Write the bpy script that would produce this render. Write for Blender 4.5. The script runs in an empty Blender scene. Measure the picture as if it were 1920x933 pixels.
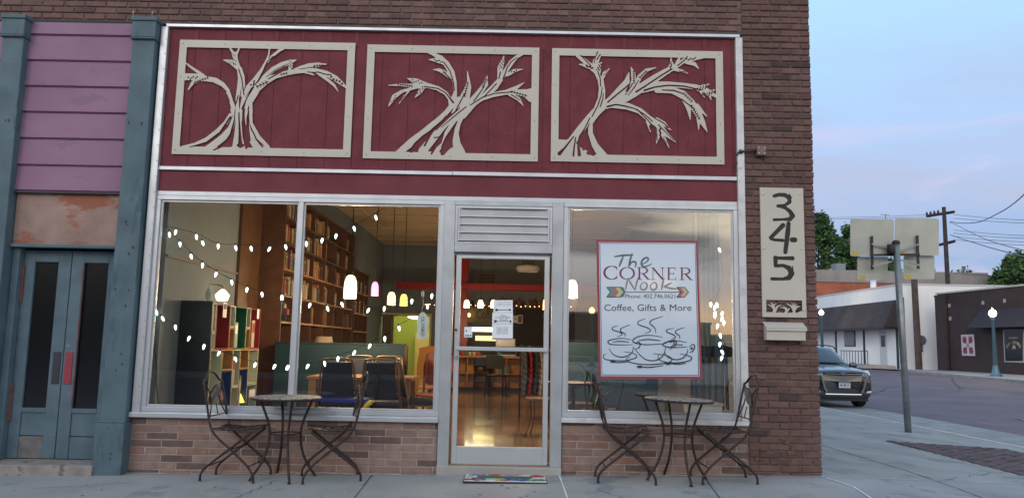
import bpy, math, random
import numpy as np
from mathutils import Vector, Matrix
R=math.radians
rnd=random.Random(7)
scene=bpy.context.scene
C=scene.collection
# ---------------------------------------------------------------- camera, sky, sun, exposure
EYE=Vector((0,-7.4,1.24)); PITCH,ROLL,FPX=R(7.0),R(1.1),1443.0
_f=Vector((0,math.cos(PITCH),math.sin(PITCH))); _r=Vector((1,0,0)); _u=_r.cross(_f)
CR=_r*math.cos(ROLL)+_u*math.sin(ROLL); CU=-_r*math.sin(ROLL)+_u*math.cos(ROLL); CF=_f
cam=bpy.data.cameras.new('camera'); camo=bpy.data.objects.new('camera',cam); C.objects.link(camo)
M=Matrix((CR,CU,-CF)).transposed().to_4x4(); M.translation=EYE; camo.matrix_world=M
cam.sensor_width=36; cam.lens=36*FPX/1920; cam.clip_start=.05; cam.clip_end=2000
scene.camera=camo
w=bpy.data.worlds.new('World'); scene.world=w; w.use_nodes=True
N=w.node_tree.nodes; L=w.node_tree.links; N.clear()
def nn(t,**k):
    n=N.new(t)
    for a,b in k.items(): setattr(n,a,b)
    return n
def ramp(node,stops,interp='LINEAR'):
    cr=node.color_ramp; cr.interpolation=interp
    while len(cr.elements)>1: cr.elements.remove(cr.elements[-1])
    cr.elements[0].position=stops[0][0]; cr.elements[0].color=(*stops[0][1],1)
    for p,c in stops[1:]:
        e=cr.elements.new(p); e.color=(*c,1)
tc=nn('ShaderNodeTexCoord'); sp=nn('ShaderNodeSeparateXYZ'); L.new(tc.outputs['Generated'],sp.inputs[0])
rE=nn('ShaderNodeValToRGB'); ramp(rE,[(0,(.25,.34,.50)),(.06,(.27,.38,.60)),(.13,(.31,.43,.70)),(.20,(.42,.53,.79)),(.30,(.42,.62,.93)),(.42,(.45,.75,1.02)),(1,(.34,.52,.82))])
rW=nn('ShaderNodeValToRGB'); ramp(rW,[(0,(1.3,.80,.42)),(.035,(2.0,1.3,.75)),(.07,(1.0,.92,1.0)),(.11,(1.35,1.3,1.35)),(.15,(2.3,2.05,1.6)),(.30,(1.5,1.5,1.45)),(.6,(.72,.80,.90)),(1,(.40,.57,.84))])
L.new(sp.outputs['Z'],rE.inputs[0]); L.new(sp.outputs['Z'],rW.inputs[0])
ms=nn('ShaderNodeMapRange',interpolation_type='SMOOTHSTEP'); ms.inputs[1].default_value=.15; ms.inputs[2].default_value=-.6
L.new(sp.outputs['Y'],ms.inputs[0])
mx=nn('ShaderNodeMixRGB'); L.new(ms.outputs[0],mx.inputs[0]); L.new(rE.outputs[0],mx.inputs[1]); L.new(rW.outputs[0],mx.inputs[2])
mp=nn('ShaderNodeMapping'); mp.inputs['Scale'].default_value=(2.2,2.2,11); mp.inputs['Location'].default_value=(.3,.1,.4); L.new(tc.outputs['Generated'],mp.inputs[0])
nz=nn('ShaderNodeTexNoise'); nz.inputs['Scale'].default_value=1.6; nz.inputs['Detail'].default_value=7; nz.inputs['Distortion'].default_value=.5
L.new(mp.outputs[0],nz.inputs['Vector'])
rc=nn('ShaderNodeValToRGB'); ramp(rc,[(.40,(0,0,0)),(.58,(1,1,1))]); L.new(nz.outputs[0],rc.inputs[0])
# clouds live in a band above the horizon
rb=nn('ShaderNodeValToRGB'); ramp(rb,[(0,(.7,.7,.7)),(.13,(.95,.95,.95)),(.26,(.55,.55,.55)),(.36,(.08,.08,.08)),(1,(.05,.05,.05))]); L.new(sp.outputs['Z'],rb.inputs[0])
mm=nn('ShaderNodeMath',operation='MULTIPLY'); L.new(rc.outputs[0],mm.inputs[0]); L.new(rb.outputs[0],mm.inputs[1])
cc=nn('ShaderNodeMixRGB'); cc.inputs[1].default_value=(.44,.48,.66,1); cc.inputs[2].default_value=(.35,.36,.46,1); L.new(ms.outputs[0],cc.inputs[0])
mc=nn('ShaderNodeMixRGB'); L.new(mm.outputs[0],mc.inputs[0]); L.new(mx.outputs[0],mc.inputs[1]); L.new(cc.outputs[0],mc.inputs[2])
# thin pink wisps
nz2=nn('ShaderNodeTexNoise'); nz2.inputs['Scale'].default_value=3.4; nz2.inputs['Detail'].default_value=8; nz2.inputs['Distortion'].default_value=.9
mp2=nn('ShaderNodeMapping'); mp2.inputs['Scale'].default_value=(1.6,1.6,7); mp2.inputs['Location'].default_value=(4.2,1.7,.2); L.new(tc.outputs['Generated'],mp2.inputs[0]); L.new(mp2.outputs[0],nz2.inputs['Vector'])
rc2=nn('ShaderNodeValToRGB'); ramp(rc2,[(.57,(0,0,0)),(.74,(.6,.6,.6))]); L.new(nz2.outputs[0],rc2.inputs[0])
mm2=nn('ShaderNodeMath',operation='MULTIPLY'); L.new(rc2.outputs[0],mm2.inputs[0]); L.new(rb.outputs[0],mm2.inputs[1])
mc2=nn('ShaderNodeMixRGB'); L.new(mm2.outputs[0],mc2.inputs[0]); L.new(mc.outputs[0],mc2.inputs[1]); mc2.inputs[2].default_value=(.72,.58,.74,1)
SUN_EL,SUN_AZ=R(9),R(205)   # low in the west, behind the viewer; azimuth clockwise from +Y
sky=nn('ShaderNodeTexSky',sky_type='NISHITA',sun_disc=False); sky.sun_elevation=SUN_EL; sky.sun_rotation=SUN_AZ; sky.dust_density=1.5
sc=nn('ShaderNodeVectorMath',operation='SCALE'); sc.inputs['Scale'].default_value=10.0; L.new(mc2.outputs[0],sc.inputs[0])
mf=nn('ShaderNodeMixRGB'); mf.inputs[0].default_value=.12; L.new(sc.outputs[0],mf.inputs[1]); L.new(sky.outputs[0],mf.inputs[2])
bg=nn('ShaderNodeBackground'); bg.inputs[1].default_value=.1; L.new(mf.outputs[0],bg.inputs[0])
wo=nn('ShaderNodeOutputWorld'); L.new(bg.outputs[0],wo.inputs[0])
sl=bpy.data.lights.new('sun','SUN'); sl.energy=.5; sl.angle=R(25); sl.color=(1,.92,.86)
so=bpy.data.objects.new('sun',sl); C.objects.link(so)
sd=Vector((math.sin(SUN_AZ)*math.cos(R(22)),math.cos(SUN_AZ)*math.cos(R(22)),math.sin(R(22))))
so.rotation_euler=sd.to_track_quat('Z','Y').to_euler()
scene.view_settings.view_transform='Standard'; scene.view_settings.look='None'; scene.view_settings.exposure=.27; scene.view_settings.gamma=1
scene.render.resolution_x=1024; scene.render.resolution_y=497
try:
    scene.cycles.max_bounces=10; scene.cycles.transparent_max_bounces=24; scene.cycles.sample_clamp_indirect=4
except Exception: pass
# ---------------------------------------------------------------- helpers
def ray(px,py): return CR*((px-960)/FPX)+CU*((466.5-py)/FPX)+CF
def at(px,py,Y): d=ray(px,py); return EYE+d*((Y+7.4)/d.y)
def atX(px,py,X): d=ray(px,py); return EYE+d*(X/d.x)
def atZ(px,py,z): d=ray(px,py); return EYE+d*((z-1.24)/d.z)
class MB:
    def __init__(s): s.v=[]; s.f=[]; s.m=[]; s.mi=0
    def poly(s,pts):
        i=len(s.v); s.v+=[tuple(p) for p in pts]; s.f.append(tuple(range(i,i+len(pts)))); s.m.append(s.mi); return s
    def hexa(s,p):  # 8 pts: bottom 4 ccw, top 4
        i=len(s.v); s.v+=[tuple(q) for q in p]
        for f in ((3,2,1,0),(4,5,6,7),(0,1,5,4),(1,2,6,5),(2,3,7,6),(3,0,4,7)): s.f.append(tuple(i+k for k in f)); s.m.append(s.mi)
        return s
    def box(s,x0,x1,y0,y1,z0,z1,rot=None,org=None):
        p=[Vector(q) for q in ((x0,y0,z0),(x1,y0,z0),(x1,y1,z0),(x0,y1,z0),(x0,y0,z1),(x1,y0,z1),(x1,y1,z1),(x0,y1,z1))]
        if rot is not None: p=[rot@(q-org)+org for q in p]
        return s.hexa(p)
    def bevbox(s,x0,x1,y0,y1,z0,z1,b):  # box whose -Y face is chamfered
        i=len(s.v)
        s.v+=[(x0,y0+b,z0),(x1,y0+b,z0),(x1,y0+b,z1),(x0,y0+b,z1),(x0+b,y0,z0+b),(x1-b,y0,z0+b),(x1-b,y0,z1-b),(x0+b,y0,z1-b),(x0,y1,z0),(x1,y1,z0),(x1,y1,z1),(x0,y1,z1)]
        for f in ((4,5,6,7),(0,1,5,4),(1,2,6,5),(2,3,7,6),(3,0,4,7),(8,9,1,0),(9,10,2,1),(10,11,3,2),(11,8,0,3)): s.f.append(tuple(i+k for k in f)); s.m.append(s.mi)
        return s
    def tube(s,pts,r,seg=8,caps=True,closed=False):
        pts=[Vector(p) for p in pts]; n=len(pts)
        rr=r if isinstance(r,(list,tuple)) else [r]*n
        i0=len(s.v); up=None
        for k in range(n):
            if closed: t=pts[(k+1)%n]-pts[k-1]
            else: t=pts[min(k+1,n-1)]-pts[max(k-1,0)]
            t.normalize()
            if up is None: up=Vector((0,0,1)) if abs(t.z)<.9 else Vector((0,1,0))
            a=t.cross(up)
            if a.length<1e-4: a=t.cross(Vector((1,0,0)))
            a.normalize(); b=a.cross(t).normalized(); up=b
            for j in range(seg):
                an=2*math.pi*j/seg; s.v.append(tuple(pts[k]+(a*math.cos(an)+b*math.sin(an))*rr[k]))
        for k in range(n if closed else n-1):
            k2=(k+1)%n
            for j in range(seg):
                j2=(j+1)%seg; s.f.append((i0+k*seg+j,i0+k2*seg+j,i0+k2*seg+j2,i0+k*seg+j2)); s.m.append(s.mi)
        if caps and not closed:
            s.f.append(tuple(i0+j for j in range(seg))); s.f.append(tuple(i0+(n-1)*seg+j for j in reversed(range(seg)))); s.m+=[s.mi]*2
        return s
    def lathe(s,prof,c=(0,0,0),seg=20,sx=1,sy=1,caps=True):
        i0=len(s.v); n=len(prof)
        for r,z in prof:
            for j in range(seg):
                a=2*math.pi*j/seg; s.v.append((c[0]+r*sx*math.cos(a),c[1]+r*sy*math.sin(a),c[2]+z))
        for k in range(n-1):
            for j in range(seg):
                j2=(j+1)%seg; s.f.append((i0+k*seg+j,i0+k*seg+j2,i0+(k+1)*seg+j2,i0+(k+1)*seg+j)); s.m.append(s.mi)
        if caps:
            s.f.append(tuple(i0+j for j in reversed(range(seg)))); s.f.append(tuple(i0+(n-1)*seg+j for j in range(seg))); s.m+=[s.mi]*2
        return s
    def prism(s,poly,fn,d):  # poly 2D, fn(u,v)->Vector, d thickness vector (front at fn, back at fn+d)
        a=[fn(*p) for p in poly]; i=len(s.v); n=len(a); d=Vector(d)
        s.v+=[tuple(p) for p in a]+[tuple(p+d) for p in a]
        s.f.append(tuple(range(i,i+n))); s.f.append(tuple(reversed(range(i+n,i+2*n)))); s.m+=[s.mi]*2
        for k in range(n): k2=(k+1)%n; s.f.append((i+k,i+n+k,i+n+k2,i+k2)); s.m.append(s.mi)
        return s
    def ribbon(s,pts,fn,wd,d,off=0):  # pts 2D with per-point half width (3rd value) or wd
        P=[Vector((p[0],p[1])) for p in pts]; n=len(P); lf=[];rt=[]
        for k in range(n):
            t=(P[min(k+1,n-1)]-P[max(k-1,0)]); t.normalize(); nrm=Vector((-t.y,t.x)); h=pts[k][2] if len(pts[k])>2 else wd
            lf.append(P[k]+nrm*h); rt.append(P[k]-nrm*h)
        for k in range(n-1):
            s.prism([lf[k],lf[k+1],rt[k+1],rt[k]],lambda u,v:fn(u,v)+Vector((0,off,0)),d)
        return s
    def build(s,name,mat,parent=None,smooth=False,bevel=0,loc=None):
        me=bpy.data.meshes.new(name); me.from_pydata(s.v,[],s.f); 
        for m in (mat if isinstance(mat,(list,tuple)) else [mat]): me.materials.append(m)
        if isinstance(mat,(list,tuple)): me.polygons.foreach_set('material_index',s.m)
        if smooth: me.polygons.foreach_set('use_smooth',[True]*len(me.polygons))
        me.update()
        o=bpy.data.objects.new(name,me); C.objects.link(o)
        if parent: o.parent=parent
        if loc is not None: o.location=loc
        if bevel:
            b=o.modifiers.new('bevel','BEVEL'); b.width=bevel; b.segments=2; b.limit_method='ANGLE'; b.harden_normals=False
        return o
def thing(name,label,cat,loc=(0,0,0),rz=0,group=None):
    o=bpy.data.objects.new(name,None); C.objects.link(o); o.location=loc; o.rotation_euler=(0,0,rz); o.empty_display_size=.1
    return tag(o,label,cat,group)
def tag(o,label,cat,group=None,kind=None):
    if label: o['label']=label
    if cat: o['category']=cat
    if group: o['group']=group
    if kind: o['kind']=kind
    return o
def struct(o): o['kind']='structure'; return o
def dup(root,loc,rz,label=None,group=None):
    r=root.copy(); C.objects.link(r); r.location=loc; r.rotation_euler=(0,0,rz)
    if label: r['label']=label
    if group: r['group']=group
    for ch in list(root.children):
        c=ch.copy(); C.objects.link(c); c.parent=r; c.matrix_parent_inverse=ch.matrix_parent_inverse.copy()
        for g in list(ch.children):
            d=g.copy(); C.objects.link(d); d.parent=c; d.matrix_parent_inverse=g.matrix_parent_inverse.copy()
    return r
MATS={}
def mat(name,col,rough=.6,metal=0,var=0,vs=6,bump=0,bs=60,dirt=None,emit=0,ecol=None,spec=.5,coat=0,islands=None,trans=0):
    m=bpy.data.materials.new(name); m.use_nodes=True; nt=m.node_tree; b=nt.nodes['Principled BSDF']
    b.inputs['Base Color'].default_value=(*col,1); b.inputs['Roughness'].default_value=rough; b.inputs['Metallic'].default_value=metal
    b.inputs['Specular IOR Level'].default_value=spec; b.inputs['Coat Weight'].default_value=coat; b.inputs['Coat Roughness'].default_value=.05
    if trans: b.inputs['Transmission Weight'].default_value=trans
    def new(t): return nt.nodes.new(t)
    lk=nt.links.new
    out=None
    tcn=new('ShaderNodeTexCoord')
    if islands:
        g=new('ShaderNodeNewGeometry'); cr=new('ShaderNodeValToRGB'); ramp(cr,islands,'CONSTANT' if len(islands)>4 else 'LINEAR'); lk(g.outputs['Random Per Island'],cr.inputs[0]); out=cr.outputs[0]
    if var:
        n=new('ShaderNodeTexNoise'); n.inputs['Scale'].default_value=vs; n.inputs['Detail'].default_value=6; lk(tcn.outputs['Object'],n.inputs['Vector'])
        mr=new('ShaderNodeMapRange'); mr.inputs[1].default_value=.3; mr.inputs[2].default_value=.7; mr.inputs[3].default_value=1-var; mr.inputs[4].default_value=1+var; lk(n.outputs[0],mr.inputs[0])
        v=new('ShaderNodeVectorMath'); v.operation='SCALE'; lk(mr.outputs[0],v.inputs['Scale'])
        if out: lk(out,v.inputs[0])
        else: v.inputs[0].default_value=col
        out=v.outputs[0]
        mr2=new('ShaderNodeMapRange'); mr2.inputs[3].default_value=min(1,rough+.12); mr2.inputs[4].default_value=max(.02,rough-.12); lk(n.outputs[0],mr2.inputs[0]); lk(mr2.outputs[0],b.inputs['Roughness'])
    for dc,ds,dt,st in ([] if not dirt else (dirt if isinstance(dirt,list) else [dirt])):
        mpn=new('ShaderNodeMapping'); mpn.inputs['Scale'].default_value=st; lk(tcn.outputs['Object'],mpn.inputs[0])
        n=new('ShaderNodeTexNoise'); n.inputs['Scale'].default_value=ds; n.inputs['Detail'].default_value=9; n.inputs['Roughness'].default_value=.65; lk(mpn.outputs[0],n.inputs['Vector'])
        cr=new('ShaderNodeValToRGB'); ramp(cr,[(dt,(0,0,0)),(dt+.06,(1,1,1))]); lk(n.outputs[0],cr.inputs[0])
        mxn=new('ShaderNodeMixRGB'); lk(cr.outputs[0],mxn.inputs[0]); mxn.inputs[2].default_value=(*dc,1)
        if out: lk(out,mxn.inputs[1])
        else: mxn.inputs[1].default_value=(*col,1)
        out=mxn.outputs[0]
    if out: lk(out,b.inputs['Base Color'])
    if bump:
        n=new('ShaderNodeTexNoise'); n.inputs['Scale'].default_value=bs; n.inputs['Detail'].default_value=5; lk(tcn.outputs['Object'],n.inputs['Vector'])
        bp=new('ShaderNodeBump'); bp.inputs['Strength'].default_value=bump; bp.inputs['Distance'].default_value=.01; lk(n.outputs[0],bp.inputs['Height']); lk(bp.outputs[0],b.inputs['Normal'])
    if emit: b.inputs['Emission Color'].default_value=(*(ecol or col),1); b.inputs['Emission Strength'].default_value=emit
    MATS[name]=m; return m
def glassmat(name,fac,rough=.0,tint=(.9,.95,.95),wave=.0):
    m=bpy.data.materials.new(name); m.use_nodes=True; nt=m.node_tree; nt.nodes.clear()
    t=nt.nodes.new('ShaderNodeBsdfTransparent'); t.inputs[0].default_value=(*tint,1); g=nt.nodes.new('ShaderNodeBsdfGlossy'); g.inputs['Roughness'].default_value=rough
    x=nt.nodes.new('ShaderNodeMixShader'); lw=nt.nodes.new('ShaderNodeLayerWeight'); lw.inputs[0].default_value=.25
    mr=nt.nodes.new('ShaderNodeMapRange'); mr.inputs[3].default_value=fac; mr.inputs[4].default_value=1; nt.links.new(lw.outputs['Fresnel'],mr.inputs[0])
    nt.links.new(mr.outputs[0],x.inputs[0]); nt.links.new(t.outputs[0],x.inputs[1]); nt.links.new(g.outputs[0],x.inputs[2])
    o=nt.nodes.new('ShaderNodeOutputMaterial'); nt.links.new(x.outputs[0],o.inputs[0])
    if wave:
        tcn=nt.nodes.new('ShaderNodeTexCoord'); n=nt.nodes.new('ShaderNodeTexNoise'); n.inputs['Scale'].default_value=1.3; n.inputs['Detail'].default_value=1; nt.links.new(tcn.outputs['Object'],n.inputs['Vector'])
        bp=nt.nodes.new('ShaderNodeBump'); bp.inputs['Strength'].default_value=wave; bp.inputs['Distance'].default_value=.01; nt.links.new(n.outputs[0],bp.inputs['Height']); nt.links.new(bp.outputs[0],g.inputs['Normal'])
    return m
def text_mesh(s,name,mt,x0,z0,x1,z1,y,parent=None,th=.0015,fn=None,bold=0):
    cu=bpy.data.curves.new(name,'FONT'); cu.body=s; cu.extrude=.0; cu.offset=bold; cu.resolution_u=3
    t=bpy.data.objects.new('tmp',cu); C.objects.link(t)
    dg=bpy.context.evaluated_depsgraph_get(); me=bpy.data.meshes.new_from_object(t.evaluated_get(dg)); bpy.data.objects.remove(t); bpy.data.curves.remove(cu)
    vs=[v.co.copy() for v in me.vertices]; xs=[v.x for v in vs]; ys=[v.y for v in vs]
    ax,bx,ay,by=min(xs),max(xs),min(ys),max(ys)
    for v in me.vertices:
        u=(v.co.x-ax)/(bx-ax); q=(v.co.y-ay)/(by-ay)
        v.co=fn(u,q) if fn else Vector((x0+(x1-x0)*u,y,z0+(z1-z0)*q))
    me.name=name; me.materials.append(mt); o=bpy.data.objects.new(name,me); C.objects.link(o)
    if parent: o.parent=parent
    return o
def sdf_plate(name,mt,parent,x0,x1,z0,z1,adds,cuts,yf,th,cell=.004,rects=(),cutrects=()):
    """sheet metal with real cut-outs; adds / cuts are chains of (x,z,halfwidth) in world metres"""
    nx=int((x1-x0)/cell)+3; nz_=int((z1-z0)/cell)+3
    xs=x0-cell+np.arange(nx)*(x1-x0+2*cell)/(nx-1); zs=z0-cell+np.arange(nz_)*(z1-z0+2*cell)/(nz_-1)
    X,Z=np.meshgrid(xs,zs); D=np.full(X.shape,1.0); K=np.full(X.shape,1.0)
    def chain(F,ch):
        if len(ch)==1: ch=[ch[0],ch[0]]
        for a,b in zip(ch[:-1],ch[1:]):
            mw=max(a[2],b[2])+cell*3
            i0=max(0,int((min(a[0],b[0])-mw-xs[0])/(xs[1]-xs[0]))); i1=min(nx,int((max(a[0],b[0])+mw-xs[0])/(xs[1]-xs[0]))+2)
            j0=max(0,int((min(a[1],b[1])-mw-zs[0])/(zs[1]-zs[0]))); j1=min(nz_,int((max(a[1],b[1])+mw-zs[0])/(zs[1]-zs[0]))+2)
            if i1<=i0 or j1<=j0: continue
            x=X[j0:j1,i0:i1]-a[0]; z=Z[j0:j1,i0:i1]-a[1]; dx=b[0]-a[0]; dz=b[1]-a[1]; l=dx*dx+dz*dz
            t=np.clip((x*dx+z*dz)/l,0,1) if l>0 else 0*x
            d=np.hypot(x-t*dx,z-t*dz)-(a[2]+(b[2]-a[2])*t)
            F[j0:j1,i0:i1]=np.minimum(F[j0:j1,i0:i1],d)
    def rect(F,r):
        d=np.maximum(np.maximum(r[0]-X,X-r[1]),np.maximum(r[2]-Z,Z-r[3])); np.minimum(F,d,out=F)
    for r in rects: rect(D,r)
    for c in cutrects:
        T=np.full(X.shape,1.0); rect(T,c); D=np.maximum(D,-T)
    for ch in adds: chain(D,ch)
    for ch in cuts: chain(K,ch)
    D=np.maximum(D,-K); D=np.maximum(D,np.maximum(np.maximum(x0-X,X-x1),np.maximum(z0-Z,Z-z1)))
    ins=D<0; mb=MB()
    full=ins[:-1,:-1]&ins[1:,:-1]&ins[:-1,1:]&ins[1:,1:]; anyc=ins[:-1,:-1]|ins[1:,:-1]|ins[:-1,1:]|ins[1:,1:]
    for j in range(nz_-1):
        i=0; row=full[j]
        while i<nx-1:
            if row[i]:
                k=i
                while k<nx-1 and row[k]: k+=1
                mb.poly([(xs[i],yf,zs[j]),(xs[k],yf,zs[j]),(xs[k],yf,zs[j+1]),(xs[i],yf,zs[j+1])]); i=k
            else: i+=1
    for j,i in zip(*np.nonzero(anyc&~full)):
        cs=[(i,j),(i+1,j),(i+1,j+1),(i,j+1)]; pl=[]; ex=[]
        for q in range(4):
            a=cs[q]; b=cs[(q+1)%4]; da=D[a[1],a[0]]; db=D[b[1],b[0]]
            if da<0: pl.append((xs[a[0]],yf,zs[a[1]]))
            if (da<0)!=(db<0):
                t=da/(da-db); p=(xs[a[0]]+(xs[b[0]]-xs[a[0]])*t,yf,zs[a[1]]+(zs[b[1]]-zs[a[1]])*t); pl.append(p); ex.append((p,da<0))
        if len(pl)>2: mb.poly(pl)
        if len(ex)==2:
            p,q=(ex[0][0],ex[1][0]) if ex[0][1] else (ex[1][0],ex[0][0])
            mb.poly([p,q,(q[0],yf+th,q[2]),(p[0],yf+th,p[2])])
    return mb.build(name,mt,parent)
# ---------------------------------------------------------------- materials
m_pier=mat('pier_brick',(.15,.08,.08),.88,var=.16,vs=14,bump=.5,bs=90,islands=[(0,(.140,.078,.068)),(.3,(.152,.087,.077)),(.55,(.166,.095,.084)),(.75,(.116,.066,.060)),(.94,(.070,.046,.044)),(.97,(.165,.090,.076))])
m_lint=mat('lintel_brick',(.15,.08,.08),.88,var=.18,vs=9,bump=.5,bs=90,islands=[(0,(.155,.088,.079)),(.25,(.174,.100,.089)),(.5,(.190,.112,.100)),(.7,(.146,.084,.077)),(.9,(.118,.070,.065))])
m_mort=mat('dark_mortar',(.185,.135,.125),.95,var=.25,vs=20,bump=.4)
m_sill_brick=mat('roman_brick',(.3,.18,.15),.85,var=.16,vs=12,bump=.4,bs=110,islands=[(0,(.290,.195,.165)),(.26,(.150,.098,.090)),(.38,(.26,.168,.142)),(.62,(.185,.120,.108)),(.72,(.305,.21,.18)),(.90,(.28,.165,.13))])
m_lmort=mat('pale_mortar',(.36,.31,.29),.95,var=.2,vs=20,bump=.3)
m_conc=mat('pavement_concrete',(.34,.338,.328),.9,var=.16,vs=1.1,bump=.4,bs=70,dirt=[((.25,.26,.265),1.6,.55,(1,1,1)),((.37,.375,.37),6,.60,(1,1,1)),((.19,.195,.20),14,.70,(1,1,1)),((.13,.13,.135),40,.735,(1,1,1))])
m_conc2=mat('pale_concrete',(.38,.37,.35),.92,var=.14,vs=3,bump=.3,bs=60)
m_caulk=mat('white_caulk',(.75,.76,.78),.6)
m_crack=mat('dark_joint',(.06,.06,.065),.95)  # one dark tone shared by joints, cracks and roof
m_red=mat('barn_red',(.160,.025,.038),.75,var=.14,vs=5,bump=.5,bs=30,dirt=[((.105,.018,.027),9,.60,(3,1,.5)),((.045,.012,.016),5,.68,(9,1,.7)),((.22,.045,.06),4,.66,(1,1,3))])
m_red2=mat('barn_red_band',(.160,.024,.037),.66,var=.12,vs=3,bump=.15,bs=12,dirt=[((.12,.018,.028),3,.58,(1,1,2)),((.24,.05,.06),22,.72,(1,1,1))])
m_alu=mat('aluminium_trim',(.56,.59,.63),.42,metal=.6,var=.07,vs=5,bump=.06,bs=6)
m_alud=mat('worn_aluminium',(.46,.49,.53),.45,metal=.6,var=.14,vs=4,bump=.08,bs=9)
m_white_trim=mat('chalky_metal_trim',(.62,.63,.64),.5,metal=.25,var=.12,vs=9,dirt=((.35,.33,.31),14,.63,(1,1,1)),bump=.3,bs=25)
m_cream=mat('cream_enamel_sheet',(.55,.515,.455),.45,var=.03,vs=3)
m_screw=mat('screw_head',(.30,.29,.27),.4,metal=.7)
m_blue=mat('blue_green_paint',(.086,.145,.180),.65,var=.14,vs=4,bump=.3,bs=25,dirt=((.055,.105,.13),5,.58,(1,1,.35)))
m_blued=mat('weathered_blue_paint',(.098,.158,.200),.7,var=.15,vs=6,bump=.35,bs=30,dirt=((.27,.25,.24),7,.67,(1,1,2.2)))
m_purple=mat('mauve_siding_paint',(.285,.155,.25),.66,var=.09,vs=1.5,bump=.12,bs=40,dirt=[((.235,.135,.23),2,.57,(1,1,2)),((.30,.22,.30),30,.72,(1,1,1))])
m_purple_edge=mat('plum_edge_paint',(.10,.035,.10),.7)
m_peel=mat('peeling_pink_board',(.34,.235,.20),.85,var=.22,vs=3.5,bump=.4,dirt=((.32,.12,.075),1.9,.50,(.6,1,1.5)))
m_rawwood=mat('weathered_wood',(.17,.165,.17),.9,var=.3,vs=9,bump=.5,dirt=((.30,.30,.31),8,.62,(.6,.6,6)))
m_rust=mat('rust_red_metal',(.20,.07,.06),.8,var=.3,vs=12)
m_darkmet=mat('dark_push_plate',(.055,.06,.07),.45,metal=.4)
m_redplate=mat('red_push_plate',(.30,.04,.06),.5)
m_glassL=glassmat('window_glass',.03,tint=(.95,.97,.97),wave=.06)
m_glassR=glassmat('reflective_window_glass',.14,tint=(.97,.98,.99),wave=.10)
m_glassD=glassmat('door_glass',.02,tint=(.96,.97,.96))
m_old=glassmat('old_dusty_glass',.11,rough=.18,tint=(.45,.5,.52))
m_void=mat('dark_room_plaster',(.06,.06,.065),.9)
m_louv=mat('frosted_louver_glass',(.42,.43,.45),.25,var=.18,vs=2.5,spec=.9)
m_wallint=mat('grey_beige_wall_paint',(.20,.24,.28),.85,var=.03)
m_ceil=mat('cream_ceiling_tin',(.62,.50,.36),.7,var=.04)
m_floor=mat('polished_tan_floor',(.33,.21,.12),.16,var=.18,vs=2,bump=.03,bs=5,coat=.4)
m_teal=mat('teal_partition_paint',(.014,.045,.062),.55,var=.05)
m_walnut=mat('walnut_shelf',(.115,.052,.028),.5,var=.25,vs=7)
m_wood=mat('honey_wood',(.42,.20,.085),.4,var=.2,vs=6)
m_black=mat('black_paint',(.012,.013,.016),.45)
m_iron=mat('wrought_iron',(.052,.036,.036),.55,metal=.5,var=.35,vs=30,bump=.3,bs=120)
m_paper=mat('white_paper',(.82,.88,.93),.6)
m_ink=mat('black_ink',(.02,.025,.04),.5)
m_maroon=mat('maroon_ink',(.20,.035,.06),.5)
m_bulb=mat('lit_cool_bulb',(1,1,1),.3,emit=5,ecol=(.80,1,.93))
m_wire=mat('dark_green_wire',(.02,.03,.025),.6)
# ---------------------------------------------------------------- ground
def gz(x,y):
    if x<3: z=.024+.0145*x
    else: z=.066-.053*(x-3)
    if y<-.2: z-=.02*(-.2-y)
    if x>3 and y>0: z-=.002*y
    return z
def sheet(name,xs,ys,zf,m,up=0):
    mb=MB(); i=len(mb.v)
    for y in ys:
        for x in xs: mb.v.append((x,y,zf(x,y)+up))
    nx=len(xs)
    for j in range(len(ys)-1):
        for k in range(nx-1): mb.f.append((j*nx+k,j*nx+k+1,(j+1)*nx+k+1,(j+1)*nx+k)); mb.m.append(0)
    return struct(mb.build(name,m,smooth=True))
# land reaching the horizon
struct(MB().poly([(-600,-600,-.75),(900,-600,-.75),(900,900,-.75),(-600,900,-.75)]).build('ground',mat('grey_earth',(.17,.16,.14),.95,var=.2,vs=.1)))
KX=8.06
xs=[-14,-9,-5,-3.8,-2,0,2,3,3.6,4.5,5.6,6.6,7.92]
ys=[-3.4,-2.5,-1.2,-.2,0,.5,2,4,6,10,16,24,34]
# pavement: main slab, with the building standing on it
sheet('pavement',xs,ys,gz,m_conc)
mb=MB(); # kerb along the side street and the main street
for a,b in zip(ys[:-1],ys[1:]):
    z0,z1=gz(KX,a),gz(KX,b); mb.hexa([(7.92,a,-.7),(KX+.02,a,-.7),(KX+.02,b,-.7),(7.92,b,-.7),(7.92,a,z0+.014),(KX,a,z0+.006),(KX,b,z1+.006),(7.92,b,z1+.014)])
for a,b in zip(xs[:-1],xs[1:]):
    mb.hexa([(a,-3.55,-.7),(b,-3.55,-.7),(b,-3.4,-.7),(a,-3.4,-.7),(a,-3.55,gz(a,-3.5)+.004),(b,-3.55,gz(b,-3.5)+.004),(b,-3.4,gz(b,-3.4)+.004),(a,-3.4,gz(a,-3.4)+.004)])
struct(mb.build('kerb',mat('kerb_concrete',(.56,.53,.47),.9,var=.15,vs=6)))
RZ=-.345
mbg=MB()
mbg.poly([(KX,-3.5,RZ+.02),(10.1,-3.5,RZ+.008),(9.7,34,RZ+.008),(KX,34,RZ+.02)])
struct(mbg.build('gutter',mat('gutter_concrete',(.30,.30,.30),.9,var=.15,vs=2,dirt=((.22,.21,.22),3,.55,(1,1,1)))))
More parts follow.
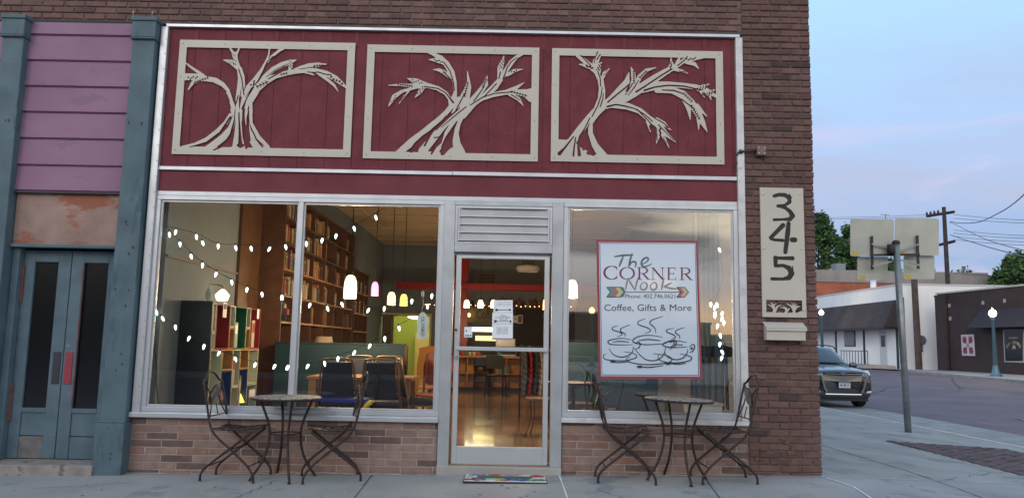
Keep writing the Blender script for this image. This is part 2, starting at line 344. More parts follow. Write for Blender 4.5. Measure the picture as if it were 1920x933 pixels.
def rbrick(name,a,b,sc,rough=.75,wall=True):
    m=mat(name,a,rough); nt=m.node_tree; bt=nt.nodes.new('ShaderNodeTexBrick'); tcn=nt.nodes.new('ShaderNodeTexCoord'); 
    if wall:
        sx=nt.nodes.new('ShaderNodeSeparateXYZ'); ad=nt.nodes.new('ShaderNodeMath'); cb=nt.nodes.new('ShaderNodeCombineXYZ'); nt.links.new(tcn.outputs['Object'],sx.inputs[0]); nt.links.new(sx.outputs[0],ad.inputs[0]); nt.links.new(sx.outputs[1],ad.inputs[1]); nt.links.new(ad.outputs[0],cb.inputs[0]); nt.links.new(sx.outputs[2],cb.inputs[1]); nt.links.new(cb.outputs[0],bt.inputs[0])
    else: nt.links.new(tcn.outputs['Object'],bt.inputs[0])
    bt.inputs['Color1'].default_value=(*a,1); bt.inputs['Color2'].default_value=(*b,1); bt.inputs['Mortar'].default_value=(.05,.04,.045,1); bt.inputs['Scale'].default_value=sc; bt.inputs['Mortar Size'].default_value=.012
    n=nt.nodes.new('ShaderNodeTexNoise'); n.inputs['Scale'].default_value=.5; n.inputs['Detail'].default_value=8; nt.links.new(tcn.outputs['Object'],n.inputs['Vector'])
    mr=nt.nodes.new('ShaderNodeMapRange'); mr.inputs[1].default_value=.35; mr.inputs[2].default_value=.65; mr.inputs[3].default_value=.8; mr.inputs[4].default_value=1.2; nt.links.new(n.outputs[0],mr.inputs[0])
    v=nt.nodes.new('ShaderNodeVectorMath'); v.operation='SCALE'; nt.links.new(bt.outputs[0],v.inputs[0]); nt.links.new(mr.outputs[0],v.inputs['Scale']); nt.links.new(v.outputs[0],nt.nodes['Principled BSDF'].inputs['Base Color'])
    bp=nt.nodes.new('ShaderNodeBump'); bp.inputs['Strength'].default_value=.5; bp.inputs['Distance'].default_value=.01; nt.links.new(bt.outputs['Fac'],bp.inputs['Height']); bp.invert=True; nt.links.new(bp.outputs[0],nt.nodes['Principled BSDF'].inputs['Normal'])
    return m
struct(MB().poly([(9,-8,RZ+.004),(14,-3,RZ+.004),(12.5,12,RZ+.004),(10.6,6,RZ+.004)]).build('road_patch',mat('pale_patch',(.20,.165,.185),.9,var=.3,vs=.6)))  # paler patch laid over the purple road brick
m_road=rbrick('purple_street_brick',(.125,.092,.118),(.165,.115,.138),2.3,wall=False)
struct(MB().poly([(-60,-26,RZ),(34,-26,RZ),(44,100,RZ-.05),(7.4,100,RZ-.05),(7.4,-3.45,RZ),(-60,-3.45,RZ)]).build('road',m_road))
# inset brick strip in the pavement
mbs=MB(); nb=MB()
y=-3.2; row=0
while y<4.15:
    x=5.58+(0 if row%2 else -.1)
    while x<7.3:
        a,b=max(x,5.56),min(x+.2,7.32)
        if b-a>.04:
            z=gz((a+b)/2,y)+.012+rnd.uniform(-.004,.006); h=MB.bevbox
            i=len(mbs.v); t=.008
            mbs.v+=[(a,y,z-.05),(b,y,z-.05),(b,y+.098,z-.05),(a,y+.098,z-.05),(a+t,y+t,z),(b-t,y+t,z),(b-t,y+.098-t,z),(a+t,y+.098-t,z)]
            for f in ((4,5,6,7),(0,1,5,4),(1,2,6,5),(2,3,7,6),(3,0,4,7)): mbs.f.append(tuple(i+k for k in f)); mbs.m.append(0)
        x+=.206
    y+=.104; row+=1
struct(mbs.build('brick_paving',mat('paver_brick',(.15,.09,.09),.85,var=.25,vs=9,bump=.3,islands=[(0,(.09,.062,.068)),(.3,(.12,.082,.086)),(.6,(.145,.10,.10)),(.85,(.07,.05,.056))])))
struct(MB().poly([(5.54,-3.3,gz(5.54,-3.3)+.003),(7.34,-3.3,gz(7.34,-3.3)+.003),(7.34,4.2,gz(7.34,4.2)+.004),(5.54,4.2,gz(5.54,4.2)+.004)]).build('paving_bed',mat('paver_sand',(.07,.055,.055),.95)))
m_tar=mat('tar_seam',(.035,.033,.036),.5)
def seam(pts,wd=.05):
    mb=MB()
    for a,b in zip(pts[:-1],pts[1:]):
        d=(Vector(b)-Vector(a)).normalized(); s=Vector((-d.y,d.x))*wd*rnd.uniform(.3,.7); z=RZ+.013-(.05*max(0,a[1]+26)/126)*0
        mb.poly([(a[0]+s.x,a[1]+s.y,z),(a[0]-s.x,a[1]-s.y,z),(b[0]-s.x,b[1]-s.y,z),(b[0]+s.x,b[1]+s.y,z)])
    struct(mb.build('tar_seam',m_tar))
for x0_,y0_,x1_,y1_ in ((12,2,22,9),(15,14,26,20),(11,18,19,30),(18,24,27,40),(20,6,21,30)):
    seam([(x0_+(x1_-x0_)*k/9+rnd.gauss(0,.12),y0_+(y1_-y0_)*k/9+rnd.gauss(0,.12)) for k in range(10)])
m_man=mat('cast_iron_lid',(.07,.06,.06),.6,metal=.5,var=.3,vs=9)
tag(MB().lathe([(.36,0),(.36,.014),(.33,.016),(.32,.010)],(17.5,15,RZ),24).build('manhole_cover',m_man),'round cast iron manhole cover in the purple brick road','manhole cover')
# joints and white caulk lines in the pavement
def joint(name,pts,wd,m,up=.003):
    mb=MB()
    for a,b in zip(pts[:-1],pts[1:]):
        n=6
        for k in range(n):
            p=Vector(a)+(Vector(b)-Vector(a))*k/n; q=Vector(a)+(Vector(b)-Vector(a))*(k+1)/n; d=(q-p).normalized(); s=Vector((-d.y,d.x))*wd/2*rnd.uniform(.7,1.3)
            mb.poly([(p.x+s.x,p.y+s.y,gz(p.x,p.y)+up),(p.x-s.x,p.y-s.y,gz(p.x,p.y)+up),(q.x-s.x,q.y-s.y,gz(q.x,q.y)+up),(q.x+s.x,q.y+s.y,gz(q.x,q.y)+up)])
    return struct(mb.build(name,m))
def gp(px,py,z=.03):
    for _ in range(4):
        p=atZ(px,py,z); z=gz(p.x,p.y)
    return (p.x,p.y)
joint('pavement_joint',[gp(702,885),gp(655,945)],.010,m_crack)
joint('pavement_joint',[gp(1320,893),gp(1358,945)],.010,m_crack)
joint('pavement_joint',[gp(1541,834),gp(1600,852),gp(1700,882),gp(1860,940)],.010,m_crack)
joint('pavement_joint',[gp(1048,890),gp(1054,905),gp(1068,945)],.014,m_caulk,.004)
joint('pavement_joint',[gp(1550,896),gp(1600,912),gp(1640,938)],.016,m_caulk,.004)
joint('pavement_joint',[gp(1545,893),gp(1850,905),gp(1930,907)],.012,mat('faded_caulk',(.55,.57,.6),.8),.0045)
joint('pavement_joint',[(-3.6,-.02),(-1,-.02),(.9,-.02),(2.3,-.03),(2.95,-.03)],.03,mat('base_caulk',(.62,.62,.62),.8,var=.4,vs=9),.005)
def crack(p,q,n=14,j=.03,wd=.006):
    pts=[p]
    for k in range(1,n): t=k/n; pts.append((p[0]+(q[0]-p[0])*t+rnd.gauss(0,j),p[1]+(q[1]-p[1])*t+rnd.gauss(0,j*.5)))
    joint('pavement_crack',pts+[q],wd,m_crack)
crack(gp(440,933),gp(520,900)); crack(gp(1180,940),gp(1120,915),8); crack(gp(1600,800),gp(1720,822),12,.05); crack(gp(1760,900),gp(1900,880),12,.05); crack(gp(60,915),gp(250,905),12)
m_gum=mat('old_gum',(.11,.11,.115),.9)
for k in range(26):
    x,y=rnd.uniform(-4.5,6.5),rnd.uniform(-1.6,-.15); r=rnd.uniform(.008,.018); struct(MB().poly([(x+r*math.cos(a*.9),y+r*.9*math.sin(a*.9),gz(x,y)+.0035) for a in range(7)]).build('pavement_spot',m_gum))
# pebbles and litter specks
mb=MB()
for _ in range(60):
    x,y=rnd.uniform(-3.6,7),rnd.uniform(-1.4,1 if rnd.random()<.2 else -.1)
    if y>-.1 and x<3.1: continue
    r=rnd.uniform(.003,.009); mb.lathe([(r,0),(r*.8,r*.6),(0.001,r*.9)],(x,y,gz(x,y)),5)
tag(mb.build('grit',m_conc2),'small pale grit scattered over the grey pavement','grit',kind='stuff')
# ---------------------------------------------------------------- brick laying
def lay(mb,x0,x1,z0,z1,L_,H_,j,y,dep,skip=None,b=.006,jit=.003,off0=0,ends=None):
    z=z0; row=off0
    while z<z1-.02:
        h=min(H_,z1-z); x=x0-(0 if row%2 else (L_+j)/2)
        while x<x1-.01:
            a,bb=max(x,x0),min(x+L_,x1)
            if bb-a>.03 and not(skip and skip(a,bb,z)):
                yo=y+rnd.uniform(-jit,jit); mb.bevbox(a+rnd.uniform(0,.002),bb-(0 if bb==x1 else rnd.uniform(0,.003)),yo,yo+dep,z+j/2+rnd.uniform(-.001,.001),z+h-j/2,b)
            x+=L_+j
        z+=H_; row+=1
PX0,PX1=2.265,2.945
BL,BH=.187,.0655
caf=thing('corner_building','dark brick corner shop building with a red timber fascia and silver window frames','building',(0,0,0))
# pier (right) bricks with ragged outer edge
mb=MB(); z=.03; row=0
while z<6.0:
    hh=BH-.011
    xs_=[PX1-(BL+.012)*(k+1)+.012 for k in range(4)] if row%2 else [PX1-.09-(BL+.012)*(k+1)+.0 for k in range(4)]
    if row%2==0:
        e=rnd.uniform(-.004,.004); yo=rnd.uniform(-.004,.003); mb.bevbox(PX1-.088,PX1+e,yo,yo+.19,z,z+hh,.007)
        # the header's long face round the corner
    for k,x in enumerate(xs_):
        a=max(x,PX0); bb=x+BL
        if bb-a<.03: continue
        e=rnd.uniform(-.004,.004) if (row%2 and k==0) else 0
        yo=rnd.uniform(-.005,.003); mb.bevbox(a,bb+e,yo,yo+.09,z+rnd.uniform(-.0015,.0015),z+hh,.007)
    z+=BH; row+=1
mb.build('brick_pier',m_pier,caf)
mb=MB(); mb.box(PX0-.02,PX1-.012,.014,.22,0,6.05); mb.build('pier_mortar',m_mort,caf)
# spalled bricks low down on the pier
m_fresh=mat('fresh_red_brick',(.17,.075,.06),.9,var=.3,vs=25,bump=.6)
for k in range(5):
    x=rnd.uniform(PX0+.02,PX1-.1); z=.09+rnd.random()*.35; MB().bevbox(x,x+rnd.uniform(.04,.09),-.0075,.004,z,z+rnd.uniform(.02,.045),.004).build('spalled_brick',m_fresh,caf)
# upper wall
mb=MB(); lay(mb,-9,PX0,4.385,6.0,.2,.0655,.012,.0,.09,off0=1); mb.build('upper_brickwork',m_lint,caf)
mb=MB(); mb.box(-9,PX0-.021,.014,.3,4.37,6.05); mb.box(-9,PX1-.01,.02,.3,6.05,7.4); mb.box(-9.02,PX1+.03,-.05,.35,7.4,7.55); mb.build('upper_wall',m_mort,caf)
# body: side walls, roof
mb=MB(); mb.box(2.725,PX1-.014,.22,16.3,0,7.3); mb.box(-3.62,-3.51,.32,16.3,0,4.37); mb.box(-9,-8.85,.3,16.3,0,7.3); mb.box(-3.50,2.72,16.1,16.3,0,4.37)
mb.build('side_wall',rbrick('side_wall_brick',(.17,.09,.08),(.12,.07,.065),4.2,.9),caf)
MB().box(-9,2.9,.32,16.3,7.1,7.2).build('roof',m_crack,caf)
# bulkheads of long thin bricks
for nm,x0,x1 in (('left',-3.56,-.67),('right',.50,2.262)):
    mb=MB(); z0=gz(x0,0)-.03; lay(mb,x0,x1,z0,.5 if nm=='left' else .525,.292,.068,.009,.012,.07,b=.004,jit=.002,off0=rnd.randint(0,1)); mb.build('bulkhead_brickwork',m_sill_brick,caf)
    MB().box(x0+.001,x1-.001,.0165,.2,-.1,.485).build('bulkhead_mortar',m_lmort,caf)
# steel angle over the fascia
MB().box(-3.58,2.27,-.012,.02,4.348,4.378).build('lintel_angle',mat('rusty_lintel',(.10,.07,.06),.8,var=.3),caf)
MB().box(-9,2.262,.03,.3,4.30,4.37).build('lintel_beam',m_mort,caf)
# fascia: planked panel
fas=MB(); x=-3.47; random.seed(3)
while x<2.19:
    x2=min(x+.268,2.192); fas.box(x,x2-.005,.010+random.uniform(0,.002),.04,2.9,4.315)
    fas.box(x2-.005,x2,.016,.04,2.9,4.315); x=x2
fo=fas.build('fascia_panel',m_red,caf)
x=-3.47+.268; m_bat=None
while x<2.15:
    m_bat=m_bat or mat('faded_red_patch',(.165,.038,.05),.8,var=.15); MB().box(x-.018,x+.018,.006,.0095,4.16,4.315).build('fascia_batten',m_bat,caf); x+=.268
MB().box(-3.47,2.192,.012,.04,2.655,2.862).build('fascia_band',m_red2,caf)
# trims
def strip(name,pts,y0,y1,m,bev=.003):  # 4 px corners on the wall plane
    P=[at(px,py,y0) for px,py in pts]; mb=MB(); mb.hexa([P[0],P[1],P[1]+Vector((0,y1-y0,0)),P[0]+Vector((0,y1-y0,0)),P[3],P[2],P[2]+Vector((0,y1-y0,0)),P[3]+Vector((0,y1-y0,0))])
    return mb.build(name,m,caf,bevel=bev)
MB().box(-3.50,2.235,-.03,.02,4.316,4.346).build('top_trim',m_alu,caf,bevel=.003)
MB().box(-3.48,-.6,-.012,.012,2.863,2.899).build('middle_trim',m_alu,caf,bevel=.003)
MB().box(-.597,2.19,-.012,.012,2.863,2.901).build('middle_trim',m_alu,caf,bevel=.003)
MB().box(-3.545,-3.472,-.035,.05,.50,4.316).build('corner_trim',m_alu,caf,bevel=.006)
MB().box(2.193,2.262,-.03,.05,.56,4.316).build('corner_trim',m_white_trim,caf,bevel=.006)
sc0=MB().lathe([(.006,0),(.004,.003),(.0005,.004)],(0,0,0),8).build('trim_screw',m_screw,caf); sc0.rotation_euler=(R(90),0,0); sc0.location=(-3.485,-.0355,.62)
for k in range(1,24): s_=sc0.copy(); C.objects.link(s_); s_.location=(-3.485,-.0355,.62+k*.155)
# ---- window frames + panes
def window(x0,x1,z0,z1,glass,mull=None,name='shop_window'):
    f=MB(); t=.042
    f.box(x0,x1,-.008,.07,z1-t,z1); f.box(x0,x1,-.008,.07,z0,z0+t); f.box(x0,x0+t,-.006,.07,z0+t,z1-t); f.box(x1-t,x1,-.006,.07,z0+t,z1-t)
    if mull: f.box(mull-.024,mull+.024,-.012,.07,z0+t,z1-t)
    # inner bead
    for a,b in ([(x0+t,mull-.024),(mull+.024,x1-t)] if mull else [(x0+t,x1-t)]):
        f.box(a,b,.012,.04,z1-t-.02,z1-t-.0005); f.box(a,b,.012,.04,z0+t+.0005,z0+t+.02); f.box(a,a+.016,.013,.04,z0+t+.02,z1-t-.02); f.box(b-.016,b,.013,.04,z0+t+.02,z1-t-.02)
    fr=f.build(name,m_alu,caf,bevel=.003)
    for a,b in ([(x0+t,mull-.024),(mull+.024,x1-t)] if mull else [(x0+t,x1-t)]):
        MB().box(a+.01,b-.01,.022,.028,z0+t+.01,z1-t-.01).build('pane',glass,fr)
    return fr
window(-3.472,-.664,.545,2.61,m_glassL,-2.06)
window(.50,2.192,.565,2.612,m_glassR)
MB().box(-3.472,2.192,-.004,.05,2.611,2.654).build('head_trim',m_alu,caf,bevel=.003)
for x0,x1,z0,z1 in ((-3.56,-.664,.492,.545),(.492,2.262,.517,.565)):
    mb=MB(); mb.hexa([(x0,-.055,z0),(x1,-.055,z0),(x1,.06,z0),(x0,.06,z0),(x0,-.055,z1-.012),(x1,-.055,z1-.012),(x1,-.009,z1-.001),(x0,-.009,z1-.001)]); mb.build('sill',m_alu if x0<0 else m_white_trim,caf,bevel=.003)
# ---- door bay
mb=MB(); mb.box(-.664,-.558,-.02,.09,.09,2.61); mb.box(.39,.497,-.02,.09,.10,2.61); mb.box(-.558,.39,-.016,.09,2.11,2.19); mb.box(-.558,.39,-.016,.09,2.565,2.61)
mb.build('door_frame',m_alud,caf,bevel=.004)
mb=MB(); mb.box(-.67,.50,-.035,.2,-.02,.10); mb.build('threshold',m_conc2,caf,bevel=.01)
tr=MB(); tr.box(-.53,.36,-.012,.07,2.19,2.215); tr.box(-.53,.36,-.012,.07,2.54,2.564); tr.box(-.557,-.53,-.012,.07,2.191,2.564); tr.box(.36,.389,-.012,.07,2.191,2.564); tr.box(-.50,.33,-.04,-.013,2.534,2.556)
trf=tr.build('transom',m_alu,caf,bevel=.003)
for k in range(4):
    lv=MB(); z=2.225+k*.078; lv.hexa([(-.528,-.024,z),(.358,-.024,z),(.358,-.016,z),(-.528,-.016,z),(-.528,-.010,z+.086),(.358,-.010,z+.086),(.358,-.004,z+.086),(-.528,-.004,z+.086)]).build('louver',m_louv,trf)

lv=MB()
for k in range(4): z=2.225+k*.078; lv.box(-.528,.358,-.034,-.026,z-.006,z+.004)
for x in (-.524,.346): lv.box(x,x+.012,-.036,-.024,2.216,2.54)
lv.build('louver_clip',m_alu,trf)
MB().box(-.527,.357,.05,.06,2.216,2.539).build('transom_backing',m_louv,trf)
dr=MB(); X0,X1,Z0,Z1=-.535,.368,.115,2.08; s=.048
dr.box(X0,X0+s,0,.045,Z0,Z1); dr.box(X1-s,X1,0,.045,Z0,Z1); dr.box(X0+s,X1-s,0,.045,Z1-.03,Z1); dr.box(X0+s,X1-s,0,.045,Z0,.275)
door=dr.build('door',m_alu,caf,bevel=.004)
MB().box(X0+s-.008,X1-s+.008,.018,.026,.268,Z1-.026).build('door_pane',m_glassD,door)
MB().box(X0+.02,X1-.012,-.045,-.012,1.168,1.205).build('push_bar',m_alu,door,bevel=.004)
mb=MB(); mb.box(X0+.005,X0+.05,-.03,-.002,1.09,1.30); mb.box(X0+.012,X0+.04,-.05,-.03,1.11,1.165); mb.build('door_handle',m_alud,door,bevel=.004)
mb=MB(); mb.tube([(X0+.015,-.012,1.36),(X0+.015,.0,1.36)],.013,14); mb.build('lock_cylinder',m_darkmet,door)
# dark gap round the door
MB().box(-.557,.389,.05,.06,2.085,2.11).build('door_stop',m_alud,caf)
# ---------------------------------------------------------------- shell of the room
IX0,IX1,IY0,IY1,IZ=-3.44,2.72,.20,13.2,3.82
struct(MB().box(IX0,IX1,.12,IY1+.1,.0,.10).build('interior_floor',m_floor))
MB().box(IX0,IX1,.30,IY1,IZ,IZ+.1).build('ceiling',m_ceil,caf)
mb=MB()
for k in range(14):
    y=.6+k*.95; mb.box(IX0+.01,IX1-.01,y,y+.03,IZ-.018,IZ-.001)
for k in range(6):
    x=-3+k*1.05; mb.box(x,x+.03,.5,IY1-.2,IZ-.014,IZ-.0005)
mb.build('ceiling_batten',m_ceil,caf)
mb=MB(); mb.box(IX0-.06,IX0,.20,IY1,.1,IZ); mb.build('interior_wall',m_wallint,caf)
MB().box(IX0+.001,IX0+.03,.2,IY1,2.03,2.055).build('picture_rail',mat('rail_paint',(.20,.175,.16),.6),caf)
MB().box(IX1-.02,IX1,.20,IY1,.1,IZ).build('interior_wall',m_wallint,caf)
MB().box(IX0,IX1,.08,.14,2.66,IZ).build('interior_wall',m_wallint,caf)
MB().box(IX0,-.67,.09,.2,0,.50).build('interior_wall',m_wallint,caf)
MB().box(.50,IX1,.09,.2,0,.52).build('interior_wall',m_wallint,caf)
# back wall with an opening to the lit kitchen (px 720-803)
kx0=at(722,600,IY1).x; kx1=at(806,600,IY1).x; kz=at(760,592,IY1).z
mb=MB(); mb.box(IX0,kx0-.55,IY1,IY1+.12,.1,IZ); mb.box(kx1,IX1,IY1,IY1+.12,.1,IZ); mb.box(kx0-.55,kx1,IY1,IY1+.12,kz,IZ); mb.build('back_wall',m_wallint,caf)
# ---------------------------------------------------------------- neighbouring shopfront
nb=thing('neighbour_shopfront','weathered blue and mauve timber shopfront with double doors left of the red shop','shopfront',(0,0,0))
def pilaster(x0,x1,xb0,xb1,y):
    mb=MB(); b=-.10
    mb.hexa([(xb0,b,.0),(xb1,b,.0),(xb1,.1,.0),(xb0,.1,.0),(x0,b,4.15),(x1,b,4.15),(x1,.1,4.15),(x0,.1,4.15)])
    p=mb.build('pilaster',m_blue,nb,bevel=.006)
    mb=MB(); mb.box(x0-.010,x1+.010,b-.022,.1,4.165,4.33); mb.box(x0-.02,x1+.02,b-.034,.1,4.33,4.372); mb.box(x0-.016,x1+.016,b-.03,.1,4.145,4.164)
    mb.build('capital',m_blue,p,bevel=.008)
    mb=MB(); mb.box(xb0-.025,xb1+.012,b-.03,.1,-.05,.44); mb.box(xb0-.012,xb1+.004,b-.018,.1,.441,.46); mb.build('plinth',m_blue,p,bevel=.006)
    # holes and chips in the old cast face
    mb=MB()
    for k in range(16):
        t=rnd.random(); z=.12+t*t*2.4 if k<14 else 3.3; xx=rnd.uniform(xb0+.03,xb1-.03); r=rnd.uniform(.005,.014); n=9
        ff=b-(.0315 if z<.43 else .0015)
        mb.poly([(xx+r*rnd.uniform(.5,1.3)*math.cos(2*math.pi*j/n),ff,z+r*rnd.uniform(.6,2)*math.sin(2*math.pi*j/n)) for j in range(n)])
    mb.build('chipped_spot',mat('bare_iron_patch',(.05,.06,.065),.9),p)
pilaster(-3.785,-3.565,-3.80,-3.565,0); pilaster(-5.07,-4.86,-5.05,-4.84,0)
mb=MB(); zs=[2.625,2.88,3.148,3.414,3.677,3.942,4.208,4.345]
for a,b in zip(zs[:-1],zs[1:]):
    mb.hexa([(-4.86,-.022,a+.012),(-3.785,-.022,a+.012),(-3.785,.03,a+.012),(-4.86,.03,a+.012),(-4.86,-.004,b),(-3.785,-.004,b),(-3.785,.03,b),(-4.86,.03,b)])
    mb.hexa([(-7.0,-.022,a+.012),(-5.07,-.022,a+.012),(-5.07,.03,a+.012),(-7.0,.03,a+.012),(-7.0,-.004,b),(-5.07,-.004,b),(-5.07,.03,b),(-7.0,.03,b)])
mb.build('siding',m_purple,nb)
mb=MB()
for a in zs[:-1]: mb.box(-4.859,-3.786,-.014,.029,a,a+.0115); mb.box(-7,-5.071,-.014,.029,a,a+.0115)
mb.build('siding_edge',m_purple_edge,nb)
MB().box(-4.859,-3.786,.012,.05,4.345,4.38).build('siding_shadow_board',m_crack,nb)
MB().box(-4.86,-3.786,-.035,.03,2.605,2.622).build('drip_rail',mat('dark_rail',(.05,.05,.055),.7),nb)
MB().box(-4.842,-3.80,.01,.04,2.105,2.604).build('transom_board',m_peel,nb)
MB().box(-4.842,-3.80,-.03,.06,2.075,2.104).build('door_header',m_blued,nb,bevel=.004)
mb=MB(); mb.box(-4.842,-4.775,.03,.14,.07,2.074); mb.box(-3.865,-3.80,.03,.14,.07,2.074); mb.build('door_casing',m_blued,nb,bevel=.004)
def leaf(x0,x1,g0,g1,plate,plates,sag):
    mb=MB(); y0,y1=.105,.15; zb=.075
    mb.box(x0,g0,y0,y1,zb+sag,2.06); mb.box(g1,x1,y0,y1,zb,2.06); mb.box(g0,g1,y0,y1,1.945,2.06); mb.box(g0,g1,y0,y1,.50,.545)
    d=mb.build('door_leaf',m_blued,nb,bevel=.004)
    MB().box(g0-.005,g1+.005,y0+.022,y0+.028,.54,1.95).build('door_glass',m_old,d)
    mb=MB(); mb.box(g0+.001,g1-.001,y0+.012,y1,.285,.499); mb.build('lower_panel',m_blued,d,bevel=.004)
    MB().box(g0-.0,g1-.001,y0+.010,y1,zb,.278).build('kick_board',m_rawwood if plate=='dark' else m_blued,d,bevel=.003)
    MB().box(plates,plates+.072,y0-.008,y0,.775,1.078).build('push_plate',m_darkmet if plate=='dark' else m_redplate,d,bevel=.002)
leaf(-4.772,-4.312,-4.665,-4.435,'dark',-4.40,.0); leaf(-4.304,-3.868,-4.185,-3.945,'red',-4.285,0)
for za_ in (1.55,.42): MB().box(-4.79,-4.752,.085,.10,za_,za_+.36).build('door_hinge',m_rust,nb,bevel=.002)
MB().box(-4.19,-4.179,.098,.104,.56,1.94).build('rusty_glass_bead',m_rust,nb)
mb=MB(); mb.hexa([(-6.5,-.16,-.08),(-3.81,-.16,-.08),(-3.81,.18,-.08),(-6.5,.18,-.08),(-6.5,-.15,.045),(-3.81,-.15,.055),(-3.81,.18,.072),(-6.5,.18,.07)]); mb.build('door_step',mat('stained_step_concrete',(.30,.27,.25),.9,var=.25,vs=5,bump=.4,dirt=((.15,.12,.11),5,.55,(1,1,1))),nb,bevel=.01)
mb=MB(); mb.box(-4.86,-3.8,1.3,1.35,0,2.6); mb.box(-8,-5.07,.06,.1,0,2.64); mb.box(-4.86,-4.84,.15,1.3,0,2.6); mb.box(-3.8,-3.63,.101,1.3,0,2.6); mb.build('entry_wall',m_void,nb)
mb=MB(); mb.box(-7.2,-5.07,.03,.06,0,2.62); mb.build('side_panel',m_blue,nb)
for xh in (-3.79,-3.60): MB().tube([(xh,-.11,4.375),(xh,-.13,4.40),(xh+.005,-.12,4.43)],.004,5).build('capital_hook',m_cream,nb)
# ---------------------------------------------------------------- cut-metal art panels
def panel_art(label,ox,oy,rect,inner,adds,cuts,extra_screws):
    S=3.11
    def cv(ch,g_=1):
        o=[]
        for p in ch:
            a=at(ox+p[0]/S,oy+p[1]/S,-.02); o.append((a.x,a.z,p[2]*.00163*g_))
        return o
    x0,x1,z0,z1=rect; a0,a1,b0,b1=inner
    t=thing('metal_art_panel',label,'wall art',((x0+x1)/2,-.02,z0),0,'cut metal wheat panels on the red fascia')
    o=sdf_plate('cut_sheet',m_cream,t,x0,x1,z0,z1,[cv(c,1.08) for c in adds],[cv(c,1.2) for c in cuts],-.006,.004,cell=.0042,rects=[(x0,a0,z0,z1),(a1,x1,z0,z1),(x0,x1,z0,b0),(x0,x1,b1,z1)])
    o.location=(-t.location.x,-t.location.y,-t.location.z)
    for k in range(5):
        for z in ((z0+b0)/2,(b1+z1)/2):
            x=x0+.035+(x1-x0-.07)*k/4; s=MB().lathe([(.0065,0),(.006,.002),(.002,.0035)],(0,0,0),8).build('screw',m_screw,t); s.rotation_euler=(R(90),0,0); s.location=Vector((x,-.0062,z))-t.location
    for z in (z0+(z1-z0)*.35,z0+(z1-z0)*.67):
        for x in (x0+.035,x1-.035):
            s=MB().lathe([(.0065,0),(.006,.002),(.002,.0035)],(0,0,0),8).build('screw',m_screw,t); s.rotation_euler=(R(90),0,0); s.location=Vector((x,-.0062,z))-t.location
    mb=MB()   # stand-offs behind the sheet
    for x in (x0+.035,x1-.035):
        for z in (z0+.035,z1-.035): mb.box(x-.01,x+.01,-.0015,.010,z-.01,z+.01)
    s=mb.build('standoff',m_screw,t); s.location=-t.location
def dots(x0,y0,x1,y1,w,n,r=4):
    o=[]; 
    for k in range(n):
        t=(k+.5)/n; s=(-1,1,0)[k%3]*w; dx,dy=x1-x0,y1-y0; l=math.hypot(dx,dy); o.append([(x0+dx*t-dy/l*s,y0+dy*t+dx/l*s,r)])
    return o
def fern(x0,y0,x1,y1,n=5,l=11,w=2):
    o=[[(x0,y0,w),(x1,y1,w)]]; dx,dy=x1-x0,y1-y0; q=math.hypot(dx,dy); dx/=q; dy/=q
    for k in range(n):
        t=(k+.6)/n; px,py=x0+dx*q*t,y0+dy*q*t
        for s in (-1,1): o.append([(px,py,w),(px-dx*l*.7-dy*s*l,py-dy*l*.7+dx*s*l,w*.6)])
    return o
A1=[[(150,700,5),(230,685,10),(300,655,12),(360,610,13),(410,560,12),(440,510,10),(452,470,9),(440,420,10),(420,370,13),(390,335,15),(350,310,15),(300,302,14),(260,304,12),(220,322,10),(192,365,3)],
[(300,300,10),(240,292,17),(178,290,20)],[(290,290,8),(250,262,8),(210,235,6),(176,208,3)],[(180,275,5),(250,280,8)],
[(290,715,14),(350,680,20),(400,640,20),(440,590,15),(460,530,10),(462,480,8),(452,440,6)],
[(470,700,20),(475,620,12),(480,540,10),(480,480,9),(478,420,9),(490,350,12),(497,300,13),(488,240,11),(472,195,11),(463,160,15)],[(463,165,13),(445,135,6),(432,118,3)],[(468,165,11),(483,140,5),(492,118,3)],
[(485,245,9),(455,208,17),(425,198,9),(398,192,2)],[(505,400,7),(515,340,9),(512,290,9),(497,240,8)],
[(520,705,9),(508,620,7),(500,540,6),(500,480,8),(515,410,9),(545,350,15),(585,305,14),(620,250,8),(645,205,6),(662,165,4),(668,118,4)],[(640,220,5),(680,172,7),(720,140,8),(750,122,8)],
[(610,725,22),(565,665,14),(543,600,9),(532,540,8),(530,470,9),(550,415,13),(590,360,22),(640,315,22),(700,288,13),(760,270,14),(820,258,14),(880,252,14),(940,256,15),(1000,272,16),(1050,298,16),(1090,330,11),(1112,350,5)],
[(600,350,14),(640,290,14),(690,245,14),(740,220,16),(785,205,14),(822,192,3)],[(790,205,16),(790,235,12),(778,262,3)],
[(790,262,8),(850,240,14),(900,226,15),(950,220,13),(1000,216,2)],[(960,270,13),(1010,308,10),(1045,340,7),(1068,375,2)],[(870,262,6),(925,278,4)],
[(500,480,6),(530,420,7),(570,370,8)],[(540,540,5),(548,600,9),(575,660,14),(620,705,16),(660,716,12),(730,722,6)],[(445,712,14),(720,732,14)],[(560,500,8),(556,440,10),(590,380,14)],[(556,480,9),(560,560,8),(600,640,12),(660,700,9)]]
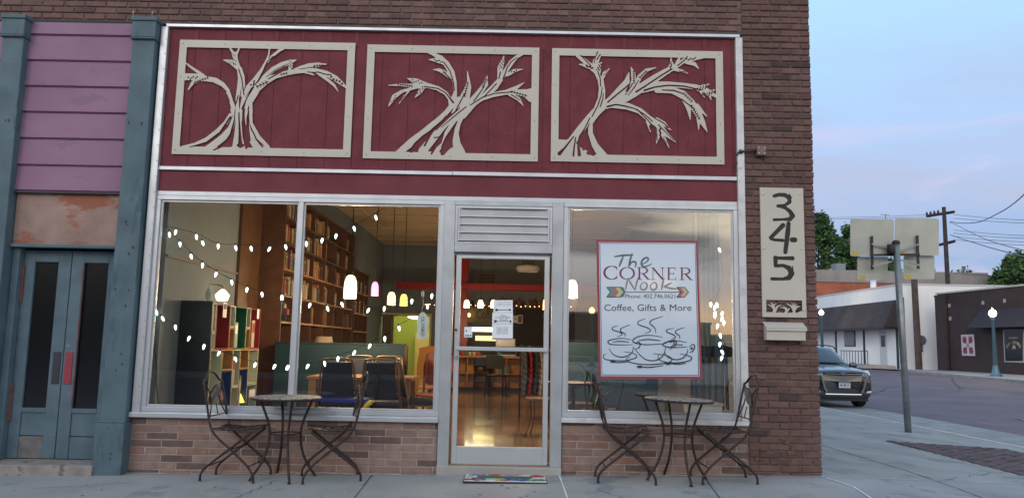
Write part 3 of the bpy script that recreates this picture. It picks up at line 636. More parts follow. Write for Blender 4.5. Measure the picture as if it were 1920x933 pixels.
Cu1=[[(200,700,2),(300,675,6),(380,615,6),(437,525,4)],[(340,718,3),(400,690,7),(440,625,5),(462,540,3),(466,480,2)],[(497,692,12),(492,610,5),(488,500,3)],[(482,690,6),(510,690,8)],[(532,705,6),(515,640,5),(508,560,4),(522,480,3)],[(553,662,4),(540,600,8),(540,530,7),(545,490,3)],[(626,698,4),(590,655,4),(572,612,3)],
[(330,322,3),(385,350,4),(412,378,5)],[(415,392,4),(432,430,3),(428,460,3),(438,500,4)],[(487,245,3),(505,300,3),(518,395,3)],[(484,400,3),(470,450,3)],[(505,478,3),(535,415,3),(575,350,3)],[(660,303,3),(710,275,4),(770,240,4)],[(650,290,2),(700,250,2),(762,222,3)],[(840,246,2),(930,232,2)],[(890,262,3),(930,266,3),(950,262,3),(990,275,3),(1028,280,3)],[(1005,292,2),(1055,335,2)],[(636,240,3),(655,200,3),(690,170,2)]]+dots(450,135,468,225,8,9,3.5)+dots(425,200,470,215,6,6,3)+dots(188,300,250,290,6,6,4.5)+dots(775,205,810,235,12,12,3.5)+dots(1018,290,1100,332,3,5,6)+dots(560,345,585,315,6,4,5)+fern(310,295,225,325,6,10)+fern(590,350,660,318,4,14,2.5)+fern(730,278,775,268,3,9)+fern(925,228,985,222,4,9)
panel_art('cream cut metal wheat panel over the left window, its sheaf rising from lower left',290,50,(-3.36,-1.605,3.022,4.19),(-3.287,-1.68,3.10,4.113),A1,Cu1,0)
A2=[[(270,735,18),(350,668,22),(410,620,18),(460,575,15),(510,535,14),(550,495,12),(575,460,10),(570,420,10),(545,385,11),(500,358,13),(450,343,14),(400,338,16),(350,358,8),(290,375,9),(245,405,13),(213,460,3)],
[(400,338,15),(340,342,11),(280,336,8),(212,340,2)],[(430,335,12),(370,316,17),(322,299,2)],[(410,350,15),(393,382,11),(367,410,2)],[(330,372,6),(302,402,7),(273,446,2)],
[(592,425,18),(602,380,9),(597,320,12),(580,265,17),(550,215,17),(515,180,15),(475,158,10),(435,146,3)],[(535,208,12),(490,192,13),(447,190,2)],[(572,290,12),(535,262,12),(505,250,9),(473,248,2)],[(545,505,12),(590,450,14),(620,420,14)],
[(590,500,10),(630,430,14),(662,375,14),(680,320,9),(672,258,2)],[(640,460,14),(672,410,14),(686,350,9),(674,262,2)],[(620,500,14),(690,435,14),(740,385,17),(778,335,15),(788,285,2)],
[(650,520,14),(720,440,12),(770,405,17),(830,350,19),(870,300,14),(900,250,14),(930,205,14),(960,175,10),(995,160,4)],[(858,305,10),(864,240,16),(876,205,12),(886,168,2)],[(905,280,10),(945,255,10),(994,246,2)],
[(600,560,16),(640,505,20),(690,462,15),(750,420,12),(820,395,14),(900,380,14),(960,380,16),(1010,385,22),(1046,395,42)],[(890,378,9),(960,352,10),(1004,324,2)],[(920,392,10),(970,418,11),(998,457,2)],
[(625,735,34),(610,680,22),(602,620,18),(615,560,18),(640,510,18)],[(410,725,24),(470,650,22),(520,590,18),(570,540,14),(640,480,12)],[(480,735,16),(530,680,8),(550,620,12),(600,540,14)],[(550,740,18),(600,725,26)],[(400,735,12),(660,745,8)]]
Cu2=[[(345,722,10),(375,685,14),(420,640,11),(468,598,3)],[(422,692,5),(450,640,5),(468,612,4)],[(463,738,5),(500,680,5),(532,622,4)],[(528,735,12),(545,700,22),(565,650,20),(590,590,8),(612,550,3)],[(478,645,3),(520,640,3)],[(490,600,3),(560,530,4),(615,482,4)],[(520,585,2),(590,525,3),(665,465,3)],[(420,347,3),(500,358,3),(545,383,3),(590,440,5)],[(535,205,3),(570,255,3),(588,310,3),(597,370,3)],[(535,262,3),(580,310,3)],[(605,485,3),(640,420,3),(655,390,3)],[(710,432,3),(745,385,3),(770,345,3)],[(768,408,3),(800,375,3),(842,330,3)],[(880,305,3),(895,268,3),(905,235,3),(930,200,3),(965,178,2)],[(690,455,3),(760,410,3),(830,387,3),(940,378,3)],[(856,300,3),(866,262,3)],[(930,395,3),(980,425,2)]]+dots(225,440,260,398,3,4,3.5)+dots(345,312,412,325,6,6,4)+dots(385,395,412,345,6,6,4)+dots(475,192,530,203,4,6,4)+dots(525,258,550,262,6,5,3)+dots(865,245,882,180,7,11,3.5)+dots(925,265,965,250,2,3,4.5)+fern(655,408,676,320,6,11)+fern(762,352,786,300,5,9)+fern(352,345,262,332,7,9)+fern(315,378,280,432,5,8)+fern(925,375,1022,402,6,9)+[[(430+k*16,376,5),(424+k*16,366,1)] for k in range(5)]+[[(880+k*9,338-k*11,4),(868+k*9,330-k*11,1)] for k in range(5)]
panel_art('cream cut metal wheat panel above the shop door, its sheaf fanning both ways',660,50,(-1.483,.236,3.016,4.178),(-1.408,.163,3.087,4.102),A2,Cu2,0)
A3=[[(130,715,62),(175,700,44),(230,740,38),(320,775,32),(400,790,32)],[(195,665,24),(250,590,22),(300,525,19),(340,480,18),(365,420,19),(368,360,15),(358,310,12),(340,265,14),(300,225,16),(255,188,13),(222,168,5)],
[(320,240,12),(335,200,17),(352,165,12)],[(325,235,13),(290,228,14),(262,222,8),(236,217,2)],[(350,262,12),(352,225,14),(369,205,2)],[(372,300,8),(385,270,11),(413,242,2)],[(378,420,10),(380,370,9),(372,310,7)],
[(380,760,26),(330,690,18),(303,620,13),(303,560,12),(340,505,15),(380,460,20),(430,420,22),(480,370,25),(515,320,17),(527,268,3)],
[(400,470,7),(470,430,27),(560,380,26),(620,340,24),(680,300,22),(740,262,18),(800,230,13),(850,195,13),(900,186,12),(962,180,3)],[(755,260,14),(778,222,13),(773,180,2)],[(865,205,11),(910,215,11),(936,243,2)],[(790,245,10),(835,255,8),(872,271,2)],[(800,225,8),(815,195,8),(828,172,4)],[(840,200,6),(870,172,4)],
[(535,375,12),(557,310,14),(552,268,12),(540,233,2)],[(565,355,10),(590,290,13),(630,252,10),(685,236,2)],
[(600,365,20),(680,342,25),(760,335,17),(840,340,15),(920,350,15),(980,370,15),(1038,405,8)],[(935,358,15),(965,345,10),(997,332,2)],[(945,370,10),(969,410,2)],[(990,385,14),(1028,366,3)],[(995,390,9),(1008,424,2)],
[(690,372,12),(780,368,19),(840,393,24),(890,440,21),(930,500,21),(960,560,14),(985,611,2)],[(848,415,14),(878,480,12),(886,540,2)],[(935,520,14),(935,598,2)],[(925,460,14),(984,522,2)],
[(430,457,14),(520,462,20),(590,488,17),(640,530,17),(700,570,18),(740,620,14),(800,671,2)],[(640,550,13),(653,612,2)],[(700,570,14),(700,630,12),(688,678,2)],[(715,610,12),(762,702,2)],[(715,555,12),(774,601,2)],[(690,535,8),(735,560,8),(768,598,2)]]
Cu3=[[(122,738,10),(150,708,5),(205,638,3)],[(203,750,5),(208,700,4),(216,645,3)],[(238,745,9),(232,690,6),(240,640,5),(270,590,3),(300,530,3)],[(262,716,5),(260,660,6),(285,590,3),(298,560,2)],[(318,738,12),(300,730,10),(285,670,8),(275,625,4)],[(290,735,9),(320,738,9)],[(312,522,3),(345,460,3),(365,400,3),(372,350,2)],[(360,465,3),(375,420,3),(378,385,2)],[(346,258,3),(360,300,3),(362,345,3)],[(245,165,2),(285,205,3),(305,225,3)],[(290,170,2),(310,205,3)],[(345,145,3),(330,180,2),(325,210,2)],[(360,160,3),(340,190,3)],
[(404,438,4),(450,400,4),(500,360,4),(533,330,3)],[(507,395,2),(530,360,3),(548,330,3)],[(523,398,2),(560,350,3),(585,310,2)],[(570,378,5),(630,340,4),(720,280,4),(778,245,4)],[(617,370,5),(680,350,4),(760,340,4),(850,345,4),(950,368,3)],[(722,367,3),(790,370,4),(840,387,3)],[(402,464,5),(450,452,4),(500,460,4),(560,475,3),(620,510,3),(665,550,3)],[(575,480,3),(640,545,3),(662,572,3)],[(835,420,3),(880,455,3),(910,480,3)],[(680,532,3),(730,560,3),(762,588,2)],[(700,570,3),(790,662,2)],[(690,590,2),(692,660,3)],[(812,225,3),(850,195,3),(870,170,2)],[(768,250,3),(778,215,2)]]+dots(275,225,320,240,3,6,5)+dots(345,255,365,215,7,9,4)+dots(380,285,405,250,2,4,3.5)+dots(862,190,920,183,4,7,4)+dots(820,255,862,266,2,5,3.5)+dots(770,235,775,195,4,5,3.5)+dots(930,365,985,345,8,10,4)+dots(955,385,965,400,3,3,3.5)+dots(985,395,1025,375,7,8,4)+dots(650,570,655,600,1,3,5)+dots(708,590,712,640,3,6,5)+dots(740,572,758,588,2,3,4)+dots(728,640,752,690,2,5,3.5)+fern(558,330,556,252,6,8)+fern(588,298,632,254,4,8)+fern(845,385,900,438,5,11)+fern(890,455,942,540,7,11)
panel_art('cream cut metal wheat panel over the right window, its sheaf bending right from the corner',1010,50,(.363,2.07,3.022,4.176),(.437,1.996,3.098,4.102),A3,Cu3,0)
# ---------------------------------------------------------------- house number plate
t=thing('house_number_sign','tall cream cut metal plate reading 345 on the dark brick pier','sign',(2.62,-.02,1.54))
def c2(ch,gk=1): 
    o=[]
    for p in ch: a=at(1420+p[0]/3.11,345+p[1]/3.11,-.02); o.append((a.x,a.z,p[2]*.00163*gk))
    return o
def blob(x,y,w): return [(x,y,w),(x,y+.1,w)]
num=[[(98,70,8),(125,62,9),(160,64,10),(186,82,10),(188,105,9),(160,124,7),(120,128,8)],[(130,130,7),(165,140,8),(190,160,10),(205,185,12),(190,205,10),(150,206,6),(97,208,7)],[(185,60,3),(198,78,3)],[(190,150,3),(212,195,3)],
[(150,240,11),(120,270,10),(78,312,9)],[(80,318,8),(100,325,7),(148,328,8)],[(182,230,10),(176,290,12),(170,340,11),(163,396,10)],[(203,325,12),(218,325,12)],
[(104,430,8),(150,432,8),(205,432,10)],[(106,430,11),(106,475,9)],[(110,476,8),(150,474,8),(185,490,12),(200,520,13),(185,545,12),(150,553,7),(85,552,8)],[(205,480,3),(210,520,3),(196,550,3)]]
spr=[[(95,752,8),(98,730,5),(85,712,5),(62,700,2)],[(100,752,7),(100,725,5),(90,700,5),(75,690,1)],[(102,745,6),(115,715,5),(140,702,1)],[(100,735,4),(98,705,3),(112,692,1)],[(62,755,10),(80,752,6),(90,748,3)],
[(160,755,8),(170,738,5),(160,722,4),(132,718,1)],[(168,745,6),(172,725,4),(150,712,1)],[(172,742,5),(186,725,3)],[(215,755,9),(212,735,6),(200,712,6),(170,695,1)],[(214,740,6),(215,715,5),(200,692,1)],[(216,735,6),(228,715,6),(250,712,1)],[(216,720,4),(215,690,1)],[(212,712,4),(232,698,1)],[(250,755,14),(262,745,8)],[(120,755,8),(140,752,5)],[(48,757,8),(265,757,8)]]
o=sdf_plate('number_plate',m_cream,t,2.409,2.83,1.54,2.797,[],[c2(c,1.28) for c in num],-.022,.005,cell=.003,rects=[(2.409,2.83,1.54,2.797)],cutrects=[(2.446,2.79,1.575,1.703)]); o.location=-t.location
o=sdf_plate('wheat_cutout',m_cream,t,2.4462,2.7898,1.5752,1.702,[c2(c) for c in spr],[],-.0218,.005,cell=.002); o.location=-t.location
mb=MB(); mb.box(2.409,2.413,-.0165,.002,1.54,2.797); mb.box(2.826,2.83,-.0165,.002,1.54,2.797); mb.box(2.413,2.826,-.0165,.002,2.793,2.797); mb.box(2.413,2.826,-.0165,.002,1.54,1.544); o=mb.build('plate_rim',m_cream,t); o.location=-t.location
for x in (2.436,2.80):
    for z in (1.61,2.2,2.735):
        s=MB().lathe([(.011,0),(.010,.004),(.004,.008)],(0,0,0),12).build('bolt',m_white_trim,t,smooth=True); s.rotation_euler=(R(90),0,0); s.location=Vector((x,-.0222,z))-t.location
o=MB().box(2.43,2.81,-.0135,-.0115,1.72,2.78).build('digit_shade_sheet',m_black,t); o.location=-t.location  # added black sheet stands in for shade behind the digit cut-outs
# mailbox
t=thing('mailbox','small grey metal mailbox with hinged lid below the number plate','mailbox',(2.605,0,1.32))
mb=MB(); mb.hexa([(-.185,-.095,.0),(.185,-.095,.0),(.185,-.008,.0),(-.185,-.008,.0),(-.185,-.095,.105),(.185,-.095,.105),(.185,-.008,.16),(-.185,-.008,.16)]); mb.build('box',m_cream,t,bevel=.004)
mb=MB(); mb.hexa([(-.193,-.112,.088),(.193,-.112,.088),(.193,-.108,.088),(-.193,-.108,.088),(-.193,-.112,.114),(.193,-.112,.114),(.193,-.108,.114),(-.193,-.108,.114)]); mb.hexa([(-.193,-.112,.1145),(.193,-.112,.1145),(.193,-.006,.168),(-.193,-.006,.168),(-.193,-.112,.119),(.193,-.112,.119),(.193,-.006,.173),(-.193,-.006,.173)]); mb.build('lid',m_cream,t,bevel=.002)
# strobe box with conduit
t=thing('alarm_light_box','small maroon junction box on a short conduit arm on the brick pier','alarm light',(2.42,-.03,3.155))
mb=MB(); mb.box(-.045,.045,-.035,.02,-.045,.045); mb.build('box',mat('maroon_box',(.20,.11,.11),.6,var=.1),t,bevel=.004)
mb=MB()
for a in (-1,1):
    for b in (-1,1): mb.lathe([(.008,0),(.004,.004)],(a*.027,b*.027,0),6)
o=mb.build('box_screw',m_white_trim,t); o.rotation_euler=(R(90),0,0); o.location=(0,-.035,0)
mb=MB(); mb.tube([(-.045,-.005,0),(-.17,-.005,-.004),(-.20,-.01,-.01)],.012,8); mb.tube([(-.20,-.01,-.01),(-.225,-.012,-.02),(-.235,0,-.05)],.008,6); mb.lathe([(.018,-.018),(.02,0),(.015,.016)],(-.20,-.01,-.008),10); mb.build('conduit',m_darkmet,t,smooth=True)
t=thing('cable_stub','thin black cable curling out at the top right edge of the red fascia','cable',(2.2,-.03,3.02))
mb=MB(); mb.tube([(0,.03,0),(-.02,0,.03),(-.05,-.01,.02),(-.055,-.01,-.02),(-.035,0,-.05)],.004,6); mb.build('cable',m_black,t)
# ---------------------------------------------------------------- bistro sets
def bez(P,n=10):
    o=[]; P=[Vector(p) for p in P]
    for k in range(len(P)-1):
        p0,p1,p2,p3=P[max(k-1,0)],P[k],P[k+1],P[min(k+2,len(P)-1)]
        for j in range(n):
            t=j/n; o.append(.5*((2*p1)+(-p0+p2)*t+(2*p0-5*p1+4*p2-p3)*t*t+(-p0+3*p1-3*p2+p3)*t**3))
    o.append(P[-1]); return o
m_mosaic=mat('mosaic_stone',(.26,.25,.23),.55,bump=.3,bs=80)
nt=m_mosaic.node_tree; vo=nt.nodes.new('ShaderNodeTexVoronoi'); vo.inputs['Scale'].default_value=26; tcn=nt.nodes.new('ShaderNodeTexCoord'); nt.links.new(tcn.outputs['Object'],vo.inputs['Vector'])
cr=nt.nodes.new('ShaderNodeValToRGB'); ramp(cr,[(0,(.30,.29,.27)),(.3,(.17,.165,.16)),(.5,(.38,.35,.30)),(.7,(.10,.10,.105)),(.85,(.25,.23,.20))],'CONSTANT'); sx=nt.nodes.new('ShaderNodeSeparateXYZ'); nt.links.new(vo.outputs['Color'],sx.inputs[0]); nt.links.new(sx.outputs[0],cr.inputs[0])
v2=nt.nodes.new('ShaderNodeTexVoronoi'); v2.feature='DISTANCE_TO_EDGE'; v2.inputs['Scale'].default_value=26; nt.links.new(tcn.outputs['Object'],v2.inputs['Vector']); gt=nt.nodes.new('ShaderNodeMath'); gt.operation='GREATER_THAN'; gt.inputs[1].default_value=.06; nt.links.new(v2.outputs['Distance'],gt.inputs[0])
mxn=nt.nodes.new('ShaderNodeMixRGB'); nt.links.new(gt.outputs[0],mxn.inputs[0]); mxn.inputs[1].default_value=(.07,.065,.06,1); nt.links.new(cr.outputs[0],mxn.inputs[2]); nt.links.new(mxn.outputs[0],nt.nodes['Principled BSDF'].inputs['Base Color'])
def bistro_table(loc,rz,label,tilt=0):
    t=thing('bistro_table',label,'table',loc,rz,'iron bistro tables outside the windows'); t.rotation_euler=(0,tilt,rz)
    MB().lathe([(.300,-.006),(.305,.0),(.298,.006),(.001,.007)],(0,0,.722),48).build('tabletop',m_mosaic,t)
    MB().lathe([(.290,-.022),(.308,-.02),(.311,-.004),(.306,-.001),(.290,-.006)],(0,0,.722),48,caps=False).build('rim',m_iron,t,smooth=True)
    for k in range(4):
        a=math.pi/2*k+.12; c,s=math.cos(a),math.sin(a)
        pts=bez([(r*c,r*s,z) for r,z in ((.235,.705),(.20,.62),(.155,.50),(.138,.40),(.15,.28),(.20,.14),(.275,.03),(.285,.008))],6)
        MB().tube(pts,.0115,8).build('leg',m_iron,t,smooth=True)
        MB().lathe([(.016,0),(.016,.008),(.009,.012)],(.285*c,.285*s,0),10).build('foot',m_iron,t)
    MB().tube([(.128*math.cos(2*math.pi*k/32),.128*math.sin(2*math.pi*k/32),.40) for k in range(32)],.007,6,closed=True).build('ring',m_iron,t,smooth=True)
    return t
tl=gp(535,897); bistro_table((-2.03,-.24,gz(-2.03,-.27)),.35,'round mosaic-topped iron bistro table below the left shop window')
bistro_table((1.53,-.26,gz(1.53,-.26)),.1,'round mosaic-topped iron bistro table below the poster window, slightly tilted',R(1.8))
def bistro_chair(loc,rz,label):
    t=thing('bistro_chair',label,'chair',loc,rz,'folding iron bistro chairs with mosaic back discs')
    W_=.195; rr=.0105
    # local: +x is the way the sitter faces
    def side(s): return bez([(.245,s*(W_+.02),.012),(.235,s*(W_+.02),.07),(.17,s*(W_+.01),.15),(.02,s*W_,.275),(-.13,s*W_,.40),(-.185,s*W_,.50),(-.225,s*W_,.68),(-.27,s*W_,.86)],6)
    for s in (-1,1):
        MB().tube(side(s),rr,8).build('back_post',m_iron,t,smooth=True)
        MB().tube(bez([(-.255,s*(W_-.03),.012),(-.245,s*(W_-.03),.07),(-.18,s*(W_-.03),.14),(0,s*(W_-.03),.28),(.15,s*(W_-.03),.40),(.19,s*(W_-.03),.435)],6),rr,8).build('leg',m_iron,t,smooth=True)
        for x in (.245,-.255): MB().lathe([(.014,0),(.014,.008),(.008,.012)],(x,s*(W_+.02 if x>0 else W_-.03),0),10).build('foot',m_iron,t)
    def B(y,z): return (-.185-(z-.50)*.24,y,z)
    arch=bez([B(-W_,.86),B(-W_+.05,.875),B(-.08,.925),B(0,.945),B(.08,.925),B(W_-.05,.875),B(W_,.86)],6)
    MB().tube(arch,rr,8).build('top_rail',m_iron,t,smooth=True)
    mb=MB()
    for s in (-1,1): mb.tube(bez([B(s*(W_-.005),.85),B(s*.12,.80),B(s*.088,.74),B(s*.10,.66),B(s*.16,.57),B(s*W_,.53)],6),.006,6)
    mb.tube([B(-W_,.56),B(W_,.56)],.006,6); mb.tube([B(-.0,.565),B(0,.66)],.005,6)
    mb.build('back_scroll',m_iron,t,smooth=True)
    d=MB().lathe([(.086,-.008),(.092,-.004),(.092,.004),(.086,.008)],(0,0,0),28).build('disc_rim',m_iron,t); q=Matrix.Translation(B(0,.745))@Matrix.Rotation(R(90-13.5)*-1,4,'Y'); d.matrix_local=q
    e=MB().lathe([(.084,-.0095),(.084,.0095)],(0,0,0),28).build('mosaic_disc',m_mosaic,t); e.matrix_local=q
    # woven strap seat, slightly dished
    mb=MB(); n=7
    def S(u,v): x=-.18+.38*u; y=(-W_+.02)+(2*W_-.04)*v; return Vector((x,y,.452-.02*math.sin(math.pi*u)-.012*math.sin(math.pi*v)+.02*u-.012*max(0,u-.9)*10))
    for k in range(n):
        c=(k+.5)/n
        for q_ in range(10):
            u0,u1=q_/10,(q_+1)/10; o=.003*(1 if (q_+k)%2 else -1); h=.030
            a=[S(u0,c-h),S(u1,c-h),S(u1,c+h),S(u0,c+h)]; a=[p+Vector((0,0,o)) for p in a]; mb.hexa([p-Vector((0,0,.003)) for p in a]+a)
            a=[S(c-h,u0),S(c+h,u0),S(c+h,u1),S(c-h,u1)]; a=[p+Vector((0,0,-o+.0005)) for p in a]; mb.hexa([p-Vector((0,0,.003)) for p in a]+a)
    mb.build('woven_seat',m_iron,t)
    mb=MB(); rim=[S(0,0),S(.5,0),S(1,0),S(1,.5),S(1,1),S(.5,1),S(0,1),S(0,.5)]
    mb.tube(bez(rim+[rim[0]],4)[:-1],.007,6,closed=True); mb.build('seat_frame',m_iron,t,smooth=True)
    mb=MB(); mb.tube([(.015,-W_-.004,.277),(.015,W_+.004,.277)],.006,6); mb.tube([(-.19,-W_+.03,.13),(-.19,W_-.03,.13)],.006,6); mb.tube([(.19,-W_,.14),(.19,W_,.14)],.006,6); mb.build('cross_bar',m_iron,t,smooth=True)
    return t
bistro_chair((-2.46,-.235,gz(-2.46,-.24)),R(-3),'folding iron bistro chair at the far left, its round mosaic back disc facing out')
c=[o for o in C.objects if o.name=='bistro_chair'][0]
dup(c,(-1.60,-.25,gz(-1.6,-.25)),R(196),'folding iron bistro chair to the right of the left table, its back edge-on')
dup(c,(1.06,-.25,gz(1.06,-.25)),R(-2),'folding iron bistro chair left of the tilted table, below the poster')
dup(c,(1.95,-.25,gz(1.95,-.25)),R(181),'folding iron bistro chair nearest the brick pier')
# ---------------------------------------------------------------- welcome mat
t=thing('door_mat','colourful floral welcome mat lying before the shop door','door mat',(-.07,-.22,0))
x0,x1=-.385,.345; ya,yb=-.43,-.06
gzz=gz(0,-.2)+.004
t.location=(0,0,0)
def MT(u,v): return Vector((x0+(x1-x0)*u,ya+(yb-ya)*v,gzz))
MB().box(x0-.006,x1+.006,ya-.006,yb+.006,gzz-.012,gzz+.006).build('mat_backing',m_black,t)
MB().box(x0,x1,ya,yb,gzz,gzz+.0085).build('mat_face',mat('mat_cream',(.62,.64,.60),.95,var=.1,vs=30,bump=.3),t)
cols=dict(r=(.42,.05,.03),p=(.55,.16,.28),g=(.05,.22,.10),b=(.06,.10,.32),y=(.55,.38,.02),m=(.25,.03,.09),t=(.30,.50,.45),v=(.18,.12,.30))
for i,(u,v,ru,rv,c) in enumerate([(.12,.86,.08,.10,'v'),(.22,.88,.05,.08,'v'),(.36,.88,.09,.10,'r'),(.42,.92,.05,.05,'r'),(.56,.90,.11,.09,'p'),(.66,.95,.07,.05,'p'),(.90,.82,.09,.16,'r'),(.86,.72,.05,.08,'r'),(.92,.28,.09,.12,'g'),(.84,.20,.06,.06,'g'),(.16,.22,.10,.16,'m'),(.18,.16,.05,.07,'p'),(.03,.20,.04,.1,'r'),(.41,.22,.04,.14,'y'),(.46,.32,.03,.05,'y'),(.60,.25,.09,.10,'b'),(.70,.2,.08,.12,'b'),(.75,.34,.05,.06,'v'),(.52,.36,.05,.07,'b'),(.06,.6,.04,.12,'t'),(.12,.45,.05,.05,'t'),(.30,.30,.06,.04,'t'),(.5,.12,.06,.03,'m')]):
    n=18; MB().prism([(u+ru*(1+.18*math.sin(5*2*math.pi*j/n+i))*math.cos(2*math.pi*j/n),v+rv*(1+.18*math.sin(5*2*math.pi*j/n+i))*math.sin(2*math.pi*j/n)) for j in range(n)],lambda a,b:MT(a,b)+Vector((0,0,.0098+.0002*i)),(0,0,-.002)).build('flower',mat('mat_dye_'+c,cols[c],.95) if 'mat_dye_'+c not in MATS else MATS['mat_dye_'+c],t)
MB().prism([(.15,.42),(.83,.42),(.83,.68),(.15,.68)],lambda a,b:MT(a,b)+Vector((0,0,.0155)),(0,0,-.002)).build('word_band',mat('mat_green',(.05,.22,.13),.95),t)
text_mesh('WELCOME','lettering',m_black,0,0,0,0,0,t,fn=lambda u,q:MT(.18+.62*u,.45+.20*q)+Vector((0,0,.0165)),bold=.015)
# ---------------------------------------------------------------- things on the glass
t=thing('window_poster','white and maroon shop poster with three coffee cups in the right window','poster',(0,0,0))
YP=.016
def PP(u,v,off=0): return at(1100+u/3.33,440+v/3.33,YP-off)
q=[PP(*p) for p in ((62,30),(692,37),(722,898),(76,897))]
mb=MB(); mb.hexa([q[3],q[2],q[2]+Vector((0,.006,0)),q[3]+Vector((0,.006,0)),q[0],q[1],q[1]+Vector((0,.006,0)),q[0]+Vector((0,.006,0))]); mb.build('poster_border',mat('maroon_print',(.30,.05,.075),.5),t)
def quadp(c,off,m,nm):
    mb=MB(); mb.prism(c,lambda u,v:PP(u,v,off),(0,.0004,0)); mb.build(nm,m,t)
m_pw=mat('poster_white',(.60,.71,.83),.12,spec=.6,coat=.6)
quadp([(76,46),(681,52),(706,882),(90,880)],.001,m_pw,'poster_edge'); quadp([(80,50),(678,56),(702,877),(94,875)],.0015,m_ink,'poster_line'); quadp([(84,54),(675,58),(697,873),(97,871)],.002,m_pw,'poster_sheet')
def strokes(nm,L_,m,wd,off=.003):
    mb=MB()
    for k,p in enumerate(L_):
        pp=[(a.x,a.y) for a in bez([(q_[0],q_[1],0) for q_ in p],4)] if len(p)>2 else p
        n=len(pp); pp=[(a,b,wd*(.45+.75*math.sin(math.pi*min(1,(i+.4)/n)))) for i,(a,b) in enumerate([(c_[0],c_[1]) for c_ in pp])]
        mb.ribbon(pp,lambda u,v,k=k:PP(u,v,off+.00015*k),wd,(0,.0002,0))
    return mb.build(nm,m,t)
slate=mat('slate_ink',(.10,.13,.16),.5); grey=mat('grey_brown_ink',(.30,.24,.22),.5)
strokes('script_lettering',[[(170,137),(228,128),(292,126)],[(230,128),(216,165),(202,200)],[(284,114),(272,155),(262,200)],[(264,198),(280,172),(302,168),(308,182),(303,202)],[(342,185),(372,170),(386,152),(372,142),(348,158),(342,182),(355,198),(380,194),(407,180)]],slate,5)
strokes('script_lettering',[[(242,345),(250,305),(258,268)],[(258,268),(280,310),(302,345)],[(302,345),(312,300),(324,262)],[(350,298),(335,320),(345,342),(368,338),(378,315),(368,298),(350,298)],[(412,298),(398,320),(408,342),(430,338),(438,315),(428,298),(412,298)],[(484,266),(474,305),(468,345)],[(532,298),(500,315),(480,322)],[(480,322),(520,332),(562,338)]],grey,4.5)
def serif(L_,x0,x1,y0,y1): return [[(x0+(x1-x0)*a,y0+(y1-y0)*b,c_) for a,b,c_ in s] for s in L_]
def arc(cx,cy,rx,ry,a0,a1,thin,thick,n=20):
    o=[]
    for k in range(n+1):
        a=R(a0+(a1-a0)*k/n); o.append((cx+rx*math.cos(a),cy+ry*math.sin(a),thin+(thick-thin)*abs(math.cos(a))))
    return o
LT={'O':[arc(.5,.5,.46,.46,0,360,1.5,6)],'C':[arc(.55,.5,.5,.46,-48,-315,2,7),[(.89,.08,2),(.9,.32,2)],[(.9,.7,2),(.9,.9,1.5)]],
'R':[[(.2,.02,5),(.2,.98,5)],[(.02,.02,2),(.5,.02,2)],[(.02,.98,2),(.4,.98,2)],arc(.45,.27,.32,.24,-90,90,1.5,5),[(.22,.51,2),(.5,.51,2)],[(.45,.5,5),(.85,.97,5)],[(.78,.98,2),(1.02,.98,2)]],
'N':[[(.14,.02,2),(.14,.98,2)],[(.14,.02,5),(.86,.96,5)],[(.86,.02,2),(.86,.98,2)],[(.0,.02,2),(.2,.02,2)],[(0,.98,2),(.3,.98,2)],[(.7,.02,2),(1,.02,2)]],
'E':[[(.2,.02,5),(.2,.98,5)],[(.04,.02,2),(.86,.02,2)],[(.04,.98,2),(.92,.98,2)],[(.2,.5,2),(.7,.5,2)],[(.85,.02,2),(.87,.22,1.5)],[(.9,.78,1.5),(.93,.98,2)],[(.7,.4,1.5),(.7,.6,1.5)]]}
mb=MB(); k=0
for ch,a,b,y0,y1 in (('C',106,198,192,280),('O',206,300,200,280),('R',312,398,202,279),('N',402,486,204,280),('E',500,562,204,280),('R',578,662,204,281)):
    for s in serif(LT[ch],a,b,y0,y1): mb.ribbon(s,lambda u,v,k=k:PP(u,v,.0026+.00005*k),3,(0,.0002,0)); k+=1
mb.build('serif_lettering',m_maroon,t)
def ptext(s,x0,y0,x1,y1,m): text_mesh(s,'printed_lettering',m,0,0,0,0,0,t,fn=lambda u,q_:PP(x0+(x1-x0)*u,y1+(y0-y1)*q_,.003))
ptext('Phone: 402.746.0621',239,369,553,395,m_ink); ptext('Coffee, Gifts & More',110,433,654,481,m_ink)
strokes('arrow_shaft',[[(235,357),(602,358)]],m_ink,2.4)
for i,(x,c_) in enumerate([(125,(.12,.30,.27)),(152,(.42,.16,.20)),(178,(.62,.52,.25)),(204,(.12,.30,.27))]):
    quadp([(x,326),(x+27,326),(x+52 if i<3 else x+36,357),(x+27,388),(x,388),(x+22,357)],.0032+.0002*i,mat('arrow_print',c_,.6),'arrow_feather')
for i,(x,c_) in enumerate([(562,(.42,.16,.20)),(585,(.60,.45,.30))]):
    quadp([(x,327),(x+26,327),(x+50,357),(x+24,389),(x,389),(x+24,357)],.0032+.0002*i,mat('arrow_print',c_,.6),'arrow_feather')
strokes('arrow_outline',[[(125,326),(215,326)],[(215,326),(242,357)],[(242,357),(212,388)],[(212,388),(125,388)],[(125,388),(148,357)],[(148,357),(125,326)],[(562,327),(612,327)],[(612,327),(637,358)],[(637,358),(608,389)],[(608,389),(562,389)],[(562,389),(588,357)],[(588,357),(562,327)]],m_ink,2,.0045)
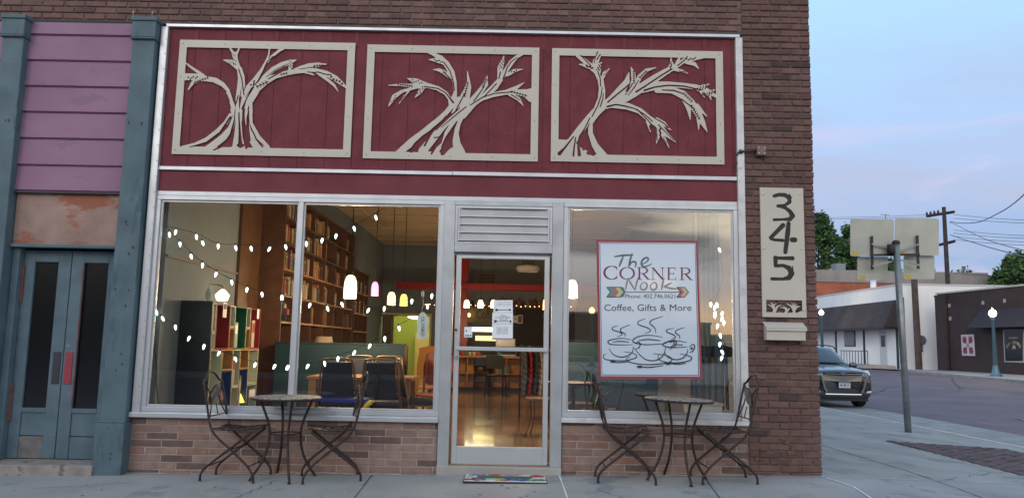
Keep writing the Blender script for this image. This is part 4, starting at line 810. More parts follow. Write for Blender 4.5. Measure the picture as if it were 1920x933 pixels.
CUP=[[(197,568),(165,575),(162,592),(200,605),(222,620),(190,637)],[(272,560),(218,582),(212,602),(240,618),(238,634)],[(366,522),(325,540),(325,560),(385,582),(398,600),(362,615)],[(477,508),(410,530),(395,552),(425,580),(432,613)],[(545,582),(502,592),(502,606),(545,625),(552,642),(530,648)],[(613,577),(562,595),(556,612),(580,630),(580,650)],
[(280,655),(220,645),(150,655),(133,668),(150,682),(220,686),(288,684)],[(160,668),(210,664),(265,668)],[(140,708),(165,745),(215,762),(260,752),(285,730),(292,695)],[(300,680),(320,668),(335,680),(325,705),(305,710)],[(120,742),(105,752),(115,775),(170,783),(240,784),(300,770),(312,755),(290,738),(232,728)],[(150,790),(200,796),(270,790)],
[(472,638),(400,626),(330,632),(290,655),(300,672),(360,684),(440,682),(500,676)],[(320,660),(380,652),(462,660)],[(296,705),(330,745),(372,778),(425,784),(465,765),(485,735),(492,700)],[(500,665),(545,655),(560,668),(550,695),(515,715)],[(520,672),(545,665),(540,690),(505,705)],[(272,760),(250,770),(265,792),(350,808),(440,806),(515,795),(532,775),(500,752),(415,740)],[(310,820),(390,826),(480,814)],
[(625,670),(570,662),(500,668),(475,685),(500,698),(560,702),(628,698)],[(540,684),(600,686)],[(485,728),(505,760),(555,778),(600,768),(625,740),(632,710)],[(640,700),(665,682),(675,700),(662,725),(642,732)],[(645,712),(660,702),(655,718)],[(452,745),(448,775),(500,795),(570,797),(640,785),(655,765),(625,750),(582,742)],[(520,802),(570,806),(620,800)]]
strokes('cup_drawing',CUP,m_ink,3.0,.003)
for x,y in ((162,788),(330,822),(508,802)): quadp([(x-14,y-6),(x+16,y-7),(x+14,y+8),(x-12,y+8)],.0095,m_ink,'cup_drawing_foot')
# closed tag
t=thing('closed_tag','pale hanging tag reading CLOSED by the string-lit window edge','sign',(0,0,0))
def TG(u,v,off=0): return at(640+u/5.185,480+v/5.185,.075-off)
mb=MB(); mb.prism([(778,545),(806,545),(846,592),(850,640),(842,690),(842,780),(828,803),(742,803),(732,780),(740,690),(734,640),(738,592)],TG,(0,.004,0)); mb.build('tag_board',mat('pale_mint_board',(.78,.90,.92),.5),t)
for i,ch in enumerate('CLOSED'):
    y=602+i*32
    text_mesh(ch,'letter',m_ink,0,0,0,0,0,t,fn=lambda u,q_,y=y:TG(778+q_*28,y-13+26*u,.003))
mb=MB(); mb.tube([TG(792,548),TG(784,510),TG(800,470),TG(792,400),TG(792,380)],.003,6); mb.lathe([(.010,0),(.014,.02),(.012,.05),(.006,.055)],tuple(TG(792,392)),8); mb.build('tag_string',m_cream,t)
# papers on the door glass
def DG(u,v,off=0): return at(860+u/4.91,480+v/4.91,.010-off)
def paper(lab,c,nm='door_notice'):
    t=thing(nm,lab,'notice',(0,0,0),0,'papers taped inside the door glass'); mb=MB(); mb.prism(c,DG,(0,.0012,0)); mb.build('sheet',m_paper,t); return t
def dtext(t,s,x0,y0,x1,y1,m=None,nm='lettering'): text_mesh(s,nm,m or slate,0,0,0,0,0,t,fn=lambda u,q_:DG(x0+(x1-x0)*u,y1+(y0-y1)*q_,.001))
t=paper('small white notice taped on the door glass above the opening hours sheet',[(322,405),(497,403),(499,516),(320,518)])
for y in (425,440,452): dtext(t,'- ---- -- -----',350,y-2,480,y+1)
mb=MB(); mb.ribbon([(335,495),(480,493)],lambda u,v:DG(u,v,.001),3,(0,.0003,0)); mb.prism([(335,484),(355,484),(368,495),(355,505),(335,505),(346,495)],lambda u,v:DG(u,v,.0012),(0,.0003,0)); mb.prism([(462,484),(472,484),(485,493),(472,503),(462,503),(470,493)],lambda u,v:DG(u,v,.0012),(0,.0003,0)); mb.build('arrow_print',m_ink,t)
t=paper('white opening hours sheet with the corner shop logo taped on the door glass',[(310,520),(500,518),(498,770),(306,768)])
dtext(t,'The',385,538,435,555); dtext(t,'CORNER',336,552,474,574,grey); dtext(t,'Nook',378,574,455,594)
dtext(t,'COFFEE, GIFTS & MORE',318,618,490,627)
for k,s in enumerate(['MONDAY 7AM-2PM','TUESDAY 7AM-2PM','WEDNESDAY 7AM-2PM','THURSDAY 7AM-2PM','FRIDAY 7AM-2PM','SATURDAY 8AM-1PM']): dtext(t,s,348,652+k*11.5,455,660+k*11.5)
mb=MB(); mb.ribbon([(345,598),(478,600)],lambda u,v:DG(u,v,.001),2,(0,.0003,0))
for x in (320,332): mb.prism([(x,586),(x+12,586),(x+25,598),(x+12,610),(x,610),(x+12,598)],lambda u,v:DG(u,v,.0012),(0,.0003,0))
mb.prism([(466,587),(476,587),(490,600),(476,612),(466,612),(476,600)],lambda u,v:DG(u,v,.0012),(0,.0003,0)); mb.build('arrow_print',m_ink,t)
MB().prism([(308,752),(498,754),(498,770),(306,768)],lambda u,v:DG(u,v,.001),(0,.0003,0)).build('print_band',mat('mauve_print',(.35,.25,.38),.6),t)
t=paper('little white payment card sticker near the door handle',[(52,650),(125,648),(124,746),(50,744)],'door_sticker')
MB().lathe([(.008,0),(.008,.001)],(0,0,0),16).build('round_mark',mat('blue_print',(.06,.12,.45),.5),t).matrix_local=Matrix.Translation(DG(70,686,.002))@Matrix.Rotation(R(90),4,'X')

for i,(x,c_) in enumerate([(58,(.4,.1,.1)),(80,(.05,.1,.4)),(102,(.05,.3,.4))]): MB().prism([(x,722),(x+16,722),(x+16,736),(x,736)],lambda u,v:DG(u,v,.0015),(0,.0003,0)).build('card_mark',mat('card_print',c_,.5),t)
# ---------------------------------------------------------------- interior
m_shade=mat('lit_warm_glass',(1,.8,.5),.4,emit=3.2,ecol=(1,.62,.22)); m_shadeP=mat('lit_mauve_glass',(.8,.3,.5),.4,emit=1.6,ecol=(.95,.35,.62)); m_shadeO=mat('lit_orange_glass',(1,.5,.2),.4,emit=2.6,ecol=(1,.45,.10)); m_shadeW=mat('lit_pale_glass',(1,.95,.8),.4,emit=3.6,ecol=(1,.80,.40))
m_cord=mat('black_cord',(.02,.018,.015),.6)
def pendant(px,py,Y,w_,h_,m,label,power,cordtop=True):
    p=at(px,py,Y); t=thing('pendant_lamp',label,'pendant lamp',p,0,'glass pendant lamps hanging in the shop')
    MB().lathe([(w_*.5,-h_*.5),(w_*.5,-h_*.45),(w_*.49,0),(w_*.44,h_*.25),(w_*.30,h_*.44),(w_*.12,h_*.5)],(0,0,0),20,caps=False).build('glass_shade',m,t,smooth=True)
    b=MB(); b.lathe([(w_*.13,h_*.48),(w_*.13,h_*.62),(.008,h_*.66)],(0,0,0),12); b.tube([(0,0,h_*.64),(0,0,IZ-p.z-.03)],.006,6); b.lathe([(.05,IZ-p.z-.04),(.06,IZ-p.z-.005)],(0,0,0),12); b.build('cord',m_cord,t)
    MB().lathe([(.001,-.03),(w_*.2,-.02),(w_*.2,.02),(.001,.05)],(0,0,0),10,caps=False).build('bulb',m_shadeW,t,smooth=True)
    if power:
        l=bpy.data.lights.new('lamp_light','POINT'); l.energy=power*1.55; l.color=(1,.70,.40); l.shadow_soft_size=.08; lo=bpy.data.objects.new('lamp_light',l); C.objects.link(lo); lo.location=p+Vector((0,0,-h_*.62-.05))
pendant(657,537,1.9,.155,.28,m_shadeW,'largest bright cream glass pendant lamp, in front of the tall bookcase',42)
pendant(703,541,3.0,.10,.19,m_shadeP,'mauve glass pendant lamp on a black cord',3)
pendant(734,559,4.6,.13,.20,m_shade,'amber glass pendant lamp left of the orange one, above the partition end',18)
pendant(757,562,5.6,.13,.20,m_shadeO,'orange glass pendant lamp nearest the closed tag',0)
for k,px in enumerate((875,901,925)): pendant(px,569,9.2,.12,.17,m_shadeW,['leftmost white pendant lamp in the row over the counter seen through the door','middle white pendant lamp in the row over the counter seen through the door','white pendant lamp over the counter half behind the door notice'][k],40 if k==1 else 0)
pendant(1022,570,6.2,.075,.19,m_shade,'slim amber pendant lamp at the right edge of the door glass',6)
pendant(1073,541,2.4,.14,.23,m_shadeW,'bright cream pendant lamp behind the left edge of the poster window',45)
pendant(1058,549,4.0,.08,.17,m_shadeO,'narrow orange pendant lamp just inside the frame of the poster window',0)
# kitchen beyond the opening
m_kit=mat('lime_kitchen_wall',(.42,.52,.10),.7)
mb=MB(); y0=IY1+.14; yb_=y0+2.5
mb.box(kx0-1.5,kx1+1.5,yb_,yb_+.1,.1,IZ); mb.box(kx1+.2,kx1+.3,y0,yb_,.1,IZ); mb.build('kitchen_wall',m_kit,caf)
mb=MB(); mb.box(kx0-1.5,kx1+.19,y0,yb_,3.0,3.1); mb.box(kx0-1.6,kx0-1.5,y0,yb_,.1,3); mb.build('kitchen_ceiling',m_ceil,caf)
MB().box(kx0-1.5,kx1+.3,y0,yb_,.0,.09).build('kitchen_floor',m_floor,caf)
mb=MB(); mb.box(kx0-.05,kx0,IY1-.03,IY1+.0,.1,kz+.06); mb.box(kx1-.0,kx1+.05,IY1-.03,IY1,.1,kz+.06); mb.box(kx0-.6,kx1+.05,IY1-.034,IY1,kz,kz+.07); mb.build('opening_casing',mat('pale_yellow_casing',(.75,.68,.38),.6),caf)
ld=bpy.data.lights.new('kitchen_light','AREA'); ld.energy=30; ld.color=(1,.88,.55); ld.size=1.6; lo=bpy.data.objects.new('kitchen_light',ld); C.objects.link(lo); lo.location=((kx0+kx1)/2,y0+1.1,2.95)
t=thing('ceiling_fixture','glowing round kitchen ceiling fixture seen in the lime opening','ceiling light',at(783,594,IY1+.9))
MB().lathe([(.02,-.06),(.2,-.04),(.28,0),(.2,.04),(.02,.06)],(0,0,0),20).build('diffuser',mat('lit_fixture',(1,1,.8),.4,emit=9,ecol=(1,.92,.6)),t,smooth=True)
MB().tube([(0,0,.06),(0,0,3.0-t.location.z)],.02,8).build('stem',m_alu,t)
mb=MB(); x=at(781,600,yb_-.1).x; mb.box(x,x+.5,yb_-.3,yb_-.01,.1,1.5); mb.box(x+.04,x+.46,yb_-.32,yb_-.301,.2,1.4); tag(mb.build('kitchen_cupboard',mat('yellow_cupboard',(.75,.6,.22),.5)),'tall yellow cupboard standing in the lime kitchen opening','cupboard')
# curtains on a rail left of the opening
t=thing('curtain','long grey curtains hanging beside the lime kitchen opening','curtain',(0,0,0))
xa,xb=at(694,600,IY1-.2).x,at(737,600,IY1-.2).x; zt=at(715,592,IY1-.2).z
for a,b in ((xa,xa+.25),(xa+.33,xb)):
    mb=MB(); n=26
    for k in range(n):
        u0,u1=k/n,(k+1)/n; f=lambda u:IY1-.2+.035*math.sin(u*math.pi*9); mb.poly([(a+(b-a)*u0,f(u0),.14),(a+(b-a)*u1,f(u1),.14),(a+(b-a)*u1,f(u1),zt),(a+(b-a)*u0,f(u0),zt)])
    mb.build('drape',mat('grey_curtain',(.30,.27,.22),.85),t,smooth=True)
MB().tube([(xa-.1,IY1-.2,zt+.02),(xb+.1,IY1-.2,zt+.02)],.015,8).build('rail',m_black,t)
# ---- tall bookcases (against the left wall)
SX=-3.08
def bookcase(label,ya,yb,ztop,shelves,ndiv,book_rows,which):
    t=thing('bookcase',label,'bookcase',(IX0+.03,ya,.10))
    L_=yb-ya; D_=SX-IX0-.03; z0=.1
    mb=MB(); mb.box(0,D_,0,.03,0,ztop-z0); mb.build('end_panel',m_walnut,t,bevel=.003)
    mb=MB(); mb.box(0,D_,L_-.03,L_,0,ztop-z0); mb.build('end_panel',m_walnut,t,bevel=.003)
    MB().box(0,.015,.03,L_-.03,0,ztop-z0).build('back_panel',m_walnut,t)
    MB().box(0,D_+.01,-.01,L_+.01,ztop-z0,ztop-z0+.03).build('top_board',m_walnut,t,bevel=.003)
    for z in shelves: MB().box(.016,D_+.004,.031,L_-.031,z-z0-.015,z-z0+.012).build('shelf',m_wood if z<2.25 else m_walnut,t,bevel=.002)
    bounds=[0+.03+(L_-.06)*k/ndiv for k in range(ndiv+1)]
    for b in bounds[1:-1]: MB().box(.016,D_,b-.01,b+.01,.0,ztop-z0-.001).build('divider',m_walnut,t)
    return t,bounds
bm=[]
for k in range(6):
    hh=(.20,.23,.26,.22,.24,.28)[k]; th=(.030,.040,.046,.034,.056,.040)[k]; 
    mb=MB(); d=.17; mb.mi=0; mb.box(-d,0,0,th,0,hh); mb.mi=1; mb.box(-d+.002,-.004,.003,th-.003,hh,hh+.0015); mb.mi=2; mb.box(-.0005,.0008,.002,th-.002,hh*.72,hh*.80); mb.box(-.0005,.0008,.002,th-.002,hh*.12,hh*.16)
    bm.append((mb,th,hh))
bcol=[(.30,.05,.04),(.08,.11,.16),(.45,.36,.22),(.12,.16,.08),(.36,.20,.09),(.55,.50,.40),(.13,.05,.08),(.20,.13,.08),(.50,.28,.10),(.62,.58,.50)]
mb_mats=[mat('book_cloth',c_,.6) for c_ in bcol]; m_pages=mat('book_pages',(.6,.55,.42),.9); m_gilt=mat('gilt_band',(.55,.40,.12),.4)
books=[]
for (mb,th,hh) in bm:
    for c_ in range(len(bcol)):
        me=bpy.data.meshes.new('book'); me.from_pydata(mb.v,[],mb.f)
        for m in (mb_mats[c_],m_pages,m_gilt): me.materials.append(m)
        me.polygons.foreach_set('material_index',mb.m); me.update(); books.append((me,th,hh))
def fill(ya,yb,z,X,label,group,dens=1.0,lim=99,facing=0,maxh=.3):
    y=ya+.02; n=0
    while y<yb-.06 and n<lim:
        me,th,hh=rnd.choice(books)
        if hh>maxh: continue
        if rnd.random()<dens:
            o=bpy.data.objects.new('book',me); C.objects.link(o); tag(o,label,'book',group)
            lean=rnd.random()<.06
            o.location=(X-rnd.uniform(.01,.05),y,z+.0125); o.rotation_euler=(R(-9) if lean else 0,0,0); n+=1
            if lean: y+=.035
        y+=th+.0015+(rnd.uniform(.0,.004)) if rnd.random()<.9 or dens==1 else rnd.uniform(.08,.25)
    return n
YA,YB=2.95,7.6
sh=[.14,.62,1.10,1.47,1.83,2.19,2.55,2.9]
t1,b1=bookcase('tall dark wooden bookcase full of old books along the left wall',YA,YB,3.24,sh,6,None,1)
rows={1.47:'in the low open row',1.83:'in the fourth row down',2.19:'in the third row down',2.55:'in the second row down',2.9:'in the top row'}
tot=0
ords=['nearest','second','third','fourth','fifth','farthest']
for z,nm in rows.items():
    for k in range(6):
        a,b=YA+b1[k]+.01,YA+b1[k+1]-.01
        if z==1.47: lim,d_=(2,.5)
        else: lim,d_=(14 if k<3 else 8,1.0)
        if z==2.9 and k in(4,): lim=3
        if z==2.55 and k==3: lim=3
        tot+=fill(a,b,z,SX-.01,'old hardback %s of the tall bookcase, %s bay'%(nm,ords[k]),'books in the tall bookcase',d_,lim)
t2,b2=bookcase('lower narrow bookcase standing beyond the tall one on the left wall',7.75,9.2,2.62,[.14,.62,1.05,1.42,1.78,2.2],3,None,2)
for z in (1.78,2.2):
    for k in range(3): tot+=fill(7.75+b2[k]+.01,7.75+b2[k+1]-.01,z,SX-.01,'old book on the far lower bookcase, %s row'%('upper' if z>2 else 'middle'),'books in the far bookcase',1,9)
print('books',tot)
# brown panel between the cube shelves and the bookcase
tag(MB().box(IX0+.002,IX0+.04,2.18,2.94,.1,2.62+.9).build('wood_panel',mat('brown_veneer',(.14,.07,.035),.45,var=.2,vs=4)),'dark brown veneer panel on the left wall in front of the bookcase','panel')
# ---- coloured cube shelving
t=thing('cube_shelf','stepped cube bookshelf with black end and red green blue and cream boxes','cube shelf',(IX0+.01,.62,.10))
Xf=.33
MB().box(0,Xf,0,.025,0,1.52).build('end_panel',m_black,t)
cube=dict(r=(.30,.025,.025),g=(.02,.16,.07),b=(.02,.05,.22),c=(.50,.53,.42),o=(.45,.26,.09),k=(.04,.02,.02))
cm={k:mat('cube_'+k,v,.6) for k,v in cube.items()}
def cubebox(y0,y1,z0,z1,c_):
    mb=MB(); th=.012; mb.box(0.01,Xf,y0,y1,z0,z0+th); mb.box(.01,Xf,y0,y1,z1-th,z1-.001); mb.box(.01,Xf,y0,y0+th,z0+th,z1-th); mb.box(.01,Xf,y1-th,y1-.001,z0+th,z1-th); mb.box(.01,.022,y0+th,y1-th,z0+th,z1-th)
    mb.build('cube_box',cm[c_],t)
def cube_px(x0,x1,yt,yb,c_):
    a=atX(320+x0/4.243,560+yt/4.243,SX); b=atX(320+x1/4.243,560+yb/4.243,SX); 
    am=atX(320+x1/4.243,560+yt/4.243,SX)
    y0,y1=a.y-t.location.y,am.y-t.location.y; cubebox(y0,y1,b.z-.1,a.z-.1,c_)
# local layout: columns along the wall (y), rows of height
ys_=[.03,.13,.60,.74,1.20,1.34,1.62]
Z3,Z2,Z1,Z0=1.50,1.10,.72,.34
for y0,y1,z0,z1,c_ in [(.03,.12,1.20,1.50,'c'),(.13,.52,1.02,1.50,'r'),(.53,.68,1.26,1.50,'c'),(.53,.68,1.02,1.255,'o'),(.69,1.05,1.02,1.50,'g'),(1.06,1.2,1.26,1.50,'c'),(1.06,1.2,1.02,1.255,'o'),(1.21,1.56,1.02,1.50,'r'),(.03,.12,1.02,1.195,'c'),
 (.03,.36,.54,1.015,'c'),(.37,.68,.79,1.015,'o'),(.69,.92,.60,1.015,'c'),(.93,1.2,.79,1.015,'o'),(1.21,1.56,.6,1.015,'c'),(.37,.68,.32,.785,'b'),(.93,1.20,.34,.785,'b'),(.69,.92,.34,.595,'c'),(.03,.36,.2,.535,'c'),(1.21,1.56,.3,.595,'c'),(.37,.6,.02,.315,'o'),(.61,.9,.02,.335,'c'),(.91,1.2,.02,.335,'o'),(1.21,1.56,.02,.295,'g'),(.03,.36,.01,.195,'r')]: cubebox(y0,y1,z0,z1,c_)
tx,ty,tz=t.location
def on_shelf(nm,lab,cat,y0,y1,z0,z1,m,x=.30,th=.02,art=None):
    r=thing(nm,lab,cat,(tx+x,ty+(y0+y1)/2,tz+z0)); h=(y1-y0)/2; mb=MB(); mb.box(-th,0,-h,h,0,z1-z0); mb.build('cover',m,r,bevel=.002)
    mb=MB(); mb.box(0,.001,-h*.8,h*.8,(z1-z0)*.55,(z1-z0)*.9); mb.build('cover_print',art or m_paper,r)
on_shelf('picture_book','pale upright picture book standing in the green cube','book',.72,.88,1.035,1.32,mat('grey_cover',(.33,.38,.38),.5))
on_shelf('picture_book','tall cream book with red print in the upper right red cube','book',1.36,1.46,1.035,1.36,mat('beige_cover',(.5,.42,.33),.5),art=cm['r'])
on_shelf('picture_book','brown photo-covered book in the left blue cube','book',.42,.56,.335,.58,mat('brown_cover',(.16,.11,.09),.5),art=mat('sepia_print',(.3,.22,.18),.5))
on_shelf('picture_book','thin blue book in the tall cream cube at left','book',.06,.10,.555,.95,mat('blue_cover',(.05,.12,.25),.5))
on_shelf('picture_book','teal record-like book with a circle at the right end of the cubes','book',1.25,1.50,.31,.56,mat('slate_cover',(.10,.15,.19),.5),x=.34)
on_shelf('picture_book','grey patterned magazine in the middle cream cube','book',.72,.86,.615,.93,mat('mag_cover',(.40,.36,.30),.5),art=cm['r'])
for i in range(5): on_shelf('thin_book',['first','second','third','fourth','fifth'][i]+' slim paperback from the left in the right blue cube','book',.95+i*.022,.967+i*.022,.355,.72-rnd.random()*.08,mb_mats[(i*3)%10],x=.31,art=mb_mats[5])
on_shelf('notice_card','white card pinned to the top left red cube','card',.26,.37,1.36,1.52,m_paper,x=.345,th=.003,art=m_ink)
on_shelf('notice_card','cream card pinned to the top right red cube','card',1.38,1.46,1.38,1.50,m_paper,x=.345,th=.003,art=m_paper)
r=thing('small_lamp','little lit yellow lamp glowing in the right blue cube','lamp',(tx+.28,ty+1.12,tz+.40)); MB().lathe([(.06,0),(.012,.10)],(0,0,0),12).build('lamp_shade',mat('lit_yellow',(1,.7,.1),.5,emit=2.5,ecol=(1,.6,.08)),r,smooth=True); MB().lathe([(.03,-.045),(.008,-.035),(.008,0)],(0,0,0),10).build('lamp_base',m_black,r)
# lantern on the wall
t=thing('wall_lantern','lit pale faceted lantern hanging on the grey left wall','lamp',atX(417,553,IX0+.14))
MB().lathe([(.045,-.07),(.065,-.06),(.085,.0),(.03,.06),(.012,.07)],(0,0,0),5).build('lamp_shade',mat('lit_lantern',(1,.9,.7),.5,emit=1.5,ecol=(1,.86,.58)),t)
mb=MB(); mb.tube([(0,0,.07),(0,0,.10),(-.06,0,.12),(-.138,0,.12)],.005,6); mb.build('bracket',m_cord,t)
# ---- teal partition + table lamp behind
YP_=2.75
xa,xb=at(513,700,YP_).x,at(757,700,YP_).x; zp=at(640,642,YP_).z
t=thing('partition','low dark teal partition wall behind the wooden table','partition',(0,0,0))
MB().box(xa,xb,YP_,YP_+.09,.1,zp-.02).build('panel',m_teal,t,bevel=.004); MB().box(xa-.01,xb+.012,YP_-.012,YP_+.1,zp-.0195,zp).build('cap_rail',m_teal,t); MB().box(xb,xb+.035,YP_-.004,YP_+.1,.1,zp-.02).build('end_post',m_walnut,t)
t=thing('table_lamp','pleated cream lamp shade peeking over the teal partition','lamp',at(607,641,3.6)-Vector((0,0,.42)))
MB().lathe([(.15,.36),(.105,.50)],(0,0,0),28,caps=False).build('lamp_shade',mat('cream_shade',(.55,.42,.28),.8),t); MB().lathe([(.08,0),(.09,.02),(.03,.06),(.05,.16),(.03,.28),(.01,.36),(.01,.48)],(0,0,0),16).build('lamp_base',m_walnut,t,smooth=True)
t3=thing('side_table','wooden side table behind the partition carrying the lamp','table',(t.location.x,3.6,.10)); zz=t.location.z-.1
MB().box(-.3,.3,-.25,.25,zz-.03,zz).build('tabletop',m_walnut,t3)
for a in(-.26,.26):
    for b in(-.21,.21): MB().box(a-.02,a+.02,b-.02,b+.02,0,zz-.03).build('leg',m_walnut,t3)
# plush doll on a shelf end
p=atX(533,578,SX-.02); t=thing('doll','dark cloth doll in a pale cap sitting at the near end of the bookcase','doll',(SX-.12,YA+.3,1.495))
mb=MB(); mb.lathe([(.02,0),(.10,.02),(.12,.09),(.09,.18),(.045,.235)],(0,0,0),14); mb.lathe([(.02,.22),(.07,.25),(.082,.30),(.06,.35),(.02,.37)],(0,0,0),14)
mb.tube([(0,.08,.18),(.08,.14,.10),(.12,.12,.05)],[.03,.028,.02],8); mb.tube([(0,-.08,.18),(.08,-.14,.10),(.12,-.12,.05)],[.03,.028,.02],8); mb.tube([(0,.05,.03),(.12,.07,.02)],.03,8); mb.tube([(0,-.05,.03),(.12,-.07,.02)],.03,8); mb.build('body',mat('navy_cloth',(.03,.035,.06),.9),t,smooth=True)
MB().lathe([(.10,.33),(.095,.36),(.06,.40),(.01,.42)],(0,0,0),14).build('cap',mat('pale_cloth',(.5,.46,.42),.9),t,smooth=True); MB().box(.09,.13,-.05,.05,.08,.16).build('scarf',cm['r'],t)
# ---- stacking chairs and wood table in the left window
m_pad=mat('black_vinyl',(.018,.020,.028),.5,bump=.15,bs=50); m_bronze=mat('bronze_tube',(.28,.20,.13),.35,metal=.8)
def stack_chair(loc,rz,label,first=[None]):
    if first[0]: return dup(first[0],loc,rz,label)
    t=thing('stacking_chair',label,'chair',loc,rz,'black padded stacking chairs at the wooden table')
    # back toward -y local
    path=bez([(-.235,-.235,.0),(-.215,-.215,.42),(-.19,-.26,.70),(-.165,-.30,.90),(-.12,-.31,.945),(.12,-.31,.945),(.165,-.30,.90),(.19,-.26,.70),(.215,-.215,.42),(.235,-.235,0)],6)
    MB().tube(path,.012,8).build('back_frame',m_bronze,t,smooth=True)
    for s in (-1,1): MB().tube(bez([(s*.225,.23,0),(s*.21,.20,.40),(s*.20,.0,.435),(s*.205,-.215,.44)],5),.011,8).build('leg',m_bronze,t,smooth=True)
    mb=MB(); mb.hexa([(-.185,-.245,.52),(.185,-.245,.52),(.185,-.215,.52),(-.185,-.215,.52),(-.15,-.312,.915),(.15,-.312,.915),(.15,-.28,.915),(-.15,-.28,.915)]); mb.build('backrest',m_pad,t,bevel=.012)
    MB().box(-.215,.215,-.20,.23,.435,.50).build('seat',m_pad,t,bevel=.02); first[0]=t; return t
pl=at(644,760,.95); pr=at(716,760,.95)
stack_chair((at(642,740,1.22).x,1.2,.1),0,'black stacking chair in front of the wooden table, left of the pair')
stack_chair((at(720,740,1.22).x,1.2,.1),0,'black stacking chair in front of the wooden table, right of the pair')
stack_chair((at(661,740,2.3).x,2.35,.1),R(180),'black stacking chair behind the wooden table on its left, facing the window')
stack_chair((at(719,740,2.3).x,2.35,.1),R(180),'black stacking chair behind the wooden table on its right, facing the window')
stack_chair((at(790,740,1.5).x+.02,1.5,.1),R(-70),'black stacking chair at the right end of the wooden table')
t=thing('wooden_table','honey wood dining table between the black stacking chairs','table',(0,1.72,.1))
xl,xr=at(580,710,1.5).x,at(775,710,1.5).x
mb=MB(); mb.box(xl,xr,-.35,.35,.70,.735); mb.build('tabletop',m_wood,t,bevel=.004)
mb=MB(); mb.box(xl+.04,xr-.04,-.31,-.285,.60,.70); mb.box(xl+.04,xr-.04,.285,.31,.60,.70); mb.build('apron',m_wood,t)
for x in (xl+.02,xr-.12):
    for y in (-.33,.24): MB().box(x,x+.09,y,y+.09,0,.70).build('leg',m_wood,t,bevel=.003)
t=thing('low_bench','low blue-topped bench just inside the left window','bench',(at(622,762,.7).x,.62,.1))
MB().box(-.42,.42,-.16,.16,.52,.56).build('tabletop',mat('deep_blue_top',(.02,.035,.28),.35),t,bevel=.006)
for x in(-.38,.38):
    for y in (-.13,.13): MB().tube([(x,y,0),(x*.97,y*.95,.52)],.012,8).build('leg',m_bronze,t)
t=thing('yellow_toy','small yellow curved toy on the sill behind the right bistro chair','toy',at(689,764,.3)); MB().tube(bez([(-.06,0,-.10),(-.035,0,-.03),(.0,0,.03),(.06,0,.07)],5),[.012]*3+[.026]*10+[.014]*3,10).build('toy',mat('toy_yellow',(.62,.48,.02),.5),t,smooth=True)
# brown chairs near the counter side, seen by the right edge of the left window
def slat_chair(loc,rz,label,m,h=.95,back='slab',cat='chair',nm='wooden_chair'):
    t=thing(nm,label,cat,loc,rz)
    MB().box(-.21,.21,-.2,.22,.43,.465).build('seat',m,t,bevel=.01)
    for s in (-1,1):
        MB().tube([(s*.19,.19,0),(s*.18,.17,.43)],.018,8).build('leg',m,t); MB().tube([(s*.2,-.24,0),(s*.18,-.19,.43),(s*.18,-.27,h)],.018,8).build('leg',m,t)
    if back=='slab':
        mb=MB(); mb.prism([(-.2,.58),(.2,.58),(.22,.8),(.19,h),(.08,h+.03),(-.08,h+.03),(-.19,h),(-.22,.8)],lambda u,v:Vector((u,-.19-.08*(v-.43)/.5-.02,v)),(0,.025,0)); mb.build('backrest',m,t,bevel=.005)
    else:
        for k in range(5): MB().tube([(-.13+.065*k,-.2,.46),(-.14+.07*k,-.265,h-.06)],[.016,.022],6).build('spindle',m,t)
        mb=MB(); mb.prism([(-.24,h-.08),(.24,h-.08),(.26,h+.02),(.15,h+.05),(0,h+.03),(-.15,h+.05),(-.26,h+.02)],lambda u,v:Vector((u,-.275,v)),(0,.025,0)); mb.build('crest_rail',m,t,bevel=.004)
    MB().tube([(-.18,.18,.2),(.18,.18,.2)],.01,6).build('stretcher',m,t)
    return t
m_ply=mat('orange_plywood',(.50,.22,.07),.35,var=.15,vs=5); m_rustpad=mat('rust_vinyl',(.22,.05,.025),.5)
def on_floor(px,pyy): p=atZ(px,pyy,.1); return (p.x,p.y,.1)
slat_chair((at(797,700,4.6).x,4.6,.1),R(25),'orange bentwood chair behind the closed tag',m_ply,1.05)
slat_chair((at(806,700,3.0).x,3.0,.1),R(160),'rust brown padded chair below the closed tag',m_rustpad,.98)
t=slat_chair(on_floor(904,733),R(4),'dark low chair in the middle of the shop floor seen through the door',m_black,.78)
# padded back on that chair
MB().box(-.19,.19,-.285,-.25,.60,.80).build('cushion',mat('navy_cushion',(.02,.04,.09),.7),t,bevel=.01)
slat_chair((at(930,700,9.4).x,9.6,.1),R(190),'black wooden chair facing the counter beyond the dark low chair',m_black,.86)
# ---- counter zone seen through the door
cy=11.2; CX0,CX1=at(800,700,cy).x,at(1030,700,cy).x+.4; cz=at(930,667,cy).z
t=thing('service_counter','long honey wood service counter with open shelves at the back of the shop','counter',(0,cy,.1))
mb=MB(); mb.box(CX0,CX1,-.03,.62,cz-.1-.05,cz-.1); mb.build('countertop',m_wood,t,bevel=.005)
MB().box(CX0+.02,CX1-.02,.3,.6,.08,cz-.151).build('cabinet_back',m_wood,t); MB().box(CX0+.03,CX1-.03,.03,.3,0,.078).build('plinth',m_black,t)
n=7
for k in range(n+1): x=CX0+.02+(CX1-CX0-.06)*k/n; MB().box(x,x+.025,.0,.3,.08,cz-.151).build('divider',m_wood,t)
MB().box(CX0+.05,CX1-.05,.02,.3,.40,.42).build('shelf',m_wood,t)
